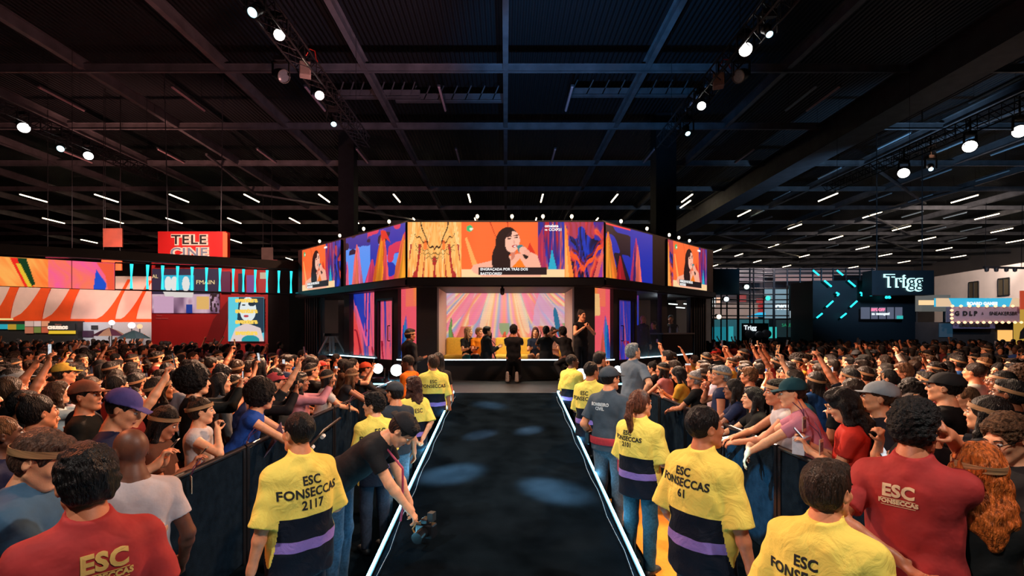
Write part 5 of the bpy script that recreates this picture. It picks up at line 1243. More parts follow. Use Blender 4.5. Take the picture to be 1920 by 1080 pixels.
for cx, cy, rx, ry in ((1402, 627, 9, 8), (1420, 628, 8, 7), (1433, 626, 9, 8)): MB().lathe([(math.sin(PI * k / 10) + .001, -math.cos(PI * k / 10)) for k in range(11)], n=16, M=Matrix.Translation(px2(cx, cy, 30, t, .25)) @ Matrix.Diagonal((rx / FPX * 30, .2, ry / FPX * 30, 1))).build('white_ball', mat('ball_white', (.75, .72, .74), .5), t, True)
for i, (px, py, c) in enumerate(((1400, 538, (230, 255, 250)), (1362, 561, (230, 250, 255)), (1440, 559, (60, 200, 190)), (1348, 594, (255, 235, 210)))):
    e = empty('stage_lamp', at(px, py, 33.5), 0, 'round lit lamp clamped to the scaffold grid, ' + ('upper middle', 'left', 'teal one in the middle', 'low left')[i], 'stage light'); MB().lathe([(.001, -.16), (.12, -.12), (.16, 0), (.12, .12), (.001, .16)], n=14).build('lens', lit('sl_%d' % i, c, 1.6), e, True); MB().tube((0, .1, 0), (0, .4, .1), .12, n=12).build('lamp_head', M_black, e)
# dark booth with teal arrows
D = 31
ta, M, L_, z0, z1 = slab('dark_booth', 1524, 1716, 526, 640, D, emt('booth_dark', (10, 14, 18), .2), 'black booth carrying two teal arrow shapes made of tubes', 'booth', bot=0.0, th=2.4, pname='wall')
for k, dx in enumerate((0, 44.5)):
    for (x0, y0), (x1, y1) in (((1519, 508), (1530, 517)), ((1540, 527), (1553, 538)), ((1562, 549), (1567, 552)), ((1567, 552), (1564, 555)), ((1556, 565), (1544, 576)), ((1536, 588), (1526, 596))):
        MB().tube(px2(x0 + dx, y0, D, ta, .3), px2(x1 + dx, y1, D, ta, .3), .055, n=8).build('teal_tube', M_teal, ta)
tt, *_ = slab('lit_sign', 1635, 1751, 507, 553, D - 1.5, emt('sign_black', (12, 18, 22), .2), 'black hanging box sign with glowing white round letters', 'sign', th=.8, pname='box')
text_px('Trigg', 1692, 528, D - 1.5, 23, lit('halo_white', (190, 250, 250), 1.5), tt, 'glow_outline', off=.05, sx=1.0, bold=.06, spacing=1.08); text_px('Trigg', 1693, 528, D - 1.5, 23, M_ink, tt, 'lettering', off=.10, sx=1.0, bold=.002, spacing=1.08)
MB().bar((.5, .3, 1.3), (.5, .3, 15.3 - tt.location.z), .04).bar((3.2, .3, 1.3), (3.2, .3, 15.3 - tt.location.z), .04).build('cable', M_dsteel, tt)
t = empty('letter_sign', at(1650, 548, D - .4), 0, 'broken teal letters glowing on the dark booth under the box sign', 'sign'); text_px('i', 1633, 545, D - .4, 22, M_teal, t, off=0, bold=.03); text_px('gg', 1665, 553, D - .4, 9, M_teal, t, off=0, bold=.02)
for q in range(3): MB().tube(px2(1641 + q * 6, 552, D - .4, t), px2(1643 + q * 6, 552.5, D - .4, t), .05, n=8).build('dot', M_teal, t)
t, *_ = slab('offer_screen', 1616, 1692, 576, 598, D - .4, lit('grey_pane', (95, 100, 120), .8), 'pale lit window with pink words on the dark booth', 'screen', th=.1, pname='pane'); 
for q in range(1, 5): flat_poly([(1616 + q * 15, 598), (1617.5 + q * 15, 598), (1617.5 + q * 15, 576), (1616 + q * 15, 576)], D - .4, t, M_black, 'glazing_bar', .03)
text_px('50% OFF', 1645, 581, D - .4, 5, lit('pinkl', (245, 130, 170), 1.1), t, off=.06, bold=.02); text_px('na  mensagem!', 1650, 588.5, D - .4, 4, lit('white_l', (0, 0, 0)), t, off=.06, bold=.02); flat_poly([(1681, 598), (1692, 598), (1692, 592), (1681, 592)], D - .4, t, lit('st_50_190_185', (50, 190, 185), .9), 'teal_patch', .05)
# white building wall with two windows at far right
a, b = (xat(1752, 50), 50), (xat(2080, 33.0), 33.0); M, L_ = frame_at(a, b)
M_wl = mat('pale_plaster', srgb(225, 205, 195), .85, noise=.05, nscale=1.2)
struct('wall_pale', MB().box((L_ / 2, .15, 3.8), (L_, .3, 7.6), M), M_wl)
for i, px in enumerate((1827, 1883)):
    best = min(range(400), key=lambda q: abs((M @ Vector((L_ * q / 400, 0, 0))).x / (M @ Vector((L_ * q / 400, 0, 0))).y * FPX + VX - px)); u = L_ * best / 400; dd = (M @ Vector((u, 0, 0))).y
    zc = EYE + (VY - (544 if i == 0 else 538)) / FPX * dd; hh = (31, 32)[i] / FPX * dd; ww = (19, 21)[i] / FPX * dd * 1.25
    struct('window_%d' % (i + 1), MB().box((u, -.02, zc), (ww, .08, hh), M), mat('dim_window', (.09, .07, .045), .2)); 
    o = MB().box((u, -.06, zc), (.08, .06, hh), M).box((u - ww / 2, -.06, zc), (.08, .06, hh), M).box((u + ww / 2, -.06, zc), (.08, .06, hh), M).box((u, -.06, zc + hh / 2), (ww, .06, .08), M).box((u, -.06, zc - hh / 2), (ww, .06, .08), M).build('trim_%d' % (200 + i), M_dsteel); o['kind'] = 'structure'
D = 32
t = empty('lamp_bar', at(1885, 502, D), 0, 'horizontal black lamp bar hanging before the pale wall', 'truss'); MB().bar(px2(1845, 501, D, t), px2(1930, 503, D, t), .18, .12).build('bar', M_dsteel, t)
for px in (1850, 1868, 1887, 1903): MB().lathe([(.001, .0), (.10, .04), (.13, .25), (.05, .3)], c=px2(px, 510, D, t), n=12).build('lamp_head', M_black, t, True)
MB().bar(px2(1847, 503, D, t), px2(1849, 380, D, t), .02).bar(px2(1915, 503, D, t), px2(1917, 380, D, t), .02).build('cable', M_dsteel, t)
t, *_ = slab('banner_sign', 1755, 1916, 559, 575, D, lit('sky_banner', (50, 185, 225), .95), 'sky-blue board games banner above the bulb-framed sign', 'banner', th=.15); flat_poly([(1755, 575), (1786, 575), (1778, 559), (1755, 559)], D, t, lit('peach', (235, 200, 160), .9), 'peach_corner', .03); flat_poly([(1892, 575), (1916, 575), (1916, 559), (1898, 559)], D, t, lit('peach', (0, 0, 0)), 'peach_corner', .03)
text_px('BOARD GAMES', 1840, 569.5, D, 5.5, lit('white_l', (0, 0, 0)), t, off=.06, sx=1.1, bold=.02)
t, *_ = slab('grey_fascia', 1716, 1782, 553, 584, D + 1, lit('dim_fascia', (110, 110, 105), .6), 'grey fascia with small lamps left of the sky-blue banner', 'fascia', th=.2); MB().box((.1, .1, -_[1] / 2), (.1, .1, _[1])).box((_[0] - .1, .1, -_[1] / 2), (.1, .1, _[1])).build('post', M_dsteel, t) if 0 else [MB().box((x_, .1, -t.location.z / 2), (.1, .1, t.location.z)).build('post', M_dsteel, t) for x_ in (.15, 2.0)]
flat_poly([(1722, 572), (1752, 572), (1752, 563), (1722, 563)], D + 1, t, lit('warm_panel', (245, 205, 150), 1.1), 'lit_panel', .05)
tm, *_ = slab('bulb_sign', 1783, 1912, 575, 604, D - .6, emt('marquee', (165, 140, 150), .55), 'long pale sign framed by warm bulbs with sneaker shop lettering', 'sign', th=.35, pname='board')
text_px('G  D L P', 1810, 588, D - .6, 8, M_ink, tm, off=.05, sx=1.05, bold=.02); text_px('&', 1841, 588, D - .6, 5, M_ink, tm, off=.05); text_px('SNEAKERSBR', 1880, 588, D - .6, 6.6, M_ink, tm, off=.05, sx=1.0, bold=.004)
M_mb = lit('marquee_bulb', (255, 190, 140), 2.2); bm_ = MB().lathe([(.001, -.09), (.07, -.05), (.09, 0), (.07, .05), (.001, .09)], n=10).mesh('bulb', True); bm_.materials.append(M_mb)
for py, n, off in ((574, 9, 0), (604.5, 12, 0)):
    for q in range(n): o = link('bulb', bm_, None, tm); o.location = px2(1783 + q * 129 / (n - 1), py, D - .6, tm, .1)
for py in (582, 590, 597): o = link('bulb', bm_, None, tm); o.location = px2(1782, py, D - .6, tm, .1)
t, *_ = slab('shop_sign', 1787, 1866, 605.5, 616, D - .5, emt('lilac_sign', (85, 85, 120), .6), 'narrow lilac sign with dark letters under the bulb-framed sign', 'sign', th=.1); text_px('CINE SNEAKERS', 1826, 610.5, D - .5, 5, M_ink, t, off=.05, sx=1.15, bold=.02)
t, *_ = slab('dark_shop', 1716, 1900, 604, 640, D, M_black, 'dark shop front under the bulb-framed sign with a lit doorway', 'shop', bot=0, th=2, pname='wall'); flat_poly([(1870, 640), (1897, 640), (1897, 619), (1870, 619)], D, t, lit('door_amber', (255, 185, 100), 1.1), 'lit_doorway', .05)
flat_poly([(1760, 632), (1785, 632), (1785, 606), (1760, 606)], D, t, lit('poster_teal', (30, 60, 80), .7), 'poster', .05)
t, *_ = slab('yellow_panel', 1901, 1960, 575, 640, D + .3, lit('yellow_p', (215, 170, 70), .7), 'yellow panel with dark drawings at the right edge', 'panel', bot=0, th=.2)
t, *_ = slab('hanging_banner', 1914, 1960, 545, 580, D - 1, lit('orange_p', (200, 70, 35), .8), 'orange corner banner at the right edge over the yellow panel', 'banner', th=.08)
flat_poly([(1903, 636), (1916, 634), (1925, 622), (1915, 610), (1905, 622)], D + .3, t, M_ink, 'drawing', .3)

# ------------------------------------------------------------------ people: the staff in the aisles
NEARV = .0065
def person(label, px, d, H_, rz_, P, kind='tee', h=NEARV, base=0.0, group=None, x=None, smat=None, mk=None, **k):
    t = empty('person', ((xat(px, d) if x is None else x), d, base), R(rz_), label, 'person', group); t.scale = (H_ / 1.75,) * 3
    me = make_meshes(P, h, kind, seed=int(px), shirt_mat=smat, **(mk or {}))
    b, s_ = dress(t, P, me, fine=h < .008, **k); return t, b, s_
def W(t, v): return t.matrix_basis @ Vector(v) if 0 else Matrix.Translation(t.location) @ t.rotation_euler.to_matrix().to_4x4() @ Matrix.Diagonal((*t.scale, 1)) @ Vector(v)
def TW(t): return Matrix.Translation(t.location) @ t.rotation_euler.to_matrix().to_4x4() @ Matrix.Diagonal((*t.scale, 1))
arm = dict
# --- left aisle
P = Pose(rh=(.20, .22, 1.02), lh=(-.30, .02, .82), head=(8, 2, 0), fat=1.02, lt=(0, 1, 0))
t, b, s_ = person('stocky yellow and navy smock person, back printed 2117, on the near left aisle', 562, 3.12, 1.70, 50, P, 'guard', smat=M_guard, hair='crop', haircol=HAIRS[0], skin=SKINS[1], shirt_name='smock', legs=NAVY)
back_print('ESC\nFONSECCAS\n2117', s_, P, 1.285, .076, M_ink, t)
P = Pose(lean=52, twist=0, rh=(.14, .70, .66), lh=(-.16, .62, .55), head=(-6, -52, 0), fat=1.08, rp=(1, -.6, .2), lp=(-1, -.6, .2), curl=(.6, .6), rt=(-1, 0, .2), lt=(1, 0, .2))
tph, b, s_ = person('person in black tee bending over the left glowing strip with a camera', 650, 4.25, 1.80, -95, P, 'tee', hair='short', skin=SKINS[0], shirt=(.012, .012, .014), legs=(.03, .07, .12), cap=(.015, .015, .018), capback=True, x=-1.42)
P = Pose(rh=(.12, .25, 1.05), lh=(-.12, .25, 1.05), head=(48, 0, 0), fat=.92)
t, b, s_ = person('yellow smock person with dark pinned-up hair in left profile behind the bending one', 703, 5.05, 1.58, 38, P, 'guard', smat=M_guard, hair='curly', haircol=HAIRS[0], skin=SKINS[0], shirt_name='smock')
back_print('ESC\nFONSECCAS', s_, P, 1.32, .08, M_ink, t)
P = Pose(head=(22, -4, 0), fat=1.02)
t, b, s_ = person('person in grey cap and slate shirt facing left on the left aisle', 742, 5.75, 1.62, 34, P, 'tee', hair='short', skin=SKINS[1], shirt=(.03, .04, .055), legs=(.10, .16, .22), cap=(.05, .052, .06))
P = Pose(rh=(.06, -.17, .92), lh=(-.06, -.17, .90), rp=(1, -.4, 0), lp=(-1, -.4, 0), head=(25, 0, 0), fat=.94, curl=(.8, .8))
t, b, s_ = person('long-haired yellow smock person with hands clasped behind, beside the left strip', 790, 6.55, 1.60, 38, P, 'guard', smat=M_guard, hair='wavy', haircol=(.055, .018, .012), skin=SKINS[0], shirt_name='smock', legs=(.08, .15, .2), x=-1.2)
back_print('ESC', s_, P, 1.30, .08, M_ink, t)
P = Pose(rh=(.10, .22, 1.10), lh=(-.12, .22, 1.05), head=(15, -10, 0), fat=1.12)
person('stout person in bright orange shirt near the left end of the platform', 772, 8.8, 1.78, 70, P, 'long', h=.008, hair='crop', skin=SKINS[4], shirt=srgb(245, 110, 20), legs=(.03, .03, .04), x=-1.68, group=None)
P = Pose(head=(30, 0, 0), fat=1.04)
t, b, s_ = person('yellow smock person in grey undersleeves at the far left end of the ramp', 826, 8.45, 1.80, 10, P, 'guard', h=.008, smat=M_guard, hair='short', haircol=(.04, .018, .01), skin=SKINS[2], shirt_name='smock', legs=(.02, .05, .07), x=-1.22)
back_print('ESC\nFONSECCAS', s_, P, 1.30, .075, M_ink, t)
person('dark-haired person in black beyond the far left yellow smock', 843, 9.05, 1.80, 20, Pose(head=(20, 0, 0)), 'tee', h=.008, hair='long', skin=SKINS[2], shirt=(.012, .012, .014), x=-1.22)
P = Pose(rh=(.12, .25, 1.12), lh=(-.12, .25, 1.10), head=(-10, -4, 0))
person('person in black jacket standing before the left coral panel of the studio', 768, 10.65, 1.74, -50, P, 'jacket', h=.009, base=.51, hair='short', skin=SKINS[3], shirt=(.012, .012, .014), band=True, x=-2.05)
# --- right aisle
P = Pose(rh=(.30, .02, .84), lh=(-.22, .10, .90), head=(-26, 2, 0), fat=1.0)
t, b, s_ = person('yellow and navy smock person, back numbered 61, in right profile by the ramp', 1318, 3.05, 1.75, -55, P, 'guard', smat=M_guard, hair='crop', haircol=HAIRS[0], skin=SKINS[2], shirt_name='smock')
back_print('ESC\nFONSECCAS\n 61', s_, P, 1.315, .066, M_ink, t, x0=-.04)
P = Pose(rh=(.17, .24, 1.06), lh=(-.14, .24, 1.06), head=(-18, 2, 0), fat=.98)
t, b, s_ = person('yellow and navy smock person with auburn ponytail, back numbered 2101', 1200, 4.6, 1.66, -42, P, 'guard', smat=M_guard, hair='ponytail', haircol=(.12, .035, .018), skin=SKINS[1], shirt_name='smock', legs=(.03, .09, .13))
back_print('ESC\nFONSECCAS\n2101', s_, P, 1.31, .058, M_ink, t, x0=-.06)
M_wink = mat('white_print', (.62, .65, .68), .6); M_fire = (.055, .075, .10)
P = Pose(rh=(.22, .16, 1.0), lh=(-.24, .10, .95), head=(-20, 0, 0), fat=1.05)
t, b, s_ = person('person in slate rescue uniform and cap with white back lettering', 1142, 5.65, 1.80, -38, P, 'polo', hair='crop', skin=SKINS[1], shirt=M_fire, legs=(.07, .10, .13), cap=(.05, .06, .075))
back_print('BOMBEIRO\nCIVIL', s_, P, 1.335, .048, M_wink, t, bold=.002, x0=-.05)
me = text_mesh('BRASIL', .055, .002, bold=.002); me.transform(Matrix.Rotation(R(90), 4, 'X')); me.transform(Matrix.Rotation(R(60), 4, 'Z')); me.transform(Matrix.Translation((.262, -.045, 1.19))); link('sleeve_lettering', me, M_wink, t)
q = MB().prism([(.0, .035), (.025, .03), (.022, -.01), (0, -.035), (-.022, -.01), (-.025, .03)], -.003, .003, Matrix.Translation((.247, -.052, 1.285)) @ Matrix.Rotation(R(55), 4, 'Z')); q.build('sleeve_badge', mat('badge_red_white', (.6, .25, .25), .6), t)
M_red = mat('red_webbing', (.42, .02, .03), .6, noise=.2)
MB().lathe([(1, .93), (1.03, .94), (1.03, 1.0), (1, 1.01)], n=32, sx=.212, sy=.165).build('belt', M_red, t, True)
bevel(MB().box((.20, -.06, .80), (.10, .15, .28)).build('hip_pouch', M_red, t), .03, 3); bevel(MB().box((-.22, -.06, .97), (.05, .07, .14)).build('radio', M_gloss, t), .01)
P = Pose(rh=(.14, .24, 1.08), lh=(-.14, .24, 1.06), head=(-20, 2, 0))
t, b, s_ = person('yellow and navy smock person with shaved neck between the capped one and far guard', 1108, 6.9, 1.78, -34, P, 'guard', h=.0075, smat=M_guard, hair='crop', skin=SKINS[2], shirt_name='smock')
back_print('ESC\nFONSECCAS', s_, P, 1.31, .075, M_ink, t, x0=-.03)
P = Pose(rh=(.06, .20, 1.50), lh=(-.10, .24, 1.15), head=(-8, -6, 0), rp=(1, .2, -1), curl=(1.0, .5))
person('person in black open jacket raising a hand to the mouth, far right aisle', 1122, 8.6, 1.85, -50, P, 'jacket', h=.008, hair='short', skin=SKINS[1], shirt=(.012, .013, .016))
P = Pose(head=(-38, 2, 0), fat=1.0)
t, b, s_ = person('farthest yellow smock person on the right, in right profile beside the ramp', 1066, 9.25, 1.77, -45, P, 'guard', h=.008, smat=M_guard, hair='crop', skin=SKINS[4], shirt_name='smock', x=1.22)
P = Pose(rh=(.20, -.02, 1.0), lh=(-.12, .30, 1.15), head=(-10, 14, 0), fat=1.16, rp=(1, -.3, 0), curl=(.5, .5))
person('person in grey polo with pale hair looking up, standing on the black block', 1190, 7.6, 1.74, -58, P, 'polo', h=.0075, base=.28, hair='short', haircol=(.20, .24, .27), skin=SKINS[0], shirt=(.13, .165, .21), legs=(.02, .022, .03), x=1.94)
P = Pose(rh=(.22, .2, 1.0), lh=(-.22, .2, 1.0), head=(-16, 0, 0), fat=1.0)
t, b, s_ = person('nearest yellow smock person at the bottom right, back printed 21', 1548, 2.12, 1.66, -50, P, 'guard', h=.0055, smat=M_guard, hair='short', haircol=(.035, .018, .011), skin=SKINS[1], shirt_name='smock')
back_print('ESC\nFONSECCAS\n21 27', s_, P, 1.275, .064, M_ink, t, x0=-.03)
M_rp = (.36, .018, .018); M_gold = mat('gold_print', srgb(215, 170, 90), .6); M_cream = mat('cream_print', srgb(235, 205, 165), .6)
M_rpm = mat('red_polo_cloth', (.36, .018, .018), .8, noise=.12, nscale=14, bump=.6, bscale=9)
P = Pose(rh=(.115, .10, 1.60), lh=(-.03, -.17, 1.06), head=(-14, -6, 0), fat=1.06, rp=(.30, .35, -1), lp=(-1, -.6, 0), curl=(.9, .45), rt=(0, -1, .3), ldir=(.85, -.15, -.5))
t, b, s_ = person('red polo person with curly hair and hand to the ear, right side', 1712, 2.5, 1.86, -50, P, 'polo', h=.006, smat=M_rpm, hair='curly', haircol=HAIRS[4], skin=SKINS[2], legs=(.03, .05, .10))
def esc_mark(s_, P, t, z, m, x0=0, k=1.0):
    back_print('ESC', s_, P, z + .024 * k, .094 * k, m, t, x0=x0, bold=.004 * k, sx=.95); back_print('FONSECCAS', s_, P, z - .036 * k, .034 * k, m, t, x0=x0, bold=.0015, sx=.95)
    for dz in (-.016, -.055): back_print('—————', s_, P, z + dz * k, .042 * k, m, t, x0=x0, bold=.0, sx=.83, spacing=.80, name='printed_rule')
esc_mark(s_, P, t, 1.33, M_cream, -.03, .8)
P = Pose(rh=(.28, .1, .9), lh=(-.28, .1, .9), head=(6, -4, 0), fat=1.06)
t, b, s_ = person('red polo person with thick dark hair at the bottom left corner', 165, 1.92, 1.76, 48, P, 'polo', h=.0055, smat=M_rpm, hair='thick', haircol=HAIRS[0], skin=SKINS[2], x=-1.60)
esc_mark(s_, P, t, 1.335, M_gold, .03, .95)
P = Pose(rh=(.28, .1, .9), lh=(-.2, .2, 1.0), head=(14, -8, 0), fat=1.04)
t, b, s_ = person('shaven-headed person in white tee with dark letters near the bottom left', 248, 2.72, 1.68, 50, P, 'tee', h=.006, hair=None, skin=SKINS[4], shirt=(.50, .44, .46), x=-2.02)
back_print('ESC', s_, P, 1.20, .13, M_ink, t, bold=.006)
P = Pose(rh=(.18, .42, 1.22), lh=(-.10, .40, 1.15), head=(-10, -22, 0), fat=1.05, curl=(.5, .5))
person('person in rolled blue denim jacket with tan headband, bottom left edge', 45, 2.3, 1.76, -68, P, 'jacket', h=.006, hair='short', haircol=(.09, .045, .03), skin=SKINS[0], shirt=(.05, .115, .20), band=True, beard=False, x=-2.2)
P = Pose(head=(10, -8, 0), fat=.9)
person('person with long orange-red hair and headband at the right edge', 1838, 2.42, 1.65, -30, P, 'tank', h=.0065, hair='wavy', haircol=(.55, .12, .02), skin=SKINS[0], shirt=(.012, .012, .012), band=True)
P = Pose(rh=(.1, .35, 1.2), lh=(-.1, .35, 1.2), head=(0, -20, 0), fat=1.0, curl=(.7, .7))
person('bowed person in glasses with wavy brown hair at the right edge', 1905, 2.85, 1.74, 96, P, 'tee', h=.006, hair='curly', haircol=(.10, .05, .025), skin=SKINS[0], shirt=(.02, .02, .022), glasses=True)
MB().path([W(tph, (0, 0, 0)) * 0 + Vector((.06, .42, 1.22)), Vector((.05, .56, 1.05)), Vector((.02, .55, .72)), Vector((-.02, .52, .60))], .009, 6).build('lanyard', mat('pink_web', (.42, .05, .12), .6), tph)
# video camera that the bending person handles, and its strap
c = W(tph, (0, .74, .56)); t = empty('photo_camera', c, R(-20), 'black photo camera held over the left glowing strip', 'camera')
bevel(MB().box((0, 0, -.02), (.16, .09, .12)).box((.0, 0, .06), (.07, .08, .05)).build('camera_body', M_gloss, t), .012, 2); MB().tube((0, -.04, -.02), (0, -.16, -.03), .042, .048, 20).build('lens', M_gloss, t); MB().box((.05, 0, .10), (.05, .06, .07)).build('flash', M_black, t)
MB().path([(-.08, 0, .04), (-.16, .05, -.05), (-.14, .1, -.16), (-.05, .1, -.2)], .006).build('strap', mat('orange_strap', (.6, .2, .03), .6), t)
# orange foot mat lit behind the ponytail person
tag(MB().box((1.66, 5.3, .012), (.62, 2.5, .024)).build('floor_mat', mat('orange_mat', srgb(245, 140, 20), .7, noise=.1, bump=.2)), 'bright orange mat on the aisle floor behind the ponytailed person', 'mat')
light('SPOT', (6.1, 6.6, 9.2), (1.64, 5.0, 0), 5000, (1, .8, .5), .05, 9, .6)

# --- people in and before the studio
def sit_legs(hz=.50, fwd=.42, sp=.10): return {sg: (v3(sg * .09, .02, hz), v3(sg * (sp + .03), fwd, hz + .03), v3(sg * sp, fwd + .08, .09)) for sg in (1, -1)}
class Sit(Pose):
    def __init__(s, hz=.50, **k):
        super().__init__(pelvis=(0, 0, hz - .95), **k); s.legs = sit_legs(hz)
FARV = .0105
def seated(label, px, d, rz_, sc=1.72, base=1.02, fat=1, kind='tee', headr=(0, 0, 0), rh=(.12, .38, .72), lh=(-.12, .38, .72), **k):
    P = Sit(hz=.50, rh=rh, lh=lh, head=headr, fat=fat); return person(label, px, d, sc, rz_, P, kind, h=FARV, base=base, mk=dict(hemz=.93), **k)
seated('blonde person in black top and teal trousers on the left end of the sofa', 878, 13.95, 200, hair='long', haircol=(.35, .18, .08), skin=SKINS[0], shirt=(.015, .015, .017), legs=(.01, .10, .12), headr=(60, 0, 0))
seated('person in mustard shirt on the yellow sofa beside the blonde person', 898, 13.9, -170, hair='short', haircol=(.25, .12, .05), skin=SKINS[1], shirt=srgb(235, 130, 20), legs=(.02, .02, .03), headr=(40, 0, 0))
seated('person in dark navy dress with crossed legs on the right sofa', 1004, 13.9, 175, hair='long', haircol=(.10, .025, .02), skin=SKINS[0], shirt=(.015, .02, .045), legs=(.35, .18, .12), fat=.9)
seated('person in pale top at the right end of the yellow sofa', 1038, 13.95, 150, hair='bun', haircol=(.05, .02, .01), skin=SKINS[0], shirt=(.5, .25, .2), legs=(.02, .02, .03), fat=.9, headr=(50, 0, 0))
def stand(label, px, d, H_, rz_, base, kind='tee', P=None, **k): return person(label, px, d, H_, rz_, P or Pose(), kind, h=FARV, base=base, **k)
stand('person in dark suit and white collar standing in the lounge before the camera', 912, 13.0, 1.70, -70, .62, 'jacket', Pose(rh=(.1, .3, 1.2), lh=(-.1, .3, 1.2), head=(0, 0, 0)), hair='short', skin=SKINS[0], shirt=(.012, .014, .018))
stand('person in black filming in the lounge right of the middle', 1024, 12.95, 1.66, 10, .66, 'tee', Pose(rh=(.1, .3, 1.55), lh=(-.1, .3, 1.5)), hair='curly', skin=SKINS[3], shirt=(.01, .01, .012))
kn = {sg: (v3(sg * .09, 0, .52), v3(sg * .12, .10, .07), v3(sg * .11, -.34, .06)) for sg in (1, -1)}
P = Pose(pelvis=(0, 0, -.43), rh=(.09, .24, 1.10), lh=(-.10, .26, 1.08), curl=(.9, .9)); P.legs = kn
P.toe = {1: v3(0, .1, -1), -1: v3(0, .1, -1)}
t, b, s_ = person('kneeling person in black seen from behind before the sill, pale shoe soles showing', 963, 12.05, 1.75, -6, P, 'tee', h=FARV, base=PZ + .03, hair='curly', skin=SKINS[2], shirt=(.01, .01, .012), legs=(.01, .01, .012), mk=dict(shoes=False, hemz=.86))
for sg in (-1, 1):
    q = SDF(); q.ecap((sg * .11, -.40, .22), (sg * .11, -.42, .02), (1, 0, 0), (.034, .02), (.048, .022), .01); me = q.mesh('shoe', .01); me.materials.append(mat('pale_sole', (.55, .45, .38), .7, noise=.3, nscale=40)); link('shoe', me, None, t)
P = Pose(rh=(.07, .22, 1.32), lh=(-.05, .24, 1.34), curl=(1.0, 1.0), head=(10, 0, 0), rp=(1, .1, -1), lp=(-1, .1, -1), fat=.94)
person('dark-clad person with clasped hands standing right of the studio opening', 1090, 11.95, 1.70, -160, P, 'tank', h=.009, base=PZ, hair='bun', haircol=(.02, .01, .008), skin=SKINS[0], shirt=(.008, .008, .01), legs=(.008, .008, .01))
P = Pose(lean=25, pelvis=(0, 0, -.35), rh=(.12, .3, 1.0), lh=(-.1, .35, 1.25), fat=1.0); P.legs = {sg: (v3(sg * .09, 0, .60), v3(sg * .13, .32, .42), v3(sg * .12, .05, .09)) for sg in (1, -1)}
person('crouching person in headset beside the clasped-hands person', 1066, 12.0, 1.7, 30, P, 'tee', h=FARV, base=PZ, hair='curly', skin=SKINS[4], shirt=(.012, .012, .014), legs=(.01, .01, .012))
stand('person in dark lanyard shirt standing behind the studio counter', 1258, 16.6, 1.72, 150, PZ, 'tee', hair='short', skin=SKINS[1], shirt=(.015, .015, .018))
stand('bald person in dark suit inside the right studio window', 1205, 14.9, 1.66, -60, 1.0, 'jacket', hair=None, skin=SKINS[0], shirt=(.02, .03, .06))
stand('person with dark hair bending inside the right studio window', 1226, 15.3, 1.50, 130, 1.0, 'tee', hair='short', skin=SKINS[0], shirt=(.05, .05, .06))

# ------------------------------------------------------------------ the crowds
CV = .0095
PO = {}
def proto(nm, P, kinds=('tee',), phone=None): PO[nm] = (P, kinds, phone)
proto('resting both arms ahead', Pose(lean=12, rh=(.10, .52, 1.10), lh=(-.12, .50, 1.10), curl=(.4, .4), rt=(-1, 0, .3), lt=(1, 0, .3), head=(6, 2, 0), rp=(1, -.2, -.6), lp=(-1, -.2, -.6)), ('tee', 'tank', 'long'))
proto('arms down', Pose(head=(-14, 6, 0), fat=1.0), ('tee', 'long'))
proto('arms down, face turned', Pose(head=(28, 4, 0), fat=1.05), ('tee', 'tank'))
proto('filming with both hands', Pose(rh=(.045, .40, 1.55), lh=(-.045, .40, 1.55), curl=(.8, .8), rp=(.8, -.1, -1), lp=(-.8, -.1, -1), rt=(-1, 0, .3), lt=(1, 0, .3), rdir=(-.1, .1, 1), ldir=(.1, .1, 1), head=(0, 4, 0)), ('tee', 'long'), ((0, .43, 1.66), 0))
proto('holding a phone overhead', Pose(rh=(.10, .30, 1.92), lh=(-.24, .18, .95), curl=(.8, .3), rt=(-1, 0, .1), rdir=(0, .1, 1), head=(0, 12, 0), rp=(1, .2, -1)), ('tee', 'tank'), ((.09, .33, 2.03), 1))
proto('both arms raised', Pose(rh=(.16, .24, 1.95), lh=(-.14, .26, 1.93), curl=(.5, .7), rt=(-1, 0, .1), lt=(1, 0, .1), rdir=(0, .1, 1), ldir=(0, .1, 1), head=(0, 12, 0)), ('tee', 'long'), ((0, .30, 2.04), 0))
proto('one arm raised', Pose(rh=(-.05, .20, .98), lh=(-.20, .28, 1.93), curl=(.4, .25), lt=(1, 0, .1), head=(-10, 8, 0)), ('tee',))
proto('hand at the chin', Pose(rh=(.06, .19, 1.44), lh=(-.12, .22, 1.02), curl=(1.1, .6), rp=(.8, .1, -1), rt=(-1, 0, .3), head=(16, 0, 0)), ('tank', 'tee'))
proto('looking down at a phone', Pose(rh=(.08, .30, 1.24), lh=(-.06, .30, 1.22), curl=(.7, .7), head=(0, -22, 0), rt=(-1, 0, .4), lt=(1, 0, .4), rdir=(-.2, .5, 1), ldir=(.2, .5, 1)), ('tee',), ((.0, .36, 1.33), 2))
proto('leaning over with hands hanging', Pose(lean=24, rh=(.16, .72, .96), lh=(-.14, .66, 1.0), curl=(.35, .35), rdir=(0, .3, -1), ldir=(0, .4, -1), rp=(1, 0, .2), lp=(-1, 0, .2), head=(10, -6, 0), rt=(-1, 0, 0), lt=(1, 0, 0)), ('tee', 'tank'))
proto('pointing ahead', Pose(rh=(.08, .52, 1.58), lh=(-.22, .1, .95), curl=(.15, .3), rt=(-1, 0, .3), head=(0, 6, 0)), ('tee', 'long'))
MESH = {}
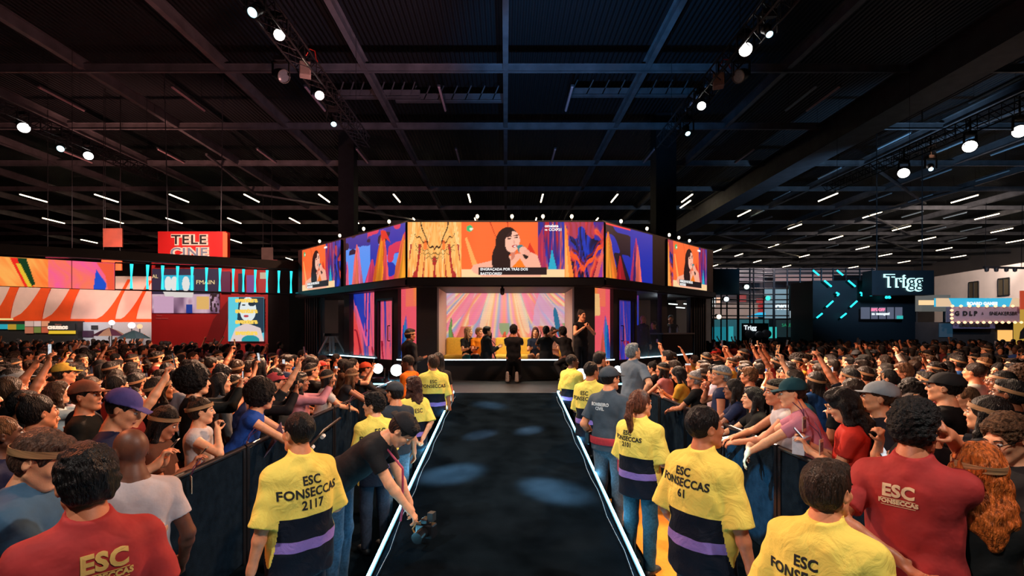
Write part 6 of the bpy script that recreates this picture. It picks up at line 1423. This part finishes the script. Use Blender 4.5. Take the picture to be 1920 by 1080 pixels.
def pmesh(nm, kind):
    P = PO[nm][0]
    if nm not in MESH:
        b = build_body(P, CV); b.materials.append(M_skin); tr = build_trousers(P, .014); tr.materials.append(M_denim); sh = [build_shoe(P, 1, .014), build_shoe(P, -1, .014)]
        for m in sh: m.materials.append(M_shoe)
        MESH[nm] = (b, tr, sh)
    if (nm, kind) not in MESH: m = build_shirt(P, .012, kind, len(MESH)); m.materials.append(M_cloth); MESH[nm, kind] = m
    b, tr, sh = MESH[nm]; return dict(body=b, shirt=MESH[nm, kind], trousers=tr, shoes=sh)
ph = MB().box((0, 0, 0), (.074, .008, .150)).mesh('phone_body'); ph.materials.append(M_phone); bm = bmesh.new(); bm.from_mesh(ph); bmesh.ops.bevel(bm, geom=bm.edges[:] , offset=.003, segments=2, affect='EDGES'); bm.to_mesh(ph); bm.free()
scr = MB().box((0, -.0045, 0), (.066, .001, .140)).mesh('phone_screen'); scr2 = scr.copy()
def scr_mat(n, a, b):
    m = mat(n, (.02, .02, .02), .2); nt = m.node_tree; tc = nt.nodes.new('ShaderNodeTexCoord'); nz = nt.nodes.new('ShaderNodeTexNoise'); nz.inputs['Scale'].default_value = 28; nt.links.new(tc.outputs['Object'], nz.inputs[0])
    cr = nt.nodes.new('ShaderNodeValToRGB'); cr.color_ramp.elements[0].position = .42; cr.color_ramp.elements[1].position = .58; cr.color_ramp.elements[0].color = (*a, 1); cr.color_ramp.elements[1].color = (*b, 1)
    nt.links.new(nz.outputs['Fac'], cr.inputs[0]); nt.links.new(cr.outputs[0], nt.nodes['Principled BSDF'].inputs['Emission Color']); nt.nodes['Principled BSDF'].inputs['Emission Strength'].default_value = .9; m.cycles.emission_sampling = 'NONE'; return m
scr.materials.append(scr_mat('phone_picture', (.02, .02, .03), (1, .35, .12))); scr2.materials.append(scr_mat('phone_white', (.5, .55, .6), (.9, .9, .92)))
PHN = []
def phone(t, loc, mode, label=None):
    M = TW(t) @ Matrix.Translation(loc) @ (Matrix.Rotation(R(90), 4, 'Y') if mode == 0 and rnd.random() < .4 else Matrix.Identity(4)) @ Matrix.Rotation(R(-40 if mode == 2 else (10 if mode == 1 else 0)), 4, 'X')
    o = bpy.data.objects.new('smartphone', None); COL.objects.link(o); o.matrix_world = M; o.empty_display_size = .05
    for nm, me in (('case', ph), ('screen', scr if rnd.random() < .7 else scr2)):
        c = bpy.data.objects.new(nm, me); COL.objects.link(c); c.parent = o
    tag(o, None, 'phone'); PHN.append((o, t)); return o
SHIRTS = [('black', (.006, .006, .007), 9), ('charcoal', (.022, .022, .026), 3), ('navy', (.012, .02, .055), 3), ('dark red', (.16, .015, .015), 2), ('white', (.48, .46, .46), 2), ('royal blue', (.015, .07, .30), 1), ('grey', (.13, .13, .14), 2), ('bright red', (.5, .03, .02), 1), ('mustard', (.55, .30, .03), .7), ('brown', (.09, .04, .025), 1.2), ('pink', (.55, .20, .25), .7), ('teal', (.02, .15, .17), .5)]
HK = [('short', 'short-haired', 4), ('crop', 'crop-haired', 2), ('long', 'long-haired', 4), ('wavy', 'wavy-haired', 2.5), ('curly', 'curly-haired', 2), ('bun', 'bun-haired', 1), ('ponytail', 'ponytailed', 1.2), ('afro', 'afro-haired', .5), ('thick', 'thick-haired', 1.5)]
CAPC = [('navy', (.02, .03, .07)), ('grey', (.16, .18, .2)), ('black', (.02, .02, .022)), ('red', (.45, .03, .02)), ('blue', (.04, .06, .25))]
def pick(L_): return rnd.choices(L_, [q[-1] for q in L_])[0]
CROWD = []
OCC = []
def crowd_person(x, y, rz_, pose, H_=None, shirt=None, hair=None, band=None, cap=None, skin=None, haircol=None, label=None, kind=None, detail=True, glasses=None):
    H_ = H_ or rnd.gauss(1.66, .055); H_ = min(max(H_, 1.52), 1.82)
    sh = shirt or pick(SHIRTS); hk = hair or pick(HK); P, kinds, phn = PO[pose]; kd = kind or rnd.choice(kinds)
    sk = skin or rnd.choices(SKINS, [3, 3, 2, 1.2, .6, 3])[0]; hc = haircol or rnd.choices(HAIRS + [(.14, .06, .025)], [3, 3, 2, 1.5, 2, .5])[0]
    if band is None: band = rnd.random() < .42
    if cap is None and rnd.random() < .08: cap = rnd.choice(CAPC)
    if cap: band = False; hk = ('crop', 'crop-haired', 1) if hk[0] in ('curly', 'afro', 'thick', 'bun') else hk
    if hk[0] == 'afro': band = False
    t = empty('person', (x, y, 0), R(rz_), label, 'person'); sc = H_ / 1.75; wd = rnd.uniform(.95, 1.12); t.scale = (sc * wd, sc * wd, sc)
    me = pmesh(pose, kd)
    gl = glasses if glasses is not None else rnd.random() < .15
    dress(t, P, me, hair=hk[0], haircol=hc, skin=sk, shirt=tuple(c * rnd.uniform(.85, 1.15) for c in sh[1]), legs=rnd.choice([(.015, .02, .035), (.03, .05, .09), (.012, .012, .014)]), band=band, cap=cap[1] if cap else None, eyes=detail, glasses=gl and detail)
    if phn: phone(t, phn[0], phn[1])
    OCC.append((x, y)); CROWD.append(dict(o=t, x=x, y=y, shirt=sh[0], hair=hk[1], band=band, cap=cap[0] if cap else None, pose=pose, phone=bool(phn), label=label)); return t
SD = {q[0]: q for q in SHIRTS}; HD = {q[0]: q for q in HK}
def xp(px, d): return xat(px, d)
# the ones the photograph shows large, front rows
F = [  # px, d, height, yaw, pose, shirt, hair, band, cap, label
 (232, 3.55, 1.80, -72, 'looking down at a phone', SD['navy'], HD['crop'], False, ('purple', (.09, .07, .26)), 'bearded-looking person in purple-blue cap, the nearest over the left barrier'),
 (160, 4.3, 1.78, -70, 'arms down', SD['black'], HD['crop'], True, ('brown', (.20, .07, .04)), 'person in brown hat with tan band behind the purple-capped one'),
 (330, 4.0, 1.60, -75, 'looking down at a phone', SD['brown'], HD['long'], True, None, 'long dark-haired person in brown tee at the left barrier, right of the purple cap'),
 (398, 4.55, 1.60, -78, 'hand at the chin', SD['white'], HD['bun'], True, None, 'person in white tee with gold headband leaning chin on fist at the left barrier'),
 (452, 5.15, 1.70, -70, 'leaning over with hands hanging', SD['royal blue'], HD['afro'], False, None, 'person in royal blue shirt with large dark afro at the left barrier'),
 (487, 5.75, 1.68, -64, 'filming with both hands', SD['black'], HD['long'], False, None, 'person in black with straight black hair filming at the left barrier'),
 (520, 6.3, 1.68, -75, 'holding a phone overhead', SD['charcoal'], HD['short'], False, ('rose red', (.45, .05, .06)), 'person in rose-red cap holding a phone up over the left barrier'),
 (365, 5.4, 1.78, -55, 'filming with both hands', SD['black'], HD['afro'], False, None, 'person with dark afro holding up a phone behind the white tee'),
 (560, 6.9, 1.62, -72, 'filming with both hands', SD['pink'], HD['wavy'], True, None, 'person in pink top filming at the left barrier beyond the rose-red cap'),
 (600, 7.6, 1.62, -70, 'resting both arms ahead', SD['white'], HD['long'], True, None, 'person in white top with headband resting arms on the far left barrier'),
 (632, 8.3, 1.62, -72, 'leaning over with hands hanging', SD['charcoal'], HD['long'], True, None, 'person in charcoal leaning over the far left barrier'),
 (655, 8.9, 1.66, -68, 'filming with both hands', SD['black'], HD['short'], False, None, 'person in black filming near the far end of the left barrier'),
 (683, 9.5, 1.62, -75, 'resting both arms ahead', SD['charcoal'], HD['crop'], False, ('orange-red', (.7, .08, .03)), 'person in orange-red cap at the far end of the left barrier'),
 (118, 6.6, 1.78, -65, 'hand at the chin', SD['white'], HD['short'], False, ('yellow checked', (.6, .35, .05)), 'person in yellow checked cap, hand at chin, in the left crowd'),
 (1505, 4.55, 1.86, 62, 'leaning over with hands hanging', SD['pink'], HD['crop'], True, ('dark teal', (.012, .06, .08)), 'tall person in pink shirt and dark teal cap leaning over the right barrier'),
 (1560, 4.2, 1.72, 58, 'looking down at a phone', SD['bright red'], HD['wavy'], False, None, 'person in orange-red top with long curly dark hair at the right barrier'),
 (1447, 5.05, 1.72, 70, 'resting both arms ahead', SD['white'], HD['curly'], True, None, 'person in pale patterned tee with dark curls resting on the right barrier'),
 (1400, 5.6, 1.58, 72, 'resting both arms ahead', SD['black'], HD['long'], False, None, 'long-haired person in black resting arms on the right barrier, left of the pale tee'),
 (1372, 6.1, 1.62, 66, 'resting both arms ahead', SD['navy'], HD['long'], False, None, 'person in glasses and navy resting arms on the right barrier'),
 (1345, 6.7, 1.74, 60, 'hand at the chin', SD['navy'], HD['short'], True, None, 'grey-haired person in navy tee with fist at the chin at the right barrier'),
 (1310, 7.4, 1.62, 55, 'resting both arms ahead', SD['black'], HD['bun'], True, None, 'person in black with headband at the right barrier beyond the grey-haired one'),
 (1280, 8.2, 1.62, 55, 'looking down at a phone', SD['mustard'], HD['long'], False, None, 'long-haired person in mustard top at the right barrier near its far end'),
 (1255, 9.0, 1.64, 50, 'resting both arms ahead', SD['pink'], HD['long'], True, None, 'person in pink top at the far end of the right barrier'),
 (1650, 4.2, 1.78, 70, 'arms down', SD['charcoal'], HD['crop'], False, ('pale grey', (.30, .34, .38)), 'person in pale grey cap in right crowd behind the curly-haired orange top'),
 (1620, 3.6, 1.70, 40, 'hand at the chin', SD['black'], HD['long'], False, None, 'person with long straight dark hair left of the red polo'),
 (1775, 4.6, 1.84, 40, 'filming with both hands', SD['black'], HD['crop'], True, ('black', (.02, .02, .022)), 'person in black cap with headband filming, right of the pale grey cap'),
 (1740, 3.5, 1.68, 10, 'looking down at a phone', SD['black'], HD['short'], False, None, 'person with swept-back brown hair and glasses just beyond the red polo'),
 (1855, 3.7, 1.72, 30, 'filming with both hands', SD['charcoal'], HD['long'], True, None, 'person with long brown hair and headband filming at the right edge'),
 (1895, 4.6, 1.76, 45, 'arms down', SD['black'], HD['short'], True, None, 'bearded-looking person in glasses with headband at the right edge'),
]
for px, d, H_, yw, po, sh, hk, bd, cp, lb in F:
    x = xp(px, d)
    if abs(x) < (2.86 if x > 0 else 2.76) and d < 10: x = 2.90 if x > 0 else -2.78
    hc = (.25, .25, .26) if 'grey-haired' in lb else None
    tt = crowd_person(x, d, yw, po, H_, sh, hk, bd, cp, label=lb, glasses='glasses' in lb, haircol=hc)
# things the front rows hold or wear
def badge(px, py, d, label, rot=0, strap=.12):
    p = at(px, py, d); t = empty('badge', p, R(rot), label, 'badge', None); bevel(MB().box((0, 0, 0), (.085, .006, .13)).build('card', mat('badge_card', (.62, .55, .42), .5, noise=.1), t), .006)
    MB().box((0, -.0035, .0), (.060, .002, .075)).build('print', mat('badge_print', (.12, .14, .2), .5, noise=.9, nscale=60), t); MB().path([(0, 0, .065), (.03, .02, .065 + strap * .5), (.09, .08, .065 + strap)], .004, 6).path([(0, 0, .065), (-.02, .02, .065 + strap * .5), (-.04, .08, .065 + strap)], .004, 6).build('lanyard', mat('lanyard_web', (.12, .03, .08), .7), t)
badge(358, 908, 3.85, 'cream badge card hanging over the near left barrier below the purple cap', -50); badge(464, 840, 4.95, 'cream badge card hanging beside the royal blue shirt', -50)
badge(655, 764, 7.6, 'small badge card hanging at the left barrier near the platform', -50); badge(1508, 795, 4.35, 'pale badge card on the pink shirt at the right barrier', 40)
badge(1540, 838, 4.15, 'badge card with pink lanyard hanging by the orange-red top', 40)
t = empty('printed_poster', at(505, 832, 5.3), R(-62), 'mauve printed poster held over the left barrier behind the 2117 smock', 'poster'); t.rotation_euler = (R(-35), R(12), R(-62))
MB().box((0, 0, 0), (.30, .004, .42)).build('sheet', mat('poster_sheet', (.34, .26, .42), .5), t); MB().box((.02, -.003, -.04), (.20, .002, .24)).build('print', mat('poster_print', (.22, .07, .05), .5, noise=.9, nscale=20), t)
t = empty('white_box', (2.61, 4.42, 1.212), R(40), 'white and blue printed box resting on the right barrier rail', 'box'); t.rotation_euler = (0, 0, R(40))
bevel(MB().box((0, 0, 0), (.16, .10, .15)).build('carton', mat('white_carton', (.62, .60, .66), .5), t), .004); MB().box((-.01, -.052, 0), (.10, .002, .10)).build('print', mat('blue_print', (.03, .30, .45), .4, noise=.5, nscale=40), t)
t = empty('taped_cable', (-2.40, 6.1, .80), 0, 'black cable with white tape bands along the left barrier', 'cable'); MB().path([(0, -.75, -.16), (.02, -.2, -.02), (.0, .5, .10), (.02, 1.1, .16)], .022, 8).build('cable', M_gloss, t)
for q, f in ((0, -.25), (1, .05), (2, .42)): MB().tube((.012, f, -.035 + f * .16), (.012, f + .07, -.025 + f * .16), .026, n=10).build('tape_band', M_white, t)

# fill the rest of both crowds
def inside_stage(x, y):
    ax = abs(x)
    if ax < 2.9 and y < 11.6: return True
    if y > 10.7 and ax < 3.5 + max(0, y - 11.2): return True
    if y > 15.5 and ax < 9.3: return True
    return False
cand = []
for y0 in np.arange(2.6, 16.5, .01):
    pass
y = 3.3
while y < 17.5:
    sp = .56 if y < 9 else (.66 if y < 13 else .86)
    X = 1.04 * y + .2; x = 2.95 + rnd.uniform(0, sp * .5)
    while x < X:
        for s in (-1, 1):
            xx, yy = s * (x + rnd.uniform(-.12, .12)) + (.12 if s < 0 else 0), y + rnd.uniform(-.16, .16)
            if s > 0 and yy < 3.4 and xx < 3.6: continue
            if inside_stage(xx, yy) or any((xx - a) ** 2 + (yy - b) ** 2 < (.40 if yy < 9 else .44) ** 2 for a, b in OCC): continue
            OCC.append((xx, yy)); cand.append((xx, yy))
        x += sp
    y += sp * .92
cand.sort(key=lambda q: q[1]); NIND = 268
print('crowd candidates', len(cand))
stuffpts = cand[NIND:]
for x, y in cand[:NIND]:
    OCC.remove((x, y)); near = abs(x) < 3.6
    aim = math.degrees(math.atan2(-(0 - x), 12.8 - y)); s = 1 if x > 0 else -1
    yaw = (s * 62 if near else aim * .9) + rnd.gauss(0, 14)
    if near: po = rnd.choices(['resting both arms ahead', 'filming with both hands', 'leaning over with hands hanging', 'hand at the chin', 'holding a phone overhead', 'arms down'], [3, 3, 2, 2, 1, 1])[0]
    else: po = rnd.choices(list(PO), [.3, 5, 5, 2.4, 1.1 if x > 0 else .7, .5 if x > 0 else .3, .6, 1.6, .8, .1, .4])[0]
    if y < 4.5 and abs(x) > 3: po = rnd.choice(['arms down', 'arms down, face turned', 'hand at the chin', 'looking down at a phone'])
    crowd_person(x, y, yaw, po, detail=y < 12)
# labels of the crowd: look, pose, landmark, depth; equal ones get their place in the photo
def landmark(x, y):
    px = VX + FPX * x / y
    L_ = [(90, 'at the far left edge'), (190, 'below the striped tent'), (285, 'below the tent\'s right end'), (420, 'below the red booth window'), (500, 'below the face poster'), (560, 'left of the studio'), (948, 'before the left studio wing'),
          (1335, 'before the right studio wing'), (1440, 'below the small round-lettered sign'), (1530, 'below the scaffold panels'), (1625, 'below the teal arrows'), (1710, 'below the glowing box sign'), (1790, 'left of the bulb-framed sign'), (1870, 'below the bulb-framed sign'), (9999, 'at the far right edge')]
    return next(n for m_, n in L_ if px < m_)
def depth(y): return 'near' if y < 5 else ('middle' if y < 8 else ('back' if y < 11.5 else 'farthest'))
D_ = {}
SHORT = {'resting both arms ahead': 'resting arms', 'arms down': '', 'arms down, face turned': 'face turned', 'filming with both hands': 'filming', 'holding a phone overhead': 'phone overhead', 'both arms raised': 'arms raised', 'one arm raised': 'one arm raised', 'hand at the chin': 'hand at chin', 'looking down at a phone': 'looking down', 'leaning over with hands hanging': 'leaning over', 'pointing ahead': 'pointing'}
for c in CROWD:
    s = 'left' if c['x'] < 0 else 'right'
    c['o']['group'] = 'people in the crowd on the ' + s
    if c['label']: continue
    hd = ('in ' + c['cap'] + ' cap') if c['cap'] else ('with headband' if c['band'] else '')
    lab = ' '.join((c['hair'] + ' person in ' + c['shirt'] + ' ' + hd + ' ' + SHORT[c['pose']] + ', ' + depth(c['y']) + ' rows ' + landmark(c['x'], c['y'])).split()).replace(' ,', ',')
    D_.setdefault(lab, []).append(c)
for lab, L_ in D_.items():
    L_.sort(key=lambda c: c['x'] / c['y'])
    for i, c in enumerate(L_):
      lab = lab if len(lab.split()) <= 12 else lab.replace(' rows', '')
      c['o']['label'] = lab if len(L_) == 1 else lab + ', ' + (('left one', 'right one') if len(L_) == 2 else ('leftmost', 'middle', 'rightmost') if len(L_) == 3 else ORD)[i]
seen = {}
for o, t in PHN:
    s = 'left' if o.matrix_world.translation.x < 0 else 'right'; q = t['label'].replace('people', ''); core = q.split(' person')[0] if ' person' in q else 'dark'
    w_ = ('phone held by the ' + q).split(); o['label'] = ' '.join(w_[:16]).rstrip(','); seen.setdefault(o['label'], []).append(o); o['group'] = 'phones held up in the ' + s + ' crowd'
for k, L_ in seen.items():
    if len(L_) > 1:
        for i, o in enumerate(L_): w_ = k.split()[:14]; o['label'] = ' '.join(w_) + ' ' + ORD[i].replace(' from left', '-placed')
# the crowd beyond, too many to count
def low_figure(pose):
    P = PO[pose][0]; out = []
    q = SDF(); head_prims(q, P.H)
    q.cap(P.t(0, -.01, 1.42), np.array(P.H @ Vector((0, -.02, -.07))), .055, .05, .03)
    for sg in (1, -1): q.cap(P.sh[sg], P.elb[sg], .048, .038, .02); q.cap(P.elb[sg], P.hand[sg], .038, .028, .02); q.ell(P.hand[sg] + P.dir[sg] * .07, (.045, .03, .06), None, .02)
    v, f = q.verts(.021); out.append((v, f, 0)); q = SDF(); torso_prims(q, P, .012)
    for sg in (1, -1): q.cap(P.sh[sg], P.sh[sg] + (P.elb[sg] - P.sh[sg]) * .6, .062, .058, .02)
    for sg in (1, -1): hp, kn_, an = P.legs[sg]; q.cap(hp, kn_, .09, .06, .03); q.cap(kn_, an, .06, .04, .02)
    v, f = q.verts(.03); out.append((v, f, 1)); me = hair_mesh(rnd.choice(['short', 'long', 'curly']))
    q = SDF(); q.ell((0, -.02, .03), (.086, .104, .10)); q.ell((0, -.07, -.06), (.07, .05, .10), None, .02); sub_face(q); v, f = q.verts(.016)
    v = np.array([P.H @ (Vector(a) * HS) for a in v]); out.append((v, f, 2)); return out
LOW = [low_figure(p) for p in ('arms down', 'arms down, face turned', 'filming with both hands', 'one arm raised', 'both arms raised')]
M_far = bpy.data.materials.new('far_crowd'); M_far.use_nodes = True; a_ = M_far.node_tree.nodes.new('ShaderNodeAttribute'); a_.attribute_name = 'tone'
M_far.node_tree.links.new(a_.outputs['Color'], M_far.node_tree.nodes['Principled BSDF'].inputs['Base Color']); M_far.node_tree.nodes['Principled BSDF'].inputs['Roughness'].default_value = .7
for s in (-1, 1):
    pts = [p for p in stuffpts if p[0] * s > 0]; y = 17.2
    while y < 30:
        x = 9.2 if y < 20.5 else 8.0
        while x < y * 1.06:
            if rnd.random() < .86:
                q = (s * (x + rnd.uniform(-.3, .3)), y + rnd.uniform(-.3, .3))
                if -11 < q[0] < -8.2 and 20.4 < q[1] < 23.6: x += .8; continue
                if not (s < 0 and q[1] > 23.2 and q[0] > -17.2) and not (q[1] > 28.2): pts.append(q)
            x += .80
        y += .92
    VV, FF, CC = [], [], []; n = 0
    for x, y in pts:
        fig = rnd.choices(LOW, [6, 6, 1.2, .3, .2])[0]; sc = rnd.uniform(.88, 1.02); a = R(math.degrees(math.atan2(x, 13 - y if y < 12 else 6)) + rnd.gauss(0, 25)); c_, s_ = math.cos(a), math.sin(a)
        cols = [rnd.choice(SKINS), rnd.choice([q[1] for q in SHIRTS]), rnd.choice(HAIRS)]
        for v, f, k in fig:
            u = v * sc; u = np.stack([u[:, 0] * c_ - u[:, 1] * s_ + x, u[:, 0] * s_ + u[:, 1] * c_ + y, u[:, 2]], 1); VV.append(u); FF.append(f + n); n += len(v); CC.append(np.tile(np.array([*cols[k], 1.0]), (len(v), 1)))
    me = raw_mesh('far_crowd', np.concatenate(VV), np.concatenate(FF)); a = me.color_attributes.new('tone', 'FLOAT_COLOR', 'POINT'); a.data.foreach_set('color', np.concatenate(CC).astype(np.float32).ravel())
    tag(link('far_crowd', me, M_far), 'dense distant crowd of dark heads filling the ' + ('left' if s < 0 else 'right') + ' side behind the counted rows', 'crowd', kind='stuff')
